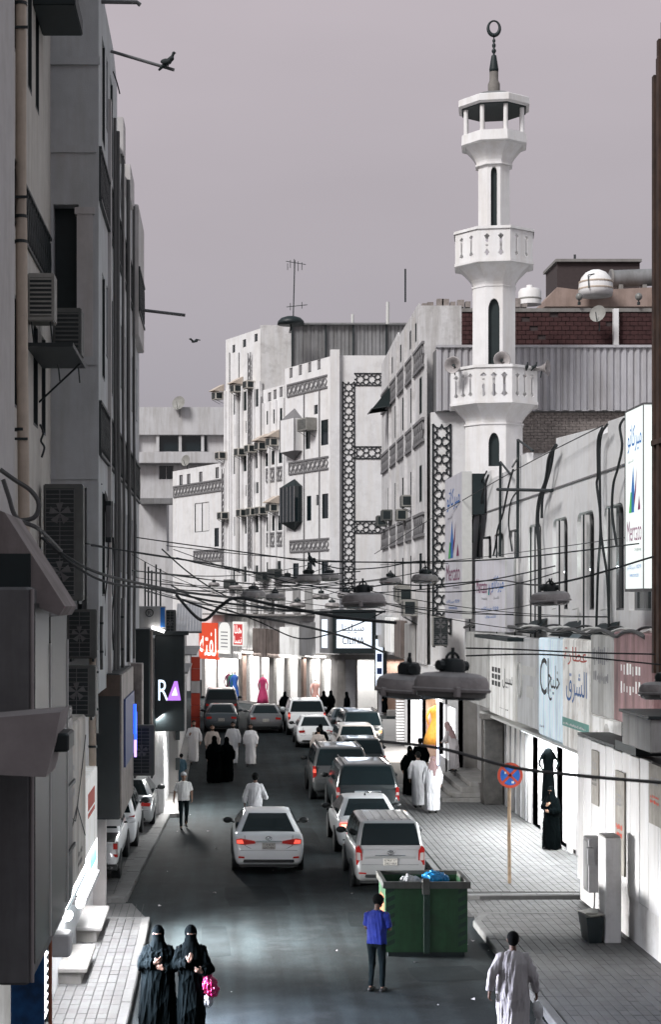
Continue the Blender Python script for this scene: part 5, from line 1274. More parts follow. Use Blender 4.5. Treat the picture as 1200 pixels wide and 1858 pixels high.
# ------------------------------------------------------------------ near plank wall, lower right
XK = 7.8
KB = empty('plank_wall_kiosk', (XK, 31, 0), 'white vertical plank wall over a plaster plinth at the lower right', 'wall')
MB().box(XK + .02, 12, 8, 35.68, .1, 3.55).build('core', 'lattice_grey', KB)
MB().box(XK - .05, 11.9, 8, 35.55, .1, .92).build('plinth', 'wall_white_worn', KB)
MB().box(XK - .03, XK + .5, 35.7, 35.9, .5, 3.6).build('end_board', 'wall_white', KB)
mat('plank_white', (.66, .655, .66), .6, var=.05, scale=1, streak=.16)
ys = [35.7]
while ys[-1] > 24: ys.append(ys[-1] - .66)
for k in range(len(ys) - 1):
    z0 = .93 if k > 1 else .62; dx = random.uniform(-.008, .008)
    MB().cbox(XK - .085 + dx, XK + .015, ys[k + 1] + .022, ys[k] - .022, z0 + random.uniform(-.01, .01), 3.6 + random.uniform(-.015, .015), .012).build('plank', 'plank_white', KB)
b = MB(); b.box(XK - .1, XK + .6, 32.3, 35.6, 3.62, 3.68); b.box(XK - .1, XK + .4, 30.6, 32.2, 3.62, 3.8); b.build('roof_edge', 'black_metal', KB)
def plate(px0, px1, py0, py1, m, label, txt, tm, bottom=None):
    ya, yb = XK * F / (px0 - CX), XK * F / (px1 - CX); Ym = (ya + yb) / 2; z0, z1 = ZY(py1, Ym), ZY(py0, Ym); o = empty('wall_notice', (XK, Ym, z0), label, 'sign')
    MB().box(XK - .125, XK - .098, yb, ya, z0, z1).build('plate', m, o)
    L = ya - yb
    strokes(o, (XK - .126, ya - L * .14, z0 + (z1 - z0) * .35), (0, -1, 0), L * .7, (z1 - z0) * .16, tm, 5, 2, seed=len(label)); strokes(o, (XK - .126, ya - L * .2, z0 + (z1 - z0) * .66), (0, -1, 0), L * .6, (z1 - z0) * .14, 'print_grey', 4, 3, seed=len(label) + 1)
    return o
mat('plate_aged', (.33, .31, .28), .6, var=.2, scale=5, streak=.3)
plate(1085, 1097.5, 1362, 1460, 'plate_aged', 'narrow aged notice plate high on the plank wall', 'P', 'print_black')
plate(1129, 1145.5, 1400, 1586, 'plate_aged', 'tall aged notice plate with red marks on the plank wall', '24', 'print_red')
plate(1191, 1215, 1388, 1498, 'plate_aged', 'notice plate with orange print cut by the right edge', 'ES', 'print_red')
o = empty('hood_box', (7.6, 29.7, 3.8), 'weathered grey box hood on top of the plank wall', 'hood')
MB().cbox(7.45, 8.6, 28.6, 30.62, 3.86, 4.45, .02).build('box', 'panel_grey', o); MB().box(7.40, 8.65, 28.55, 30.67, 4.45, 4.5).build('lid', 'black_metal', o)
o = empty('plaster_pier', (7.4, 31, 0), 'short white plaster pier in front of the plank wall', 'pillar')
MB().cbox(7.16, 7.47, 30.75, 31.3, .12, 2.08, .02).build('shaft', 'wall_white_worn', o); MB().box(7.17, 7.46, 30.77, 31.28, 2.08, 2.11).build('cap', 'concrete', o)
o = empty('electrical_cabinet', (7.5, 33.6, .6), 'narrow grey electrical cabinet on the plank wall', 'electrical box')
MB().cbox(7.42, 7.7, 33.3, 33.75, .62, 1.72, .015).build('case', 'grey_metal', o); MB().box(7.405, 7.418, 33.36, 33.7, .7, 1.64).build('door', 'sheet_dark', o); MB().cbox(7.36, 7.5, 33.1, 33.28, 1.2, 1.55, .01).build('meter', 'grey_metal', o); MB().tube([(7.55, 33.3, .62), (7.52, 33.2, .4), (7.5, 33.25, .13)], .02, 6).build('cable', 'cable_grey', o)
o = empty('planter_bin', (7.0, 31, .12), 'black square bin with cardboard on top beside the pier', 'bin')
b = MB(); b.loft([[(6.86, 30.75, .13), (7.10, 30.75, .13), (7.10, 31.35, .13), (6.86, 31.35, .13)], [(6.80, 30.68, .62), (7.13, 30.68, .62), (7.13, 31.42, .62), (6.80, 31.42, .62)]]); b.build('tub', 'black_metal', o)
b = MB(); b.obox((6.96, 31.0, .65), (1, .2, .1), (-.2, 1, 0), (-.1, 0, 1), .14, .3, .008); b.obox((7.0, 31.05, .672), (1, -.3, 0), (.3, 1, 0), Z, .1, .24, .008); b.build('cardboard', 'plate_aged', o)
# brown ribbed cladding at the right edge
o = empty('brown_slat_screen', (8.1, 31, 5), 'tall dark brown slatted screen cut by the right edge', 'screen')
for k in range(9):
    x = 8.1; y = 31.0 - k * .17; MB().box(x + (k % 2) * .03, x + .1, y - .14, y, 5.15, ZY(140, 31) + k * .28).build('slat', 'brown_slat', o)
MB().box(8.21, 8.35, 29.4, 31.1, 5.1, 16.0).build('backing', 'dark_teal', o)
MB().box(8.08, 8.099, 29.6, 31.0, 9.4, 9.5).build('batten', 'brown_slat', o)
# ================================================================== cars
def paint(name, col, metal=.0, rough=.28): return mat(name, col, rough, metal=metal, var=.03, scale=3, coat=.5)
paint('paint_white', (.84, .86, .87)); paint('paint_silver', (.45, .46, .465), .5, .3); paint('paint_dark', (.010, .016, .018)); paint('paint_bluegrey', (.060, .075, .085), .3); paint('paint_grey', (.16, .165, .17), .4)
paint('paint_cream', (.50, .47, .44)); paint('paint_greysilver', (.075, .08, .082), .4)
mat('car_glass', (.006, .012, .014), .10, var=0, spec=.22)
mat('car_trim', (.012, .014, .015), .5, var=.1)
mat('tail_red', (.22, .012, .012), .2, var=.1, emit=(.8, .03, .02), estr=.12); mat('tail_clear', (.42, .38, .37), .15, var=.1)
emis('tail_lit', (1, .07, .04), 3.2); emis('tail_lit_soft', (1, .12, .08), 1.1); emis('brake_hot', (1, .42, .32), 2.6); emis('tail_orange', (1, .38, .12), 2.2)
mat('plate_white', (.55, .53, .49), .5, var=.05)
SECT = [(.0, 0), (.55, .0), (.84, .0), (.91, .04), (.955, .16), (.99, .40), (1.0, .60), (.985, .80), (.955, .92), (.90, .985), (.6, 1.0), (.0, 1.012)]
def section(y, zb, zt, w):
    r = [(x * w, y, zb + z * (zt - zb)) for x, z in SECT]; return r + [(-x, yy_, z) for x, yy_, z in r[-2:0:-1]]
def rrect(z, y0, y1, hw, r, n=4):
    pts = []
    for cx, cy, a0 in ((hw - r, y0 + r, -90), (hw - r, y1 - r, 0), (-hw + r, y1 - r, 90), (-hw + r, y0 + r, 180)):
        for k in range(n + 1): a = R(a0 + 90 * k / n); pts.append((cx + r * math.cos(a), cy + r * math.sin(a), z))
    return pts
def patch(q, ins, off, n=1):
    """quad q = bl, br, tr, tl seen from outside; ins = (left, right, bottom, top) fractions"""
    q = [Vector(p) for p in q]; l, r, b_, t = ins
    f = lambda s, v: (q[0] * (1 - s) + q[1] * s) * (1 - v) + (q[3] * (1 - s) + q[2] * s) * v
    nrm = (q[1] - q[0]).cross(q[3] - q[0]).normalized()
    return [f(s, v) + nrm * off for s, v in ((l, b_), (1 - r, b_), (1 - r, 1 - t), (l, 1 - t))]
WHEEL = {}
def wheel_parts(parent, x, y, r, side):
    key = round(r, 3)
    if key not in WHEEL:
        a = MB(); a.lathe([(r * .62, -.10), (r * .9, -.105), (r, -.085), (r, .085), (r * .9, .105), (r * .62, .10)], (0, 0, 0), 22, axis='X')
        b_ = MB(); b_.lathe([(r * .62, .06), (r * .56, .085), (r * .16, .06), (r * .12, .09), (.01, .09)], (0, 0, 0), 22, axis='X')
        for k in range(5):
            t = k * 2 * math.pi / 5; d = Vector((0, math.cos(t), math.sin(t))); e = Vector((0, -math.sin(t), math.cos(t)))
            b_.obox(Vector((.085, 0, 0)) + d * r * .35, (1, 0, 0), d, e, .012, r * .24, r * .07)
        mm = []
        for bb, m in ((a, 'rubber'), (b_, 'paint_silver')):
            me = bpy.data.meshes.new('wheel'); me.from_pydata(bb.v, [], bb.f); me.materials.append(MATS[m])
            for p in me.polygons: p.use_smooth = True
            me.set_sharp_from_angle(angle=R(35)); mm.append(me)
        WHEEL[key] = mm
    w = bpy.data.objects.new('wheel', WHEEL[key][0]); COL.objects.link(w); w.parent = parent; w.location = (x, y, r); w.rotation_euler = (0, 0, 0 if side > 0 else math.pi)
    rim = bpy.data.objects.new('rim', WHEEL[key][1]); COL.objects.link(rim); rim.parent = w
    return w
def car(kind, X, Y, label, cat, pm, rz=0., lights=None, plate='2983', glass='car_glass', lit=None, group=None, opt=()):
    D = dict(sedan=dict(L=4.6, W=.89, H=1.46, belt=.93, deck=1.02, r=.325), suv=dict(L=5.1, W=.99, H=1.90, belt=1.18, deck=1.18, r=.40), van=dict(L=4.2, W=.835, H=1.69, belt=1.04, deck=1.04, r=.31), pickup=dict(L=5.2, W=.90, H=1.78, belt=1.1, deck=1.1, r=.37), cuv=dict(L=4.6, W=.92, H=1.68, belt=1.05, deck=1.05, r=.35))[kind]
    L, Wd, Hh, r = D['L'], D['W'], D['H'], D['r']
    o = empty('parked_car' if 'parked' in opt else 'car', (X, Y, 0), label, cat, group, rz=rz)
    B = lambda mb, n, m, p=o, **k: mb.build(n, m, p, local=True, **k)
    if kind == 'sedan':
        st = [(0, .36, .62, .66), (.012, .33, .68, .76), (.05, .29, .80, .83), (.09, .26, .96, .86), (.15, .24, 1.03, .875), (.45, .22, 1.04, .89), (.9, .21, 1.0, .89), (2.3, .2, .95, .89), (3.5, .21, .93, .885), (4.1, .22, .86, .86), (4.4, .24, .76, .80), (4.55, .30, .66, .70), (4.6, .36, .58, .60)]
        gl = [(.93, .50, 3.55, .83, .22), (1.0, .55, 3.45, .82, .22), (1.30, 1.02, 2.85, .66, .2), (1.42, 1.25, 2.55, .60, .2), (1.455, 1.42, 2.35, .53, .2), (1.468, 1.7, 2.1, .3, .12)]
    elif kind == 'van':
        st = [(0, .40, .66, .68), (.015, .36, .72, .76), (.05, .30, .98, .80), (.09, .27, 1.05, .82), (.3, .25, 1.06, .835), (1.2, .23, 1.05, .835), (2.9, .22, 1.02, .83), (3.5, .23, .97, .81), (3.95, .25, .82, .75), (4.12, .3, .70, .66), (4.2, .38, .6, .55)]
        gl = [(1.03, .06, 3.5, .80, .14), (1.1, .08, 3.4, .79, .14), (1.5, .20, 2.95, .71, .13), (1.63, .27, 2.65, .665, .13), (1.67, .36, 2.5, .60, .13), (1.685, .6, 2.2, .4, .1)]
    elif kind == 'cuv':
        st = [(0, .42, .70, .74), (.015, .38, .76, .84), (.05, .32, 1.0, .89), (.1, .29, 1.06, .91), (.3, .27, 1.07, .92), (1.3, .26, 1.06, .92), (3.0, .25, 1.03, .915), (3.8, .26, .97, .89), (4.3, .28, .82, .82), (4.52, .34, .7, .72), (4.6, .42, .6, .6)]
        gl = [(1.04, .07, 3.6, .87, .16), (1.1, .1, 3.5, .86, .16), (1.5, .32, 2.95, .74, .15), (1.62, .42, 2.6, .69, .15), (1.66, .55, 2.4, .62, .15), (1.675, .8, 2.1, .4, .1)]
    elif kind == 'pickup':
        st = [(0, .55, .66, .80), (.02, .48, 1.10, .86), (.05, .46, 1.12, .875), (.4, .44, 1.12, .895), (1.5, .42, 1.12, .90), (3.4, .40, 1.08, .895), (4.5, .40, 1.02, .87), (5.0, .42, .9, .80), (5.15, .46, .8, .72), (5.2, .5, .7, .62)]
        gl = [(1.09, 1.55, 4.1, .84, .1), (1.2, 1.58, 4.0, .83, .1), (1.6, 1.7, 3.5, .72, .1), (1.72, 1.76, 3.3, .68, .1), (1.765, 1.85, 3.2, .62, .1), (1.78, 2.1, 2.9, .4, .1)]
    else:
        st = [(0, .46, .80, .84), (.02, .42, .86, .92), (.06, .38, 1.12, .97), (.1, .35, 1.19, .98), (.3, .33, 1.20, .99), (1.5, .31, 1.19, .99), (3.5, .3, 1.16, .985), (4.4, .31, 1.10, .96), (4.9, .34, .95, .88), (5.05, .4, .82, .78), (5.1, .46, .7, .66)]
        gl = [(1.16, .08, 4.0, .95, .14), (1.25, .10, 3.9, .94, .14), (1.7, .27, 3.45, .83, .14), (1.83, .35, 3.2, .78, .14), (1.875, .45, 3.0, .72, .14), (1.89, .7, 2.7, .5, .1)]
    body = B(MB().loft([section(*s) for s in st]), 'body', pm, auto=50)
    cab = B(MB().loft([rrect(*g) for g in gl]), 'cabin', pm, auto=45)
    # glazing
    lv = [gl[1], gl[2], gl[3]]
    def strip(fn, name, n0=.05, n1=.06):
        """glass strip that follows the three cabin levels; fn(level) -> left and right edge point seen from outside"""
        rows = [[Vector(p) for p in fn(g)] for g in lv]
        rows[0] = [a_ * (1 - n0) + b_ * n0 for a_, b_ in zip(rows[0], rows[1])]; rows[2] = [a_ * n1 + b_ * (1 - n1) for a_, b_ in zip(rows[1], rows[2])]
        ns = []
        for k in range(2): ns.append((rows[k][1] - rows[k][0]).cross(rows[k + 1][0] - rows[k][0]).normalized())
        nn_ = [ns[0], (ns[0] + ns[1]).normalized(), ns[1]]; vs = []
        for row, q_ in zip(rows, nn_): vs += [p + q_ * .010 for p in row]
        B(MB().add(vs, [(0, 1, 3, 2), (2, 3, 5, 4)]), name, glass, cab)
    strip(lambda g: ((-g[3] + g[4] * .62, g[1], g[0]), (g[3] - g[4] * .62, g[1], g[0])), 'rear_window')
    strip(lambda g: ((g[3] - g[4] * .7, g[2], g[0]), (-g[3] + g[4] * .7, g[2], g[0])), 'windscreen')
    for s in (1, -1):
        n = 3 if kind != 'sedan' else 2
        for k in range(n):
            f0, f1 = k / n + .012, (k + 1) / n - .012
            ed = lambda g, f: (s * g[3], g[1] + g[4] + (g[2] - g[1] - 2 * g[4]) * f, g[0])
            strip((lambda g: (ed(g, f0), ed(g, f1))) if s > 0 else (lambda g: (ed(g, f1), ed(g, f0))), 'side_window')
    # wheels, arches
    wb0, wb1 = (.95, L - .9) if kind != 'suv' else (1.05, L - .95)
    for y in (wb0, wb1):
        for s in (1, -1):
            wheel_parts(o, s * (Wd - .115), y, r, s)
            B(MB().lathe([(r * 1.16, -.04), (r * 1.16, .018), (r * 1.0, .02)], (s * (Wd - .012), y, r * 1.03), 22, axis='X'), 'wheel_arch', 'car_trim')
    # underbody, valance
    B(MB().box(-Wd * .82, Wd * .82, .12, L - .3, st[3][1] - .07, st[3][1] + .06), 'underbody', 'car_trim')
    B(MB().cbox(-Wd * .72, Wd * .72, -.008, .16, st[0][1] - .05, st[0][1] + .045, .02), 'rear_valance', 'car_trim')
    # mirrors
    mm = 'car_trim' if 'dark_mirror' in opt else pm
    for s in (1, -1):
        my = gl[0][2] - .75; mz_ = gl[0][0] + .1
        b = MB(); b.ell((s * (Wd + .12), my, mz_), .13, .07, .085, 12, 8); B(b, 'mirror', mm, smooth=True)
        B(MB().tube([(s * (Wd - .06), my + .02, mz_ - .06), (s * (Wd + .04), my, mz_ - .04)], .025, 6), 'mirror_arm', 'car_trim')
    # head lamps
    for s in (1, -1): B(MB().ell((s * Wd * .72, L - .2, st[-3][2] - .02), .14, .1, .07, 12, 8), 'headlamp', 'tail_clear', smooth=True)
    # tail lamps
    lam = lights or 'sedan'
    def poly(pts, m, y0=.03, y1=.22, name='tail_lamp', both=True):
        for s in ((1, -1) if both else (1,)):
            pp = [(s * x, z) for x, z in pts]
            fixn(B(MB().prism(pp, (0, y0, 0), (1, 0, 0), (0, 0, 1), (0, y1 - y0, 0)), name, m))
    if lam == 'corolla':
        poly([(.33, .80), (.62, .765), (.80, .79), (.815, .90), (.70, .925), (.34, .86)], 'tail_red', .012); poly([(.62, .795), (.79, .80), (.80, .885), (.66, .90)], 'tail_lit_soft', .004, .1)
        B(MB().cbox(-.33, .33, .01, .1, .835, .865, .008), 'chrome_strip', 'chrome'); poly([(.60, .42), (.76, .43), (.75, .475), (.61, .465)], 'tail_red', -.006, .1, 'reflector')
        B(MB().cbox(-.60, .60, -.004, .05, .365, .385, .008), 'bumper_lip', 'paint_white')
    elif lam == 'sonata':
        poly([(.34, .80), (.52, .76), (.70, .72), (.80, .78), (.815, .88), (.62, .89), (.36, .84)], 'tail_lit', .010); poly([(.56, .785), (.72, .75), (.785, .80), (.78, .855), (.62, .86)], 'brake_hot', .002, .1)
        B(MB().box(-.14, .14, 1.30 - .02, 1.34, 1.455, 1.475), 'roof_fin', 'paint_dark') if False else None
        B(MB().obox((0, .70, 1.10), (1, 0, 0), (0, .8, .6), (0, -.6, .8), .16, .03, .018), 'high_brake_lamp', 'tail_lit')
        B(MB().cbox(-.34, .34, .015, .1, .855, .872, .006), 'chrome_strip', 'chrome'); poly([(.46, .40), (.74, .42), (.73, .455), (.47, .435)], 'car_trim', -.008, .1, 'diffuser')
        fixn(B(MB().prism([(-.03, 0), (.03, 0), (.008, .07), (-.008, .07)], (0, 1.62, 1.455), (1, 0, 0), (0, 0, 1), (0, .12, 0)), 'roof_fin', 'paint_dark'))
    elif lam == 'van':
        poly([(.655, .64), (.80, .66), (.80, 1.06), (.745, 1.12), (.665, 1.0)], 'tail_red', .022); poly([(.69, .76), (.785, .78), (.785, .96), (.70, .95)], 'tail_clear', .012, .1)
        B(MB().cbox(-.36, .36, .004, .08, .875, .895, .008), 'garnish', 'chrome'); poly([(.56, .44), (.74, .45), (.74, .485), (.57, .475)], 'tail_red', -.006, .1, 'reflector')
        B(MB().box(-.14, .14, .28, .30, 1.585, 1.62), 'high_brake_lamp', 'tail_red')
        b = MB()
        for k in range(6): b.box(-.5 + k * .2, -.47 + k * .2, .45, 2.3, 1.668, 1.70)
        B(b, 'roof_rib', pm)
        fixn(B(MB().prism([(-.62, .50), (.62, .50), (.60, .86), (-.60, .86)], (0, .026, 0), (1, 0, 0), (0, 0, 1), (0, .02, 0)), 'tailgate_panel', pm))
    elif lam == 'suv':
        poly([(.83, .80), (.955, .80), (.95, 1.20), (.86, 1.20)], 'tail_red', .03); poly([(.85, .96), (.945, .96), (.94, 1.05), (.86, 1.05)], 'tail_clear', .02, .1)
        B(MB().cbox(-.42, .42, .015, .1, 1.02, 1.10, .02), 'chrome_strip', 'chrome'); B(MB().cbox(-.38, .38, .0, .08, .72, .745, .01), 'step_trim', 'chrome')
    elif lam == 'expedition':
        poly([(.83, .86), (.96, .86), (.95, 1.26), (.86, 1.26)], 'tail_red', .03); poly([(.85, 1.03), (.95, 1.03), (.945, 1.16), (.86, 1.16)], 'tail_lit_soft', .02, .1); poly([(.85, .70), (.96, .70), (.96, .85), (.85, .85)], 'tail_clear', .03, .2)
    elif lam == 'pickup':
        poly([(.76, .72), (.88, .72), (.88, 1.08), (.77, 1.08)], 'tail_clear', .014); poly([(.765, .73), (.875, .73), (.875, .80), (.765, .80)], 'tail_red', .006, .1); poly([(.77, .92), (.87, .92), (.87, 1.06), (.77, 1.06)], 'tail_red', .006, .1)
        B(MB().cbox(-.88, .88, -.12, .06, .42, .56, .02), 'rear_bumper', 'car_trim')
        b = MB()
        for k in range(6): b.prism([(.2 + k * .1, .46), (.24 + k * .1, .46), (.28 + k * .1, .49), (.24 + k * .1, .52), (.2 + k * .1, .52), (.24 + k * .1, .49)], (0, -.123, 0), (1, 0, 0), (0, 0, 1), (0, .01, 0))
        B(b, 'tread', 'grey_metal'); B(MB().box(-.8, .8, .03, 1.5, 1.04, 1.124), 'bed_cover', 'car_trim')
        B(MB().cbox(-.70, .74, .008, .03, .60, 1.05, .01), 'tailgate', pm)
    else:
        tm = lit or 'tail_red'
        if kind in ('suv', 'cuv'): poly([(.70, .90), (.86, .90), (.87, 1.06), (.72, 1.02)], tm, .03)
        else: poly([(.50, .76), (.76, .74), (.80, .84), (.52, .87)], tm, .014)
    # plate, emblem
    pz = {'sedan': .70, 'van': .735, 'suv': .84, 'cuv': .74, 'pickup': .82}[kind] + (.0 if lam != 'corolla' else .035)
    py_ = {'suv': .012, 'pickup': -.0, 'van': -.012}.get(kind, -.004)
    if kind == 'suv': B(MB().box(-.38, .38, .0, .03, .745, .99), 'plate_recess', 'car_trim')
    pp = B(MB().cbox(-.165, .165, py_ - .02, py_ + .03, pz - .08, pz + .08, .006), 'number_plate', 'plate_white')
    ard = ''.join(chr(0x660 + int(c)) for c in plate)
    for st_, z_, hh in ((ard, pz + .012, .05), (plate + ' HRA', pz - .065, .055)):
        vs, fs = text_geo(st_)
        if vs: B(MB().add([(-.14 + v[0] * .28, py_ - .023, z_ + v[1] * hh) for v in vs], fs), 'lettering', 'print_black', pp)
    if lam in ('corolla', 'van', 'sonata', 'suv'):
        ez = {'corolla': .93, 'van': .955, 'sonata': .93, 'suv': 1.06}[lam]; ey = {'suv': .008, 'van': .012}.get(lam, .03)
        b = MB(); el = lambda rx, rz_, dz: [(rx * math.cos(t), ey, ez + dz + rz_ * math.sin(t)) for t in [k * math.pi / 8 for k in range(17)]]
        if lam == 'suv': b.cbox(-.09, .09, ey - .01, ey + .01, ez - .014, ez + .014, .004); b.cbox(-.03, .03, ey - .01, ey + .01, ez - .035, ez + .035, .004)
        elif lam == 'sonata': b.tube(el(.085, .045, 0), .009, 6); b.tube([(-.05, ey, ez - .03), (-.02, ey, ez + .03), (.02, ey, ez - .03), (.05, ey, ez + .03)], .009, 6)
        else: b.tube(el(.075, .05, 0), .008, 6); b.tube(el(.03, .046, 0), .007, 6); b.tube(el(.055, .018, .022), .007, 6)
        B(b, 'emblem', 'chrome', smooth=True)
    if kind in ('suv',):
        b = MB()
        for s in (1, -1): b.tube([(s * .70, .5, 1.89), (s * .70, .6, 1.93), (s * .70, 3.0, 1.93), (s * .70, 3.1, 1.88)], .02, 6)
        B(b, 'roof_rail', 'chrome' if 'rails' in opt else 'car_trim')
    if kind in ('sedan',):                              # boot lid shut line
        pts = [(-.60, 1.0), (-.585, .74), (-.42, .655), (.42, .655), (.585, .74), (.60, 1.0)]
        B(MB().tube([(x, .012 + (.03 if z > .8 else .0) + (.012 if abs(x) > .5 else 0), z) for x, z in pts], .006, 5), 'shut_line', 'car_trim')
    B(MB().tube([(-Wd * .80, .004, st[0][2] + .005), (Wd * .80, .004, st[0][2] + .005)], .005, 5), 'bumper_line', 'car_trim')
    o.scale = (.955, .955, .93)
    return o
car('sedan', 1.15, 39.3, 'pearl white saloon driving alone in the left lane, seen from behind', 'car', 'paint_white', lights='corolla', plate='6247', opt=('dark_mirror',))
car('van', 3.80, 36.9, 'silver dented minivan parked behind the green skip', 'minivan', 'paint_silver', lights='van', plate='2983', opt=('dark_mirror',))
car('sedan', 3.84, 42.3, 'white saloon with glowing brake lights ahead of the silver minivan', 'car', 'paint_white', lights='sonata', plate='4410', opt=('dark_mirror',))
car('suv', 4.28, 47.9, 'dark grey large SUV with chrome tailgate bar in the queue', 'suv', 'paint_dark', lights='suv', plate='7150', opt=('dark_mirror',))
car('suv', 3.92, 53.6, 'grey SUV with red and white tail lamps, second in the queue', 'suv', 'paint_greysilver', lights='expedition', plate='3381', opt=('dark_mirror',))
car('cuv', 5.12, 59.4, 'black crossover half hidden behind the two large SUVs', 'car', 'paint_dark', plate='9024', opt=('dark_mirror',))
car('cuv', 5.5, 66.2, 'cream crossover showing only its roof and rear window in the queue', 'car', 'paint_cream', plate='1177')
car('suv', 6.15, 71.4, 'dark SUV with orange glowing tail lamps near the bend', 'suv', 'paint_dark', lit='tail_orange', lights='x', plate='5532')
car('sedan', 4.25, 73.6, 'white saloon parked in the queue behind the walking man', 'car', 'paint_white', lights='x', plate='8806', opt=('dark_mirror',))
car('suv', 4.2, 80.2, 'white SUV with roof rails in front of the far shops', 'suv', 'paint_white', lights='expedition', plate='2290', opt=('rails',))
car('sedan', 6.1, 79.0, 'dark saloon squeezed beside the white SUV near the bend', 'car', 'paint_bluegrey', lights='x', plate='6613')
car('sedan', 2.25, 82.0, 'grey saloon left of the white SUV near the far shops', 'car', 'paint_grey', lights='x', plate='7031')
car('sedan', .05, 82.5, 'dark blue grey saloon leading the left lane near the far shops', 'car', 'paint_bluegrey', lights='x', plate='1905')
car('suv', .05, 90.3, 'dark SUV ahead of the blue grey saloon by the far shops', 'suv', 'paint_dark', lights='x', plate='4477', opt=('rails',))
car('pickup', -3.18, 37.6, 'white pickup truck parked under the dark box sign on the left', 'pickup', 'paint_white', lights='pickup', plate='3319', opt=('parked',))
car('cuv', -3.05, 42.6, 'white crossover parked in the left bay ahead of the pickup', 'car', 'paint_white', plate='5108', lights='x', opt=('parked', 'dark_mirror'))
car('sedan', -2.74, 46.9, 'silver white saloon parked at the front of the left bay', 'car', 'paint_silver', lights='x', plate='7742', opt=('parked', 'dark_mirror'))
# ================================================================== people
PENDING = []
def remesh(name, mb, m, parent, voxel, fold=0., fscale=9., smooth_it=2, seed=0.):
    me = bpy.data.meshes.new(name); me.from_pydata(mb.v, [], mb.f); me.update()
    o = finish(name, me, m, parent)
    md = o.modifiers.new('r', 'REMESH'); md.mode = 'VOXEL'; md.voxel_size = voxel; md.use_smooth_shade = True
    if smooth_it: sm = o.modifiers.new('s', 'SMOOTH'); sm.iterations = smooth_it; sm.factor = .5
    PENDING.append((o, fold, fscale, seed)); return o
def bake_pending():
    """turn every voxel-joined figure into one plain continuous mesh, all in one evaluation"""
    import numpy as np
    dg = bpy.context.evaluated_depsgraph_get()
    done = []
    for o, fold, fs, seed in PENDING:
        nm = bpy.data.meshes.new_from_object(o.evaluated_get(dg)); done.append(nm)
    for (o, fold, fs, seed), nm in zip(PENDING, done):
        old = o.data; mt = old.materials[0]; o.modifiers.clear(); nm.materials.clear(); nm.materials.append(mt); nm.name = o.name.split('.')[0]
        n = len(nm.vertices)
        if fold and n:
            co = np.empty(n * 3, 'f'); nm.vertices.foreach_get('co', co); no = np.empty(n * 3, 'f'); nm.vertex_normals.foreach_get('vector', no); co = co.reshape(-1, 3); no = no.reshape(-1, 3)
            x, y, z_ = co[:, 0] * fs, co[:, 1] * fs, co[:, 2] * fs * .28 + seed; d = np.zeros(n)
            rg = random.Random(int(seed * 10) + 3)
            th = np.arctan2(co[:, 1], co[:, 0])
            for k in range(7):
                f = 1.0 + .55 * k; a1, a2, a3, ph = rg.uniform(-1, 1), rg.uniform(-1, 1), rg.uniform(-.6, .6), rg.uniform(0, 6.3); l = (a1 * a1 + a2 * a2 + a3 * a3) ** .5
                w = np.sin((x * a1 + y * a2 + z_ * a3) / l * f * 2.4 + ph); d += (1 - 2 * np.sqrt(np.abs(w))) / (1 + .45 * k) * .45
            co += no * (d * fold + fold * .75)[:, None]; nm.vertices.foreach_set('co', co.ravel())
        nm.polygons.foreach_set('use_smooth', [True] * len(nm.polygons)); nm.update(); o.data = nm; bpy.data.meshes.remove(old)
    PENDING.clear()
def hand(mb, wrist, d, palm_n, curl=.5, s=1., side=1):
    """palm, four unequal bent fingers and a thumb; d: pointing direction, palm_n: palm normal, thumb to side"""
    d = Vector(d).normalized(); n = Vector(palm_n).normalized(); w = d.cross(n).normalized() * side; wrist = Vector(wrist)
    mb.capsule(wrist + w * -.018 * s, wrist + d * .075 * s - w * .02 * s, .020 * s, .021 * s, 8); mb.capsule(wrist + w * .014 * s, wrist + d * .072 * s + w * .022 * s, .020 * s, .019 * s, 8)
    for k, (off, ln) in enumerate(((.030, .068), (.010, .078), (-.011, .072), (-.031, .056))):
        p = wrist + d * .082 * s + w * off * s; q = p + (d * math.cos(curl * .8) + n * math.sin(curl * .8)) * ln * .5 * s; r = q + (d * math.cos(curl * 1.9) + n * math.sin(curl * 1.9)) * ln * .5 * s
        mb.tube([p, q, r], [.0105 * s, .0095 * s, .008 * s], 6)
    p = wrist + d * .02 * s + w * .03 * s; q = p + (d * .6 + w * .75 + n * .2).normalized() * .045 * s; r = q + (d * .95 + n * .3).normalized() * .032 * s
    mb.tube([p, q, r], [.0125 * s, .011 * s, .009 * s], 6)
def head_shape(mb, c, f, s=1., nose=True):
    """skull, jaw, nose, ears; f = facing direction (unit, horizontal)"""
    c, f = Vector(c), Vector(f).normalized(); r = Vector((f.y, -f.x, 0))
    mb.ell(c + Z * .025 * s, .078 * s, .078 * s, .10 * s, 14, 10); mb.ell(c - f * .02 * s + Z * .03 * s, .078 * s, .085 * s, .088 * s, 14, 10)
    mb.ell(c + f * .03 * s - Z * .05 * s, .056 * s, .06 * s, .065 * s, 12, 8)
    if not nose: return
    mb.capsule(c + f * .085 * s + Z * .02 * s, c + f * .108 * s - Z * .022 * s, .010 * s, .016 * s, 6)
    mb.capsule(c + f * .085 * s - Z * .055 * s - r * .018 * s, c + f * .085 * s - Z * .055 * s + r * .018 * s, .010 * s, .010 * s, 6)
    for k in (-1, 1): mb.ell(c + r * k * .080 * s, .014 * s, .022 * s, .03 * s, 8, 6)
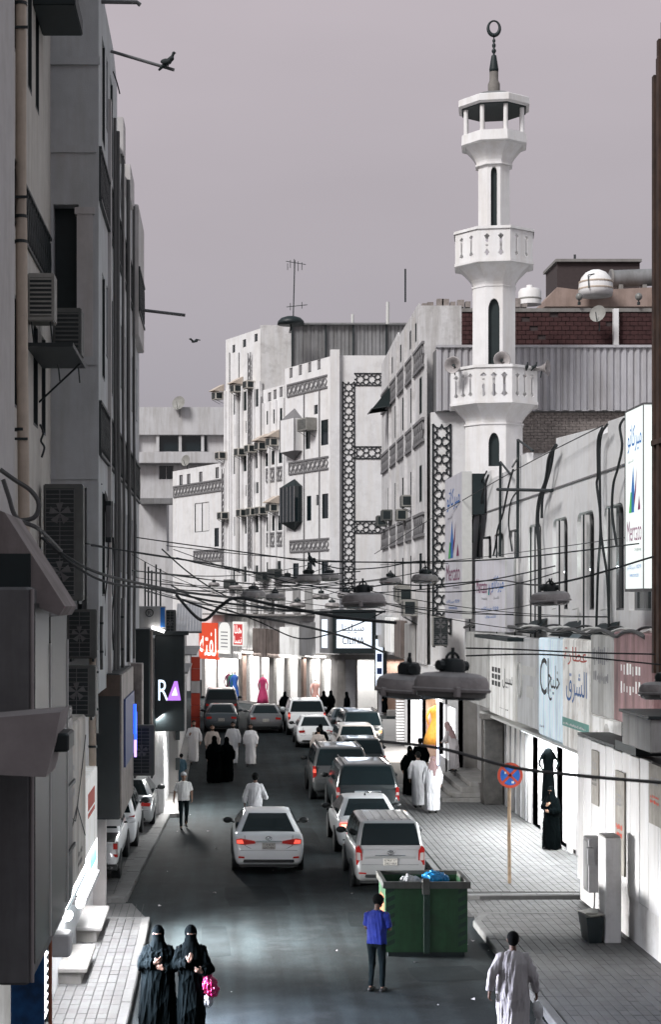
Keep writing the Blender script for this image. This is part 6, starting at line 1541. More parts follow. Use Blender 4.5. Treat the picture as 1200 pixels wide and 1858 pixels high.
def face_marks(parent, c, f, s=1., beard=False):
    c, f = Vector(c), Vector(f).normalized(); r = Vector((f.y, -f.x, 0)); b = MB()
    for k in (-1, 1): b.ell(c + f * .079 * s + r * k * .031 * s + Z * .02 * s, .011 * s, .008 * s, .006 * s, 8, 6); b.tube([c + f * .083 * s + r * k * .018 * s + Z * .038 * s, c + f * .076 * s + r * k * .046 * s + Z * .040 * s], .004 * s, 5)
    b.build('eyes', 'hair', parent, local=True, smooth=True)
    if beard: b = MB(); b.ell(c + f * .038 * s - Z * .072 * s, .055 * s, .056 * s, .045 * s, 12, 8); b.build('beard', 'hair', parent, local=True, smooth=True)
def rings_loft(mb, spec, n=26, seed=0.):
    """robe loft: spec rows (z, cx, cy, rx, ry, fold amplitude)"""
    rings = []
    for z, cx, cy, rx, ry, fa in spec:
        ring = []
        for k in range(n):
            a = 2 * math.pi * k / n; f = 1 + fa * (.6 * math.sin(5 * a + seed) + .5 * math.sin(8 * a + 2.1 * seed + z) + .35 * math.sin(13 * a + seed * 3))
            ring.append((cx + rx * f * math.cos(a), cy + ry * f * math.sin(a), z))
        rings.append(ring)
    mb.loft(rings)
def person(X, Y, z, label, rz, outfit, h=1.72, stride=.0, arms=None, seed=0., vox=.016, skin='skin', robe='thobe_white', head='hair', turn=0., lean=0., build=1., group=None, extras=None, beard=False, tilt=0.):
    """figure facing local +Y. arms: [(elbow, wrist, hand dir, palm normal)] for right (+x) and left (-x)"""
    s = h / 1.72
    o = empty('person', (X, Y, z), label, 'person', group, rz=rz)
    hip = .92; sh = 1.41
    ln = Vector((0, lean * .45, 0)); ch = lambda zz: Vector((0, lean * max(0, zz - hip), 0))
    ar = arms or [((.26, -.02, 1.14), (.25, .06, .88), (0, .15, -1), (-1, 0, 0)), ((-.26, .0, 1.14), (-.25, .04, .88), (0, .1, -1), (1, 0, 0))]
    ft = [Vector((.10, stride * .5, .055)), Vector((-.10, -stride * .5, .055 + abs(stride) * .12))]
    kn = [Vector((.095, stride * .30 + .03, .49)), Vector((-.095, -stride * .18 + .05, .48))]
    fdir = Vector((math.sin(turn), math.cos(turn), 0)); hc = Vector((0, .02, 1.60)) + ch(1.6) + fdir * tilt * .05 - Z * tilt * .02
    # --- body: one continuous surface
    b = MB()
    head_shape(b, hc, fdir, nose=head not in ('veil', 'niqab'))
    b.capsule(Vector((0, -.01, 1.40)) + ch(1.4), Vector((0, .01, 1.54)) + ch(1.5), .055, .05)
    b.capsule(Vector((0, 0, 1.0)), Vector((0, 0, 1.28)) + ch(1.28), .09, .085); b.capsule(Vector((-.11, 0, 1.35)) + ch(1.35), Vector((.11, 0, 1.35)) + ch(1.35), .05, .05); b.capsule((-.05, 0, .94), (.05, 0, .94), .09, .09)
    for k, sx_ in enumerate((1, -1)):
        e, w_, hd, pn = (Vector(q) for q in ar[k]); e = e + ch(e.z); w_ = w_ + ch(w_.z)
        b.capsule(Vector((sx_ * .17, 0, 1.38)) + ch(1.38), e, .045, .04); b.capsule(e, w_, .039, .027); hand(b, w_, hd, pn, curl=.55, side=sx_)
        b.capsule((sx_ * .09, 0, .90), kn[k], .065, .046); b.capsule(kn[k], ft[k] + Z * .03, .044, .034); b.capsule(ft[k] + Vector((0, -.04, -.02)), ft[k] + Vector((0, .14, -.03)), .032, .028)
    b.v = [tuple(Vector(v) * s) for v in b.v]; remesh('body', b, skin, o, .0115 if vox < .014 else vox, smooth_it=1)
    def add(nm, mb, m, fold=.0, fs=9., sm=2, vx=None):
        mb.v = [tuple(Vector(v) * s) for v in mb.v]; return remesh(nm, mb, m, o, vx or vox, fold, fs, sm, seed)
    # --- clothes
    if outfit in ('thobe', 'abaya'):
        b = MB(); W_ = build; A = .05 if outfit == 'thobe' else .07; fl = 1.0 if outfit == 'thobe' else 1.22; st_ = stride * .22
        hem = .10 if outfit == 'thobe' else .03
        rings_loft(b, [(hem, 0, 0, .185 * fl * W_, (.17 + abs(st_)) * fl, A), (.35, 0, 0, .19 * fl * W_, (.165 + abs(st_) * .8) * fl, A), (.62, 0, .01, .195 * W_ * (fl * .5 + .5), .165 * fl, A * .8), (.92, 0, .0, .20 * W_, .165 * W_, A * .5),
                       (1.12, 0, lean * .2, .195 * W_, .155 * W_, A * .35), (1.3, 0, lean * .38, .205 * W_, .14 * W_, .02), (1.40, 0, lean * .48, .175, .105, .01), (1.455, 0, lean * .52, .085, .075, 0)], seed=seed)
        for k, sx_ in enumerate((1, -1)):
            e, w_, hd, pn = (Vector(q) for q in ar[k]); e = e + ch(e.z); w_ = w_ + ch(w_.z); cuff = w_ + (e - w_) * .06; sl = 1.0 if outfit == 'thobe' else 1.45
            b.capsule(Vector((sx_ * .165, 0, 1.365)) + ch(1.365), e, .078, .066 * sl); b.tube([e + (e - cuff).normalized() * .03, e, e * .5 + cuff * .5, cuff], [.03, .064 * sl, .062 * sl, .055 * sl], 10)
            if outfit == 'abaya': b.capsule(e - Z * .02, e * .6 + cuff * .4 - Z * .14, .05, .02)
        add('robe', b, robe, .020 if outfit == 'thobe' else .024, 9.)
        if outfit == 'thobe':
            b = MB(); b.tube([Vector((.06 * math.cos(t), .01 + lean * .5 + .056 * math.sin(t), 1.45)) * s for t in [k * math.pi / 8 for k in range(17)]], .016, 6); b.build('collar', robe, o, local=True, smooth=True)
    else:                                               # shirt and trousers
        b = MB(); rings_loft(b, [(.86, 0, 0, .185, .135, .03), (1.0, 0, .01, .18, .135, .03), (1.2, 0, lean * .3, .185, .125, .02), (1.33, 0, lean * .4, .195, .115, .01), (1.41, 0, lean * .47, .15, .09, 0), (1.45, 0, lean * .5, .07, .07, 0)], seed=seed)
        for k, sx_ in enumerate((1, -1)):
            e = Vector(ar[k][0]); e = e + ch(e.z); a_ = Vector((sx_ * .165, 0, 1.37)) + ch(1.37); b.tube([a_ - (e - a_) * .2, a_, a_ * .4 + e * .6, a_ * .12 + e * .88], [.03, .075, .07, .068], 10)
        add('shirt', b, robe, .014, 12.)
        b = MB(); b.capsule((-.055, 0, .88), (.055, 0, .88), .108, .108)
        for k, sx_ in enumerate((1, -1)): b.capsule((sx_ * .09, 0, .88), kn[k], .092, .064); b.capsule(kn[k], ft[k] + Z * .06, .062, .046)
        add('trousers', b, 'trouser', .010, 16.)
    b = MB()
    for k in (0, 1): b.capsule(ft[k] + Vector((0, -.06, -.022)), ft[k] + Vector((0, .16, -.026)), .040, .034)
    add('shoes', b, 'shoe', 0, 9., 1)
    # --- heads
    if head in ('hair', 'cap', 'curly'):
        b = MB(); q = .006 if head != 'curly' else .022
        b.ell(hc - fdir * .022 + Z * .048, .082 + q, .086 + q, .085 + q, 14, 10); b.ell(hc - fdir * .045 + Z * .0, .074 + q * .6, .05, .075, 12, 8)
        add('hair', b, 'hair', .006 if head == 'curly' else .002, 40., 1, .014)
        face_marks(o, hc * s, fdir, s, beard)
        if head == 'cap':
            b = MB(); b.ell(hc + Z * .055 - fdir * .008, .092, .098, .075, 16, 9); b.prism([(-.06, 0), (.06, 0), (.045, .075), (-.045, .075)], hc + fdir * .075 + Z * .065, (fdir.y, -fdir.x, 0), fdir, Z * .012); add('cap', b, 'thobe_white', 0, 9, 1, .012)
    elif head in ('veil', 'niqab'):
        b = MB(); b.ell(hc + Z * .035, .100, .108, .125, 16, 12); b.ell(hc - Z * .05 - fdir * .005, .092, .10, .10, 14, 10)
        rings_loft(b, [(1.22, 0, lean * .3, .215, .155, .04), (1.32, 0, lean * .38, .20, .14, .03), (1.42, 0, lean * .48, .15, .115, .02), (1.50, 0, .005 + lean * .52, .105, .10, .0), (1.58, 0, .01 + lean * .6, .09, .09, 0)], seed=seed + 1)
        add('head_veil', b, robe, .007, 10.)
        if head == 'niqab':
            rr = Vector((fdir.y, -fdir.x, 0)); b = MB(); pts = []
            for k in range(9): a = (k - 4) * .17; pts.append((hc + fdir * math.cos(a) * .112 + rr * math.sin(a) * .106 + Z * .043)); 
            b.loft([[p * s for p in pts], [(p + Z * -.02) * s for p in pts]], False, False, closed=False); b.build('face', 'skin_dark', o, local=True, smooth=True)
            b = MB()
            for k in (-1, 1): b.ell((hc + fdir * .108 + rr * k * .034 + Z * .033) * s, .014, .008, .008, 8, 6)
            b.build('eyes', 'hair', o, local=True)
    elif head == 'ghutra':
        b = MB(); b.ell(hc + Z * .04, .095, .102, .11, 16, 10)
        rings_loft(b, [(1.16, 0, -.08 + lean * .3, .17, .10, .08), (1.30, 0, -.05 + lean * .4, .19, .12, .06), (1.42, 0, -.02 + lean * .5, .165, .12, .04), (1.52, 0, -.01 + lean * .55, .11, .115, .02), (1.60, 0, 0 + lean * .6, .098, .105, 0)], seed=seed + 2); add('head_scarf', b, 'ghutra', .010, 11.)
        face_marks(o, hc * s, fdir, s, beard)
    if extras: extras(o, s)
    return o
m_ = mat('ghutra', (.42, .28, .28), .9, var=.5, scale=60); mat('shirt_blue', (.006, .022, .24), .8, var=.2, scale=9); mat('shirt_white', (.70, .70, .69), .85, var=.06); mat('bag_pink', (.40, .012, .10), .35, var=.45, scale=14); mat('bag_white', (.45, .46, .48), .3, var=.3, scale=14); mat('phone_black', (.015, .015, .018), .2, var=0); mat('child_blue', (.05, .11, .15), .8, var=.1)
PI = math.pi
up_fold = [((.24, .04, 1.16), (.02, .20, 1.22), (-.7, .1, .55), (0, -1, .3)), ((-.26, .06, 1.10), (-.06, .22, 1.06), (.9, .2, .2), (0, -1, .2))]
# women in front, walking toward the camera
person(-.93, 24.7, 0, 'woman in a wide black abaya and face veil, left of the walking pair in front', PI, 'abaya', 1.62, .14, [((.25, .06, 1.13), (.05, .22, 1.19), (-.75, .1, .5), (0, -1, .3)), ((-.27, .05, 1.10), (-.08, .21, 1.10), (.85, .1, .35), (0, -1, .2))], 1.3, .012, skin='skin_dark', robe='abaya', head='niqab', build=1.35, turn=.25)
person(-.44, 24.6, 0, 'slim woman in black abaya carrying a pink bag in front', PI, 'abaya', 1.64, .16, [((.22, .06, 1.14), (.03, .21, 1.22), (-.35, .1, .9), (0, -1, .1)), ((-.27, .05, 1.08), (-.17, .20, 1.06), (.55, .2, .25), (0, -1, .1))], 2.6, .012, skin='skin_dark', robe='abaya', head='niqab', build=.98, turn=-.1)
# boy with phone
person(2.60, 27.5, 0, 'boy in a blue football shirt looking at his phone beside the green skip', -.45, 'shirt', 1.60, .06, [((.22, .06, 1.12), (.09, .28, 1.14), (-.15, .75, .4), (-.3, -.5, .8)), ((-.22, .05, 1.12), (-.05, .27, 1.10), (.2, .75, .4), (.3, -.5, .8))], .4, .012, skin='skin_dark', robe='shirt_blue', head='curly', tilt=.9, lean=.06)
# man in white thobe, lower right
person(4.20, 23.7, 0, 'man in a white thobe seen from behind at the lower right', -.12, 'thobe', 1.74, .30, [((.29, -.05, 1.12), (.33, .05, .86), (.1, .25, -1), (-1, 0, 0)), ((-.30, -.10, 1.14), (-.33, -.06, .88), (-.1, .1, -1), (1, 0, 0))], 3.7, .012, skin='skin_dark', robe='thobe_grey_shade', head='hair', build=1.15)  # shade on his white thobe is put into the grey cloth
# middle distance
person(-1.06, 47.4, 0, 'young man in white cap, T-shirt and dark trousers walking on the left', PI + .15, 'shirt', 1.62, .34, [((.26, -.06, 1.12), (.30, .02, .88), (.05, .2, -1), (-1, 0, 0)), ((-.25, -.02, 1.12), (-.24, .14, .92), (0, .4, -1), (1, 0, 0))], 5.1, .014, robe='shirt_white', head='cap')
person(.97, 46.2, 0, 'man in a white thobe walking away ahead of the white saloon', -.1, 'thobe', 1.70, .3, [((.27, .0, 1.13), (.30, .2, 1.0), (.2, .9, .1), (-1, 0, 0)), ((-.28, -.02, 1.13), (-.3, .0, .88), (0, .1, -1), (1, 0, 0))], 6.2, .014, skin='skin_dark', robe='thobe_white', head='curly')
person(-.22, 59.5, 0, 'woman in long black abaya walking up the street, left of a pair', .1, 'abaya', 1.66, .12, None, 7.1, .02, robe='abaya', head='veil', build=1.25)
person(.22, 59.8, 0, 'woman in long black abaya walking up the street, right of a pair', -.15, 'abaya', 1.60, .2, None, 8.4, .02, robe='abaya', head='veil', build=1.2)
person(-1.08, 66.5, 0, 'man in bright white thobe beside the left kerb holding his phone', PI + .1, 'thobe', 1.74, .2, [((.25, .06, 1.14), (.18, .26, 1.16), (-.2, .5, .6), (-.6, -.3, .5)), ((-.27, .0, 1.14), (-.27, .04, .88), (0, .1, -1), (1, 0, 0))], 9.3, .02, robe='thobe_white', head='hair', beard=True)
person(-.32, 64.9, 0, 'man in a beige thobe behind the two black abayas', PI, 'thobe', 1.70, .2, None, 10.2, .02, robe='thobe_beige', head='hair', beard=True)
person(.50, 65.8, 0, 'bearded man in white thobe just right of the black abayas', PI - .1, 'thobe', 1.74, .3, None, 11.7, .02, robe='thobe_white', head='hair', beard=True, skin='skin_dark')
person(1.20, 65.6, 0, 'man in white thobe rightmost of the group walking toward us', PI - .2, 'thobe', 1.68, .26, None, 12.3, .02, robe='thobe_white', head='hair', beard=True, build=1.08, skin='skin_dark')
person(3.75, 63.2, 0, 'man in a beige thobe walking beside the queue of cars', .05, 'thobe', 1.72, .2, None, 13.5, .02, robe='thobe_beige', head='hair', build=1.1)
person(4.0, 65.9, 0, 'woman in black abaya beside the man in the beige thobe', 0, 'abaya', 1.62, .1, None, 14.1, .022, robe='abaya', head='veil', build=1.1)
person(-1.36, 57.2, .12, 'small child in blue grey clothes beside the left shop doors', .2, 'thobe', 1.12, .1, None, 15.2, .018, robe='child_blue', head='curly')
# right pavement
person(6.27, 54.6, .12, 'woman in black abaya on the right pavement behind the thobed men', .1, 'abaya', 1.60, .2, None, 16.0, .018, robe='abaya', head='veil', build=1.1)
person(6.13, 51.2, .12, 'dark haired man in white thobe on the right pavement', .05, 'thobe', 1.74, .26, None, 17.4, .016, robe='thobe_white', head='hair', skin='skin_dark')
person(6.42, 49.9, .12, 'man with a pink checked head scarf and white thobe on the right pavement', -.05, 'thobe', 1.70, .22, None, 18.5, .016, robe='thobe_white', head='ghutra', build=1.2)
person(6.85, 56.6, .12, 'dark clothed man in front of the right hand group', 0, 'thobe', 1.72, .2, None, 19.6, .02, robe='abaya', head='hair')
person(7.95, 56.2, .74, 'man with checked head scarf leaning forward on the shop steps', .9, 'thobe', 1.66, .05, [((.24, .14, 1.10), (.2, .34, 1.0), (0, .8, -.2), (0, 0, -1)), ((-.24, .14, 1.10), (-.2, .34, 1.02), (0, .8, -.2), (0, 0, -1))], 20.2, .018, robe='thobe_grey_shade', head='ghutra', lean=.38)
person(8.55, 42.6, .12, 'woman in black abaya standing at the bright shop door on the right', 2.3, 'abaya', 1.60, .12, up_fold, 21.7, .014, robe='abaya', head='niqab', build=1.15)
# far shoppers
for k, (px, dy, bl, lb) in enumerate(((517, 90.5, 1.1, 'far woman in black abaya near the magenta gown'), (588, 91.0, 1.1, 'far woman in black abaya above the white SUV, left of two'), (601, 91.5, 1.05, 'far woman in black abaya above the white SUV, right of two'), (630, 90.2, 1.2, 'far woman in black abaya in front of the corner shutter'))):
    person((px - CX) * dy / F, dy, 0, lb, .4 * k, 'abaya', 1.62, .1, None, 30 + k, .03, robe='abaya', head='veil', build=bl)
p = P(695, 1262, 94.5); person(p.x + .1, 94.4, .12, 'dark clothed person beside the corner pillar under the blue sign', 1.2, 'thobe', 1.7, .1, None, 40.1, .03, robe='abaya', head='hair')

# things held
o = empty('shopping_bag', (-.20, 24.48, .62), 'crumpled bright pink shopping bag carried by the slim woman', 'bag')
b = MB(); b.ell((-.165, 24.50, .80), .105, .085, .15, 16, 12); b.ell((-.12, 24.48, .73), .10, .08, .11, 14, 10); b.capsule((-.20, 24.52, .93), (-.215, 24.52, 1.03), .05, .03)
b.v = [(v[0] + .0, v[1], v[2]) for v in b.v]; bag = remesh('bag', b, 'bag_pink', None, .010, .035, 26., 0)
bag.parent = o; bag.location = -o.location
o = empty('carrier_bag', (-.18, 24.5, .45), 'small white plastic bag hanging below the pink bag', 'bag')
b = MB(); b.ell((-.185, 24.50, .56), .075, .06, .10, 14, 10); b.capsule((-.19, 24.5, .62), (-.2, 24.5, .74), .03, .015); bag = remesh('bag', b, 'bag_white', None, .010, .018, 24., 1); bag.parent = o; bag.location = -o.location
o = empty('phone', (2.74, 27.76, 1.12), 'dark phone held by the boy in blue', 'phone'); MB().obox((2.745, 27.80, 1.10), (.8, .3, 0), (-.3, .75, .55), (.1, -.5, .8), .035, .07, .005).build('case', 'phone_black', o)
o = empty('hand_cloth', (4.5, 23.7, .4), 'white cloth trailing from the thobed man\'s right hand', 'cloth')
b = MB(); ps = smooth_pts([Vector(q) for q in ((4.535, 23.70, .74), (4.57, 23.70, .58), (4.60, 23.72, .42), (4.69, 23.76, .28), (4.80, 23.8, .16))]); b.tube(ps, [.02 + .045 * abs(math.sin(k * .35)) * (1 - k / 40) + .02 for k in range(len(ps))], 10); cl = remesh('cloth', b, 'thobe_white', None, .012, .016, 20., 1); cl.parent = o; cl.location = -o.location
# black dress hung in the bright shop doorway
o = empty('hanging_abaya', (8.62, 43.4, 1.2), 'black dress hanging in the bright doorway above the waiting woman', 'dress')
b = MB(); rings_loft(b, [(1.25, 8.62, 43.4, .18, .12, .06), (1.8, 8.62, 43.4, .15, .11, .04), (2.2, 8.62, 43.4, .13, .10, .02), (2.5, 8.62, 43.4, .17, .1, 0), (2.62, 8.62, 43.4, .10, .07, 0), (2.66, 8.62, 43.4, .04, .04, 0)])
for s in (-1, 1): b.tube([(8.62 + s * .14, 43.4, 2.52), (8.62 + s * .26, 43.34, 2.25), (8.62 + s * .14, 43.24, 2.05)], [.035, .035, .03], 8)
dr = remesh('dress', b, 'abaya', None, .02, .012, 8.); dr.parent = o; dr.location = -o.location; MB().tube([(8.62, 43.4, 2.7), (8.62, 43.4, 2.86)], .012, 5).build('hanger', 'grey_metal', o)
# ================================================================== street things
# no stopping sign
o = empty('no_stopping_sign', (6.55, 37.4, .12), 'round blue and red no stopping sign on a rusty pole', 'road sign')
zc = ZY(1407, 37.3)
MB().tube([(6.55, 37.4, .12), (6.54, 37.4, 1.2), (6.55, 37.4, zc + .2)], .04, 12).build('pole', mat('pole_rust', (.36, .26, .17), .7, var=.3, scale=6, streak=.4), o, auto=40)
p = (6.55, 37.34, zc); b = MB(); b.lathe([(.01, 0), (.288, 0), (.29, -.006), (.288, -.012), (.01, -.012)], (p[0], p[1], p[2]), 32, axis='Y').build('plate_back', 'grey_metal', o)
mat('sign_red', (.52, .07, .035), .5, var=.15, scale=8); mat('sign_blue', (.015, .13, .50), .5, var=.12, scale=8)
def disc(r0, r1, y, m, nm):
    b = MB(); n = 36; a = [(p[0] + r1 * math.cos(2 * PI * k / n), y, p[2] + r1 * math.sin(2 * PI * k / n)) for k in range(n)]
    if r0 == 0: b.add(a, [tuple(range(n))])
    else: b.loft([a, [(p[0] + r0 * math.cos(2 * PI * k / n), y, p[2] + r0 * math.sin(2 * PI * k / n)) for k in range(n)]], False, False)
    return b.build(nm, m, o)
disc(0, .235, 37.324, 'sign_blue', 'blue_field'); disc(.225, .288, 37.322, 'sign_red', 'red_ring')
b = MB()
for s in (-1, 1): b.obox((p[0], 37.3225, p[2]), (.707, 0, .707 * s), (0, 1, 0), (-.707 * s, 0, .707), .235, .0015, .028)
b.build('red_cross', 'sign_red', o)
b = MB(); b.box(p[0] - .13, p[0] - .09, 37.318, 37.319, p[2] + .03, p[2] + .08); b.box(p[0] + .03, p[0] + .09, 37.318, 37.319, p[2] - .18, p[2] - .13); b.build('sticker', 'white_paint', o)

# green skip
o = empty('green_skip', (3.75, 30.8, 0), 'green metal rubbish skip at the kerb with bags inside', 'skip')
mat('skip_green', (.020, .078, .032), .55, var=.25, scale=3, streak=.3, dirt=(.02, .03, .02), dirtamt=.6); mat('skip_stripe', (.012, .035, .025), .6, var=.2, scale=5); mat('skip_rim', (.07, .075, .07), .6, var=.25, scale=5, dirt=(.1, .06, .04), dirtamt=.4)
x0, x1, y0, y1, zt_ = 3.02, 4.52, 30.2, 31.45, 1.30
b = MB(); b.box(x0, x1, y0, y0 + .03, .08, zt_); b.box(x0, x0 + .03, y0 + .03, y1 - .03, .08, zt_); b.box(x1 - .03, x1, y0 + .03, y1 - .03, .08, zt_); b.box(x0, x1, y1 - .03, y1, .08, zt_); b.box(x0 + .03, x1 - .03, y0 + .03, y1 - .03, .08, .12); b.build('tub', 'skip_green', o)
b = MB(); t = .07
b.box(x0 - .05, x1 + .05, y0 - .05, y0 + .02, zt_ - .05, zt_ + t); b.box(x0 - .05, x1 + .05, y1 - .02, y1 + .05, zt_ - .05, zt_ + t); b.box(x0 - .05, x0 + .02, y0 + .02, y1 - .02, zt_ - .05, zt_ + t); b.box(x1 - .02, x1 + .05, y0 + .02, y1 - .02, zt_ - .05, zt_ + t); b.build('rim', 'skip_rim', o)
MB().cbox((x0 + x1) / 2 - .06, (x0 + x1) / 2 + .06, y0 - .05, y0 - .001, .06, zt_ - .06, .01).build('centre_post', 'skip_stripe', o); MB().cbox((x0 + x1) / 2 - .09, (x0 + x1) / 2 + .05, y0 - .09, y0 - .052, zt_ - .16, zt_ + .14, .01).build('bracket', 'skip_rim', o)
for xa in (x0 + .02, x1 - .17):
    for k in range(7): MB().add([(xa, y0 - .004, .18 + k * .16), (xa + .15, y0 - .004, .25 + k * .16), (xa + .15, y0 - .004, .33 + k * .16), (xa, y0 - .004, .26 + k * .16)], [(0, 1, 2, 3)]).build('hazard_stripe', 'skip_stripe', o)
b = MB(); b.box(x0 + .05, x1 - .05, y0 + .02, y0 + .1, 0, .08); b.box(x0 + .05, x1 - .05, y1 - .12, y1 - .04, 0, .08); b.build('skid', 'black_metal', o)
MB().box(x0 - .006, x0 - .001, y0 + .25, y1 - .35, .5, 1.05).build('poster', mat('poster_red', (.45, .12, .05), .6, var=.5, scale=4), o)
MB().box(x0 + .035, x1 - .035, y0 + .035, y1 - .035, 1.0, 1.12).build('rubbish_fill', 'dark_teal', o)
mat('bag_blue', (.01, .22, .52), .35, var=.2, scale=16)
for (c, r, m, lb, nm) in (((3.98, 30.75, 1.34), (.24, .2, .13), 'bag_blue', 'bright blue rubbish bag on top of the green skip', 'rubbish_bag'), ((3.52, 30.7, 1.30), (.20, .16, .10), 'bag_white', 'white rubbish bag in the green skip', 'rubbish_bag')):
    oo = empty(nm, c, lb, 'rubbish bag'); b = MB(); b.ell(c, *r, 16, 10); b.ell((c[0] + .14, c[1], c[2] - .02), r[0] * .6, r[1] * .7, r[2] * .8, 14, 9); b.capsule((c[0] - .02, c[1], c[2] + r[2] * .8), (c[0] - .05, c[1], c[2] + r[2] * 1.15), .04, .02)
    q = remesh('bag', b, m, None, .014, .03, 14., 1, c[0]); q.parent = oo; q.location = -oo.location

# ------------------------------------------------------------------ hanging street lamps
def lamp_proto():
    o = empty('street_lamp', (0, 0, 0))
    b = MB(); b.lathe([(.26, -.055), (.30, -.05), (.306, -.03), (.29, -.02), (.287, .025), (.265, .065), (.21, .09), (.12, .10), (.06, .102)], (0, 0, 0), 28); b.build('housing', 'lamp_metal', o, local=True, auto=32)
    b = MB(); b.lathe([(.275, -.052), (.265, -.09), (.22, -.11), (.05, -.115)], (0, 0, 0), 24); b.build('glass', 'lamp_glass', o, local=True, auto=32)
    b = MB(); b.lathe([(.10, .10), (.105, .16), (.085, .20), (.03, .21)], (0, 0, 0), 14); b.build('gear_box', 'black_metal', o, local=True, auto=40)
    MB().tube([(-.14, 0, .15), (.14, 0, .15)], .04, 8).build('cross_bar', 'black_metal', o, local=True)
    b = MB(); b.tube([Vector((.06 * math.cos(t), 0, .20 + .05 * math.sin(t))) for t in [k * PI / 8 for k in range(9)]], .012, 6); b.build('hook', 'black_metal', o, local=True)
    MB().tube([(0, 0, .2), (0, 0, .29)], .014, 6).build('hanger_rod', 'black_metal', o, local=True)
    b = MB()
    for a in (0, 2.1, 4.2): b.cbox(.295 * math.cos(a) - .022, .295 * math.cos(a) + .022, .295 * math.sin(a) - .022, .295 * math.sin(a) + .022, -.09, -.01, .006)
    b.build('clip', 'lamp_metal', o, local=True)
    return o
LAMPS = [(820, 1243, 12.8, 'big blurred hanging lamp in front of the right hand boards'), (742, 1243, 14.8, 'blurred hanging lamp just left of the biggest lamp'), (1000, 1085, 24.5, 'hanging lamp on wires in front of the arched windows'), (1206, 1252, 19.5, 'hanging lamp cut off by the right edge'),
         (772, 1050, 36.0, 'hanging lamp with a broken rim in front of the star lattice'), (709, 1054, 44, 'hanging lamp left of the one with the broken rim'), (560, 1050, 36.5, 'hanging lamp with a bird perched on it'), (598, 1047, 46, 'hanging lamp half hidden right of the bird lamp'),
         (522, 1052, 50, 'hanging lamp half hidden left of the bird lamp'), (660, 1089, 22.0, 'wide hanging lamp right above the CILINA sign'), (460, 1078, 40, 'hanging lamp in the cluster, left of two close together'), (499, 1083, 49, 'hanging lamp in the cluster, right of two close together'),
         (427, 1066, 70, 'small far hanging lamp at the left of the cluster'), (540, 1097, 62, 'small hanging lamp low above the far fascia boards'), (583, 1082, 58, 'small hanging lamp under the bird lamp'), (603, 1098, 66, 'small pale hanging lamp left of the CILINA sign'),
         (628, 1080, 56, 'hanging lamp behind the wide lamp above the CILINA sign'), (388, 1060, 88, 'tiny far hanging lamp at the left end of the cluster')]
proto = lamp_proto()
for i, (px, py, Y, lb) in enumerate(LAMPS):
    o = proto if i == 0 else copy_tree(proto)
    o.location = P(px, py, Y); o.rotation_euler = (random.uniform(-.05, .05), random.uniform(-.06, .06), random.uniform(0, 6)); tag(o, lb, 'street lamp', 'hanging street lamps')

# ------------------------------------------------------------------ overhead cables
def cable(pts, r, label, m='cable_black', group='overhead cables'):
    ps = smooth_pts([P(*p) for p in pts], 8)
    return tag(MB().tube(ps, r * (.68 if r > .019 else .9), 6).build('overhead_cable', m), label, 'cable', group)
cable([(240, 974, 45), (330, 987, 42), (420, 999, 39), (500, 1010, 37), (566, 1018, 36), (690, 1020, 36), (800, 1019, 36), (940, 1012, 35), (1187, 983, 33)], .018, 'thin upper cable sagging across the whole street over the bird lamp')
cable([(155, 986, 31.5), (260, 1005, 33), (360, 1020, 35), (460, 1038, 36), (566, 1052, 36.5)], .022, 'cable running from the left condenser to the bird lamp')
cable([(165, 990, 31.5), (300, 1010, 33), (430, 1032, 35), (540, 1060, 36), (640, 1068, 36), (709, 1060, 36), (775, 1062, 36), (900, 1053, 34), (1000, 1060, 24.5), (1187, 1010, 24)], .022, 'long cable crossing from the left condenser to the right screen')
cable([(566, 1018, 36), (620, 1032, 36), (690, 1030, 36), (745, 1020, 36), (772, 1018, 36)], .016, 'short slack cable between the bird lamp and the broken rim lamp')
cable([(75, 975, 24), (120, 1010, 24), (180, 1040, 25), (260, 1060, 28), (340, 1075, 31), (420, 1084, 34)], .034, 'thick dark cable from the left awning toward the lamp cluster')
cable([(85, 985, 24), (140, 1030, 24), (200, 1058, 25), (290, 1070, 27), (380, 1090, 28), (460, 1100, 29), (560, 1110, 30), (700, 1110, 30)], .028, 'dark cable sagging under the lamp cluster to the right')
cable([(240, 1035, 34), (300, 1042, 36), (380, 1052, 40), (470, 1060, 46), (560, 1066, 50)], .02, 'thin cable low over the left shops toward the cluster')
cable([(330, 1088, 22), (400, 1112, 22), (480, 1122, 22), (560, 1138, 23), (640, 1160, 24), (700, 1185, 25)], .018, 'cable slanting down across the CILINA sign')
cable([(320, 1080, 22), (365, 1125, 21), (400, 1100, 20), (430, 1085, 20), (500, 1098, 20), (620, 1120, 20), (720, 1130, 20)], .03, 'looping thick cable left of the red lit sign')
cable([(410, 1105, 30), (470, 1128, 30), (540, 1158, 30), (600, 1150, 30), (660, 1128, 31), (700, 1108, 31)], .02, 'sagging cable in front of the far fascia boards')
cable([(680, 1005, 70), (760, 955, 62), (845, 905, 55), (960, 840, 46), (1095, 772, 38)], .015, 'thin wire climbing to the arched building parapet')
cable([(690, 1025, 60), (810, 1018, 55), (960, 1000, 45), (1187, 968, 34)], .012, 'upper of the two thin wires crossing the arched windows')
cable([(846, 1176, 24), (930, 1178, 24), (1060, 1184, 24), (1190, 1187, 24)], .014, 'dark wire crossing the tops of the fascia boards')
cable([(846, 1190, 20), (1000, 1188, 20), (1200, 1206, 20)], .012, 'second thin wire crossing the fascia boards')
cable([(690, 1345, 13), (800, 1358, 12.5), (930, 1392, 12), (1060, 1408, 11.5), (1215, 1421, 11)], .014, 'blurred near wire passing below the no stopping sign level', 'cable_grey')
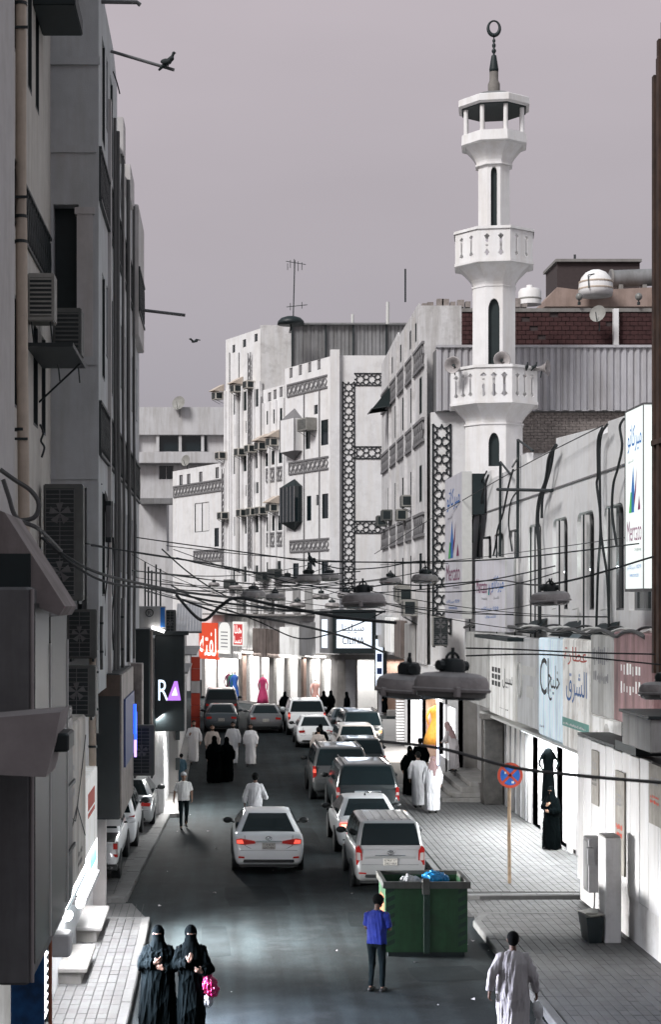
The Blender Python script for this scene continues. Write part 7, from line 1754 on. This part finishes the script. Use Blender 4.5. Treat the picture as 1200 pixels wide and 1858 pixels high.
cable([(820, 1216, 12.8), (825, 1165, 12.8), (870, 1130, 12.9), (1000, 1090, 13.3)], .010, 'near suspension wire above the biggest lamp') if False else None
for i, (a, b_) in enumerate((((566, 1035), (566, 1018)), ((772, 1036), (772, 1018)), ((1000, 1066), (1002, 1050)))):
    cable([(a[0], a[1], 36.2 if i < 2 else 24.5), ((a[0] + b_[0]) / 2, (a[1] + b_[1]) / 2, 36.1 if i < 2 else 24.4), (b_[0], b_[1], 36 if i < 2 else 24.3)], .012, ('short drop wire holding the bird lamp', 'short drop wire holding the broken rim lamp', 'short drop wire holding the lamp before the arched windows')[i])

rg = random.Random(5)
for k in range(16):
    xa, ya = rg.uniform(235, 330), rg.uniform(985, 1075); xb, yb2 = rg.uniform(560, 820), rg.uniform(1020, 1120); d0, d1 = rg.uniform(26, 50), rg.uniform(30, 60); sag = rg.uniform(8, 38)
    pts = []
    for q in range(7): t = q / 6; pts.append((xa + (xb - xa) * t, ya + (yb2 - ya) * t + sag * 4 * t * (1 - t), 1 / ((1 - t) / d0 + t / d1)))
    cable(pts, rg.uniform(.008, .016), 'one of many thin dark wires strung among the hanging lamps', group='thin wires among the lamps')
for k in range(7):
    xa, ya = rg.uniform(560, 720), rg.uniform(1015, 1100); xb, yb2 = rg.uniform(850, 1180), rg.uniform(960, 1190); d0, d1 = rg.uniform(26, 44), rg.uniform(24, 34); sag = rg.uniform(4, 22)
    pts = []
    for q in range(7): t = q / 6; pts.append((xa + (xb - xa) * t, ya + (yb2 - ya) * t + sag * 4 * t * (1 - t), 1 / ((1 - t) / d0 + t / d1)))
    cable(pts, rg.uniform(.006, .012), 'one of several hair thin wires running to the right hand wall', group='thin wires to the right wall')
# ------------------------------------------------------------------ left side signs, units and awnings
condenser(-3.22, -2.50, 30.0, 30.42, 6.50, 8.62, '-Y', 'tall outdoor condenser unit high on the left wall', 2, m='ac_dark')
condenser(-2.92, -2.36, 31.45, 31.85, 5.40, 6.34, '-Y', 'condenser unit below the tall one on the left wall', 1, m='ac_dark')
condenser(-2.92, -2.32, 30.6, 31.0, 4.35, 5.3, '-Y', 'lowest of three stacked condenser units on the left wall', 1, m='ac_dark')
condenser(-2.14, -1.60, 40.0, 40.36, 2.28, 3.5, '-Y', 'condenser unit hanging right of the blue neon sign', 1, m='ac_dark')
condenser(-1.72, -1.40, 52.0, 52.3, 5.45, 6.25, '-Y', 'small condenser on the low shop roof beside the circled letter sign', 1, m='ac_dark')
window_ac((-3.06, 28.6, 11.25), (1, 0, 0), .46, .82, .5, 'beige window air conditioner behind the drainpipe, upper of two')
window_ac((-2.78, 30.5, 10.95), (1, 0, 0), .52, .85, .6, 'dark boxed air conditioner behind the drainpipe, lower of two', dark=True)
o = empty('unit_shelf', (-2.8, 29.4, 10.8), 'black steel shelf carrying the two left wall units', 'shelf'); b = MB(); b.box(-3.3, -2.5, 28.0, 30.6, 10.80, 10.87); b.build('plate', 'black_metal', o); b = MB(); b.tube([(-2.55, 30.0, 10.8), (-3.3, 30.0, 10.1)], .02, 6); b.build('strut', 'black_metal', o)
# dark box sign with blue neon
o = empty('dark_box_sign', (-2.35, 36.5, 1.9), 'large dark box sign with striped side and blue neon over the pickup', 'sign')
mat('sign_dark', (.008, .014, .016), .5, var=.2, scale=3); mat('wood_brown', (.085, .058, .046), .6, var=.3, scale=4); mat('wood_stripe', (.22, .19, .175), .5, var=.35, scale=3, streak=.55)
MB().cbox(-2.62, -2.10, 34.5, 39.2, 1.94, 4.98, .02).build('box', 'sign_dark', o); MB().box(-2.60, -2.10, 34.46, 34.498, 4.52, 4.96).build('brown_band', 'wood_brown', o)
for k in range(12): MB().box(-2.098, -2.07, 34.52 + k * .39, 34.52 + k * .39 + .36, 1.96, 4.96).build('wood_slat', 'wood_stripe', o)
emis('neon_blue', (.02, .10, .95), 2.2); emis('neon_violet', (.45, .30, 1), 2.5); mat('panel_navy', (.008, .02, .06), .5, var=.1, emit=(.005, .03, .16), estr=.22)
MB().box(-2.06, -2.03, 35.3, 38.9, 2.95, 4.4).build('blue_panel', 'panel_navy', o); b = MB(); b.tube([(-2.0, 38.6, 4.1), (-2.0, 38.6, 3.4)], .035, 8); b.tube([(-2.0, 38.95, 3.9), (-2.0, 38.95, 3.0)], .03, 8); b.build('neon_tube', 'neon_blue', o); MB().tube([(-2.0, 38.8, 3.25), (-2.0, 38.8, 2.85)], .03, 8).build('neon_end', 'neon_violet', o)
# brown box signs beyond it
o = empty('brown_box_sign', (-2.1, 45, 3), 'tall dark and brown box sign between the blue neon and the RA sign', 'sign')
MB().cbox(-2.40, -1.93, 45.3, 46.6, 2.9, 5.75, .02).build('box', 'sign_dark', o); MB().box(-1.928, -1.90, 45.35, 46.55, 2.95, 5.7).build('side_panel', 'wood_brown', o); MB().cbox(-2.38, -2.02, 42.6, 43.4, 2.9, 4.9, .02).build('lower_box', 'wood_stripe', o)
# RA sign
o = empty('lettered_dark_sign', (-1.55, 51, 2.6), 'tall black hanging sign with lit letter R and violet triangle', 'sign')
MB().cbox(-1.97, -1.08, 49.55, 49.88, 2.62, 5.5, .02).build('box', 'sign_dark', o); MB().box(-2.3, -.96, 49.5, 49.95, 5.5, 5.62).build('cap', 'sign_dark', o)
emis('letter_cool', (.75, .88, 1.0), 1.4); emis('letter_violet', (.52, .22, .85), 1.1)
text('R', (P(287, 0, 49.5).x, 49.545, ZY(1271, 49.5)), (1, 0, 0), Z, .30, .62, 'letter_cool', o)
pv = [P(303, 1271, 49.52), P(328, 1271, 49.52), P(322, 1236, 49.52), P(316, 1236, 49.52)]; MB().prism([(v.x, v.z) for v in pv], (0, 49.535, 0), (1, 0, 0), Z, (0, .012, 0)).build('emblem', 'letter_violet', o)
pv = [P(311, 1262, 49.5), P(322, 1262, 49.5), P(318, 1246, 49.5)]; MB().add([(v.x, 49.53, v.z) for v in pv], [(0, 1, 2)]).build('emblem_inner', 'letter_cool', o)
# circled letter sign, awning, roof posts over the low shops
o = empty('circled_letter_sign', (-2.0, 49, 5.7), 'pale sign box with a circled letter above the dark signs', 'sign')
MB().cbox(P(246, 0, 49).x, P(300, 0, 49).x, 49, 49.4, ZY(1140, 49), ZY(1100, 49), .02).build('box', 'panel_grey', o); MB().box(P(291, 0, 49).x, P(299, 0, 49).x, 48.985, 48.998, ZY(1138, 49), ZY(1102, 49)).build('blue_edge', 'print_blue', o)
c = P(271, 1112, 48.98); b = MB(); b.tube([c + Vector((.11 * math.cos(t), 0, .11 * math.sin(t))) for t in [k * PI / 10 for k in range(21)]], .014, 6); b.build('ring', 'print_black', o); text('R', (c.x - .045, 48.99, c.z - .06), (1, 0, 0), Z, .09, .12, 'print_black', o)
b = MB(); b.tube([P(275, 1138, 48.9), P(298, 1146, 48.9)], .05, 6); b.build('down_light', 'tube_white', o)
o = empty('grey_awning', (-1.3, 57, 5.5), 'grey corrugated awning over the low shops left of the red lit sign', 'awning')
xa, xb = P(318, 0, 57).x, P(366, 0, 57).x
for k in range(9): x = xa + (xb - xa) * k / 9; MB().add([(x, 57, ZY(1146, 57)), (x + (xb - xa) / 9 * .92, 57, ZY(1146, 57)), (x + (xb - xa) / 9 * .92, 59.5, ZY(1095, 57)), (x, 59.5, ZY(1095, 57))], [(0, 1, 2, 3)]).build('sheet_panel', 'sheet_metal', o)
MB().tube([(xa, 56.98, ZY(1147, 57)), (xb, 56.98, ZY(1147, 57))], .04, 6).build('edge', 'grey_metal', o)
for k, (px, y_) in enumerate(((263, 1020), (269, 1028), (275, 1035), (283, 1024), (291, 1032))):
    tag(MB().tube([P(px, 1105, 54), P(px, y_, 54)], .028, 6).build('roof_post', 'black_metal'), f'thin black roof rod over the low shops, {ordn[k]} from the left', 'post', 'rods on the low shop roof')
# spouts and poles
o = tag(MB().tube([P(201, 93, 35.4), P(316, 127, 35.2)], .035, 8).build('roof_pole', 'grey_metal'), 'slanting pole with a pigeon jutting from the upper left building', 'pole')
o = tag(MB().tube([P(180, 3, 33), P(248, 4, 33), P(254, 9, 33)], .045, 8).build('roof_pipe', 'grey_metal'), 'grey pipe poking out at the very top left', 'pipe')
o = tag(MB().tube([P(252, 562, 47), P(336, 572, 47)], .045, 8).build('rain_spout', 'grey_metal'), 'long rain spout jutting from the middle of the left building', 'spout')
# near left: canopy, hood, tall sign boxes
mat('canopy_pink', (.27, .235, .232), .8, var=.2, scale=2, streak=.3); mat('hood_grey', (.34, .305, .305), .8, var=.12, scale=3); mat('box_grey', (.15, .15, .155), .75, var=.12, scale=3, streak=.2)
o = empty('sloped_canopy', (-2.3, 19, 6.4), 'blurred pinkish sloped metal canopy at the left edge', 'canopy')
b = MB(); q = [(-3.2, 17.6, 7.75), (-2.30, 17.6, 7.42), (-1.66, 17.6, 6.42), (-1.72, 17.6, 6.32), (-3.2, 17.6, 6.9)]; b.loft([[Vector(v) for v in q], [Vector(v) + Vector((0, 1.5, 0)) for v in q]]); fixn(b.build('roof', 'canopy_pink', o)); MB().box(-3.2, -2.02, 17.55, 17.598, 6.5, 6.98).build('fascia', 'dark_teal', o)
mat('gloss_grey', (.018, .023, .025), .4, var=.2); mat('gloss_dark', (.015, .02, .022), .45, var=.2)
o = empty('tall_sign_box', (-2.1, 19, 2.5), 'tall blurred grey sign box with glossy panels at the left edge', 'sign')
MB().cbox(-2.32, -1.96, 17.0, 20.9, 2.52, 6.62, .03).build('box', 'box_grey', o); MB().box(-1.958, -1.93, 17.2, 18.6, 2.7, 6.45).build('gloss_panel', 'gloss_grey', o); MB().box(-1.958, -1.93, 18.75, 20.7, 2.7, 6.3).build('gloss_panel', 'gloss_dark', o)
MB().tube([(-1.94, 17.02, 2.55), (-1.94, 17.02, 6.6)], .02, 8).build('edge_rail', 'hood_grey', o); b = MB()
for y in (18.65, 20.75): b.tube([(-1.925, y, 2.7), (-1.925, y, 6.0)], .016, 6)
b.build('bright_strip', 'board_edge', o)
o = empty('metal_hood', (-2.0, 16, 4.8), 'blurred pinkish grey metal hood in front of the tall sign box', 'hood')
MB().prism([(-2.9, 4.86), (-1.66, 4.80), (-1.58, 5.12), (-1.52, 5.42), (-2.9, 5.30)], (0, 15.7, 0), (1, 0, 0), Z, (0, .9, 0)).build('shell', 'hood_grey', o); MB().cbox(-1.66, -1.46, 15.9, 16.5, 5.02, 5.2, .02).build('end_block', 'black_metal', o)
o = empty('rusty_light_box', (-2.3, 26, 1.9), 'rust stained white lit box sign along the left shopfronts', 'sign')
mat('rusty_white', (.62, .59, .54), .6, var=.15, scale=2, streak=.45, dirt=(.30, .16, .07), dirtamt=.7)
MB().cbox(-2.62, -2.32, 24.4, 28.4, 1.95, 4.55, .03).build('box', 'rusty_white', o); MB().box(-2.66, -2.28, 24.3, 28.5, 1.86, 1.94).build('base_rail', 'black_metal', o); MB().box(-2.7, -2.33, 24.25, 24.38, 1.9, 4.7).build('end_frame', 'black_metal', o)
strokes(o, (-2.318, 26.9, 2.15), (0, 1, 0), .8, .3, 'print_black', 4, 2, seed=9); strokes(o, (-2.318, 25.0, 3.4), (0, 1, 0), 1.2, .6, 'print_grey', 7, 3, seed=10)
b = MB(); b.tube([(-2.31, 24.8, 3.3), (-2.30, 26.2, 3.0), (-2.30, 27.4, 3.7), (-2.31, 28.3, 4.2)], .008, 5); b.tube([(-2.31, 24.6, 2.7), (-2.3, 26.5, 3.2), (-2.31, 28.2, 2.5)], .008, 5); b.build('wire', 'cable_black', o)
o = empty('striped_shop_sign', (-2.4, 30, 1.3), 'white upright sign board with red and blue blocks on the left', 'sign')
MB().cbox(-2.62, -2.36, 28.8, 31.6, 1.35, 3.35, .02).build('board', 'panel_white', o); MB().box(-2.358, -2.352, 29.4, 30.9, 2.75, 3.05).build('red_block', 'print_red', o); MB().box(-2.358, -2.352, 29.4, 30.9, 2.62, 2.70).build('red_line', 'print_red', o); MB().box(-2.358, -2.352, 29.9, 31.4, 1.62, 1.95).build('blue_block', 'print_blue', o); MB().box(-2.358, -2.352, 30.2, 31.4, 1.5, 1.57).build('teal_block', 'print_teal', o)
b = MB(); b.box(-2.7, -2.33, 28.7, 31.8, 1.22, 1.33); b.build('base_rail', 'grey_metal', o)
# pipes, frames and small fittings between the left signs
o = empty('dark_sign_frame', (-2.2, 22.6, 2.3), 'tall black sign frame between the grey sign box and the rusty sign', 'sign frame')
MB().cbox(-2.40, -2.12, 22.2, 23.6, 2.25, 5.0, .02).build('box', 'sign_dark', o); MB().box(-2.118, -2.10, 22.35, 23.45, 2.4, 4.85).build('face', 'gloss_grey', o); b = MB()
for z_ in (3.0, 3.9): b.box(-2.098, -2.07, 22.2, 23.6, z_, z_ + .05)
b.build('cross_bar', 'black_metal', o)
for k, (px, y0_, y1_, r_, m_k, lb) in enumerate(((168, 1195, 1420, .07, 'pipe_beige', 'fat beige pipe beside the stacked condensers'), (176, 1180, 1330, .025, 'board_edge', 'thin pale pipe right of the fat beige pipe'), (184, 1100, 1215, .03, 'cable_grey', 'grey riser pipe above the dark box sign'), (222, 1085, 1215, .035, 'cable_grey', 'grey riser pipe left of the circled letter sign'), (233, 1060, 1200, .02, 'cable_black', 'thin black riser beside the circled letter sign'), (213, 1140, 1215, .03, 'board_edge', 'short pale riser above the blue neon sign'))):
    d_ = 31.6 if k < 3 else 38.0; oo = empty('riser_pipe', P(px, y1_, d_), lb, 'pipe', 'pipes on the left wall'); MB().tube([P(px, y0_, d_), P(px - 1, (y0_ + y1_) / 2, d_), P(px, y1_, d_)], r_, 8).build('tube', m_k, oo, smooth=True); b = MB()
    for t_ in (.25, .7): b.tube([P(px, y0_ + (y1_ - y0_) * t_, d_), P(px, y0_ + (y1_ - y0_) * t_ + 4, d_)], r_ * 1.25, 8)
    b.build('clamp', 'black_metal', oo)
o = empty('junction_box', P(196, 940, 34), 'small black junction box on the left facade above the wires', 'electrical box'); p = P(196, 940, 34); MB().cbox(p.x - .05, p.x + .07, 33.9, 34.1, p.z - .5, p.z + .35, .01).build('case', 'black_metal', o); MB().cbox(p.x - .04, p.x + .06, 33.88, 33.9, p.z - .4, p.z + .25, .005).build('door', 'grey_metal', o)
# small white sign at the pickup
o = empty('white_notice_board', (-2.5, 36.6, 1.7), 'small white notice board with a drooping wire above the pickup', 'sign'); MB().box(-2.62, -2.2, 36.4, 36.46, 1.55, 1.92).build('board', 'white_paint', o)
# lamp under the signs and what it lights
o = empty('fluorescent_fixture', (-2.1, 22, 2.3), 'glaring white lamp fixture low under the left signs', 'lamp')
MB().cbox(-2.10, -1.86, 20.4, 20.75, 2.08, 2.36, .02).build('housing', 'white_paint', o); emis('lamp_glare', (1, .99, 1), 14)
b = MB(); b.ell((-1.94, 21.0, 2.48), .06, .26, .05, 14, 10); b.ell((-1.88, 22.2, 2.45), .06, .35, .07, 14, 10); b.build('bulb', 'lamp_glare', o, smooth=True)
area(o, (-2.2, 24.6, 1.80), (.9, 0, -.5), .4, 2.0, 560, (.80, .84, 1), name='strip_light', along=(0, 1, 0), spread=R(75)); area(o, (-2.2, 31.3, 1.9), (.9, .12, -.45), .4, 2.2, 860, (1, .99, .98), name='strip_light', along=(0, 1, 0), spread=R(90)); area(o, (-2.25, 28.0, 2.0), (.2, 0, -1), .4, 9, 900, (.97, .97, 1), name='strip_light', along=(0, 1, 0))
for (y0_, y1_) in ((24.6, 28.2), (29.0, 31.4)): tube_lamp(o, (-2.5, y0_, 1.78 if y0_ < 28 else 1.15), (-2.5, y1_, 1.78 if y0_ < 28 else 1.15), 'tube_cool', .03)
area(L3, (-1.60, 50.9, 2.75), (.75, -.35, -1), .3, 3.0, 900, (1, .99, .97), name='strip_light', along=(0, 1, 0)); tube_lamp(L3, (-1.64, 50.2, 2.9), (-1.64, 52.6, 2.9), 'tube_white', .03)
# shutters, steps and bench slabs on the near left pavement
o = empty('roller_shutter', (-2.66, 25, 0), 'slanted white roller shutter slats at the lower left', 'shutter')
for k in range(16): MB().obox((-2.64, 24.2, .3 + k * .125), (0, 1, 0), (1, 0, -.5), (.5, 0, 1), .75, .03, .035).build('shutter_slat', 'white_paint', o)
b = MB()
for y in (23.3, 25.05): b.box(-2.72, -2.6, y - .05, y + .05, .12, 2.4)
b.build('guide_rail', 'black_metal', o)
for k, (y0_, y1_, zt2, lb) in enumerate(((30.8, 33.0, .42, 'white stone door step at the far end of the near left pavement'), (27.4, 29.4, .40, 'worn grey stone slab seat by the left shutters'))):
    o = empty('door_step', (-2.5, y0_, .12), lb, 'step'); MB().cbox(-2.72, -2.22, y0_, y1_, zt2 - .08, zt2, .015).build('slab', 'paver_pale' if k == 0 else 'concrete', o); MB().box(-2.7, -2.32, y0_ + .1, y1_ - .1, .1, zt2 - .08).build('base', 'concrete', o)
o = empty('blue_poster_panel', (-2.2, 18.8, 1), 'blue panel low in the left corner beside an orange pipe', 'panel')
MB().box(-2.40, -2.02, 18.9, 18.96, 1.2, 2.45).build('panel', mat('panel_blue_print', (.01, .10, .30), .5, var=.5, scale=3), o); MB().box(-2.75, -2.41, 18.9, 18.96, 1.2, 2.45).build('white_panel', 'panel_white', o); MB().tube([(-1.98, 19.2, 1.0), (-1.98, 19.2, 2.6)], .022, 8).build('orange_pipe', mat('pipe_orange', (.35, .11, .05), .6, var=.2), o)
b = MB(); b.tube([(-2.0, 22.2, 2.2), (-2.0, 22.2, .2)], .03, 6); b.tube([(-2.12, 22.5, 2.2), (-2.12, 22.5, .2)], .03, 6); tag(b.build('shutter_frame', 'grey_metal'), 'pair of thin grey uprights under the glaring lamp', 'frame') if False else None
# loose cables on the left wall
for k, (pts, r, lb) in enumerate((([(0, 852, 22), (25, 870, 22), (55, 890, 22), (70, 915, 22), (60, 940, 22), (25, 945, 22)], .035, 'thick grey cable loop on the left wall'), ([(5, 870, 22), (15, 900, 22), (30, 940, 22), (70, 960, 22), (110, 1000, 24)], .03, 'grey cable falling from the loop on the left wall'),
        ([(72, 770, 30), (78, 785, 30), (74, 800, 30), (80, 812, 30), (75, 830, 30)], .02, 'black curly wire on the beige wall beside the pipe'), ([(172, 870, 34), (182, 885, 34), (190, 900, 34), (196, 940, 34), (200, 975, 34)], .05, 'fat grey conduit bending down the left facade'),
        ([(160, 875, 33), (150, 895, 33), (170, 885, 33), (185, 878, 33)], .015, 'tangled black wire at the bend of the conduit'), ([(197, 975, 34), (195, 1040, 34), (188, 1110, 34), (190, 1190, 34)], .015, 'thin wire dangling below the conduit'), ([(205, 975, 36), (208, 1060, 36), (203, 1120, 36), (206, 1180, 36)], .02, 'second dangling wire on the left facade'),
        ([(205, 130, 35.5), (212, 150, 35.4), (217, 170, 35.3)], .015, 'short bent wire under the roof pole'), ([(217, 250, 38.5), (221, 300, 38.4), (219, 360, 38.4), (224, 440, 38.4)], .014, 'thin white wire along the left roof edge'))):
    ps = smooth_pts([P(*q) for q in pts]); tag(MB().tube(ps, r, 6).build('wall_cable', 'cable_grey' if 'grey' in lb or 'white' in lb else 'cable_black'), lb, 'cable', 'cables on the left facade')

# units on the worn building beside the star lattice
for k, (px, py, Y, lb) in enumerate(((768, 920, 70.5, 'upper'), (754, 945, 72.5, 'lower'))):
    p = P(px, py, Y); window_ac((XM - .0, Y, p.z), (0, -1, 0), .75, .5, .5, f'air conditioner on the worn building beside the star lattice, {lb} of two')
for k, (px, py, Y, lb) in enumerate(((710, 945, 79, 'right'), (698, 955, 81.5, 'left'))):
    p = P(px, py, Y); window_ac((XM, Y, p.z), (0, -1, 0), .75, .52, .5, f'air conditioner on the worn building near the bend, {lb} of two', dark=True)
condenser(8.35, 8.95, 64.9, 65.3, ZY(1172, 65), ZY(1118, 65), '-Y', 'double fan condenser at the foot of the star lattice', 2, grid=False)
for k, (px, py) in enumerate(((764, 1118), (775, 1095), (752, 1090))):
    Y = 69 + k * 1.5; p = P(px, py, Y); window_ac((XM, Y, p.z), (0, -1, 0), .95, .7, .6, ('air conditioner low on the worn building, lowest of three', 'air conditioner low on the worn building, rightmost of three', 'air conditioner low on the worn building, leftmost of three')[k])
o = empty('upright_lit_sign', (7.9, 82, 3), 'narrow upright blue lit sign right of the corner sign', 'sign'); MB().cbox(7.55, 8.15, 80.8, 81.0, 2.2, 4.9, .02).build('box', 'sign_dark', o); MB().box(7.6, 7.95, 80.78, 80.799, 2.4, 4.7).build('light_panel', 'lightbox_blue', o)
b = MB(); b.box(7.66, 7.90, 80.77, 80.778, 3.0, 3.3); b.box(7.66, 7.90, 80.77, 80.778, 3.6, 4.0); b.build('lettering', 'panel_navy', o)
o = empty('board_stack', (8.0, 75, 4), 'grey fascia boards and ledges on the worn building behind the lamps', 'sign')
for k in range(4): MB().cbox(8.0 - .1 * k, 8.18, 69 + k * 3.3, 71.8 + k * 3.3, 3.9 + .15 * k, 5.6 + .1 * k, .03).build('panel', ('panel_grey', 'panel_brown', 'panel_white', 'panel_silver')[k], o)
# thin masts behind
tag(MB().tube([P(736, 548, 75), P(736, 488, 75)], .04, 6).build('roof_mast', 'black_metal'), 'thin mast on the worn building roof', 'mast')
tag(MB().tube([P(704, 588, 88), P(704, 548, 88)], .09, 8).build('vent_pipe', 'board_edge'), 'white vent pipe between white building and worn building', 'pipe')
tag(MB().tube([P(640, 588, 101), P(640, 570, 101)], .09, 8).build('vent_pipe', 'board_edge'), 'short white vent pipe on the corrugated roof shed', 'pipe')

# ------------------------------------------------------------------ pigeons
def bird(p, rz, label, flying=False, s=1.):
    o = empty('pigeon', p, label, 'bird', rz=rz); b = MB()
    if not flying:
        b.capsule((0, .0, .10), (0, .10, .17), .055, .05, 10); b.capsule((0, .10, .17), (0, .13, .24), .035, .028, 8); b.ell((0, .145, .265), .03, .035, .03, 10, 8); b.tube([(0, .17, .265), (0, .205, .255)], [.010, .003], 6); b.tube([(0, -.02, .09), (0, -.10, .03), (0, -.16, -.02)], [.045, .032, .02], 8)
        for k in (-1, 1): b.tube([(k * .02, .03, .06), (k * .02, .03, -.01)], .007, 5); b.ell((k * .045, -.01, .12), .02, .10, .05, 10, 8)
    else:
        b.capsule((0, -.08, 0), (0, .08, 0), .045, .04, 10); b.ell((0, .14, .01), .03, .035, .03, 10, 8); b.tube([(0, -.08, 0), (0, -.20, 0)], [.035, .05], 8)
        for k in (-1, 1): b.tube([(k * .03, .03, .02), (k * .14, .04, .10), (k * .28, -.06, .08)], [.04, .045, .015], 8)
    b.v = [tuple(Vector(v) * s) for v in b.v]; remesh('body', b, 'pigeon', o, .008 if s < 1.5 else .012, 0, 9, 1); return o
mat('pigeon', (.014, .022, .024), .7, var=.3, scale=30)
bird(P(302, 124, 35.15), 1.2 + PI, 'pigeon perched near the tip of the slanting pole', s=1.15)
bird(P(566, 1026, 36.3), .4, 'dark pigeon standing on a hanging street lamp', s=1.0)
bird(P(352, 620, 60), .6, 'bird flying in the sky left of the white building', True, s=.9)
bird(P(957, 671, 61.6), PI, 'pigeon on the lower minaret gallery rail, left of two', s=.95); bird(P(970, 671, 61.7), PI + .6, 'pigeon on the lower minaret gallery rail, right of two', s=.95)
bake_pending()
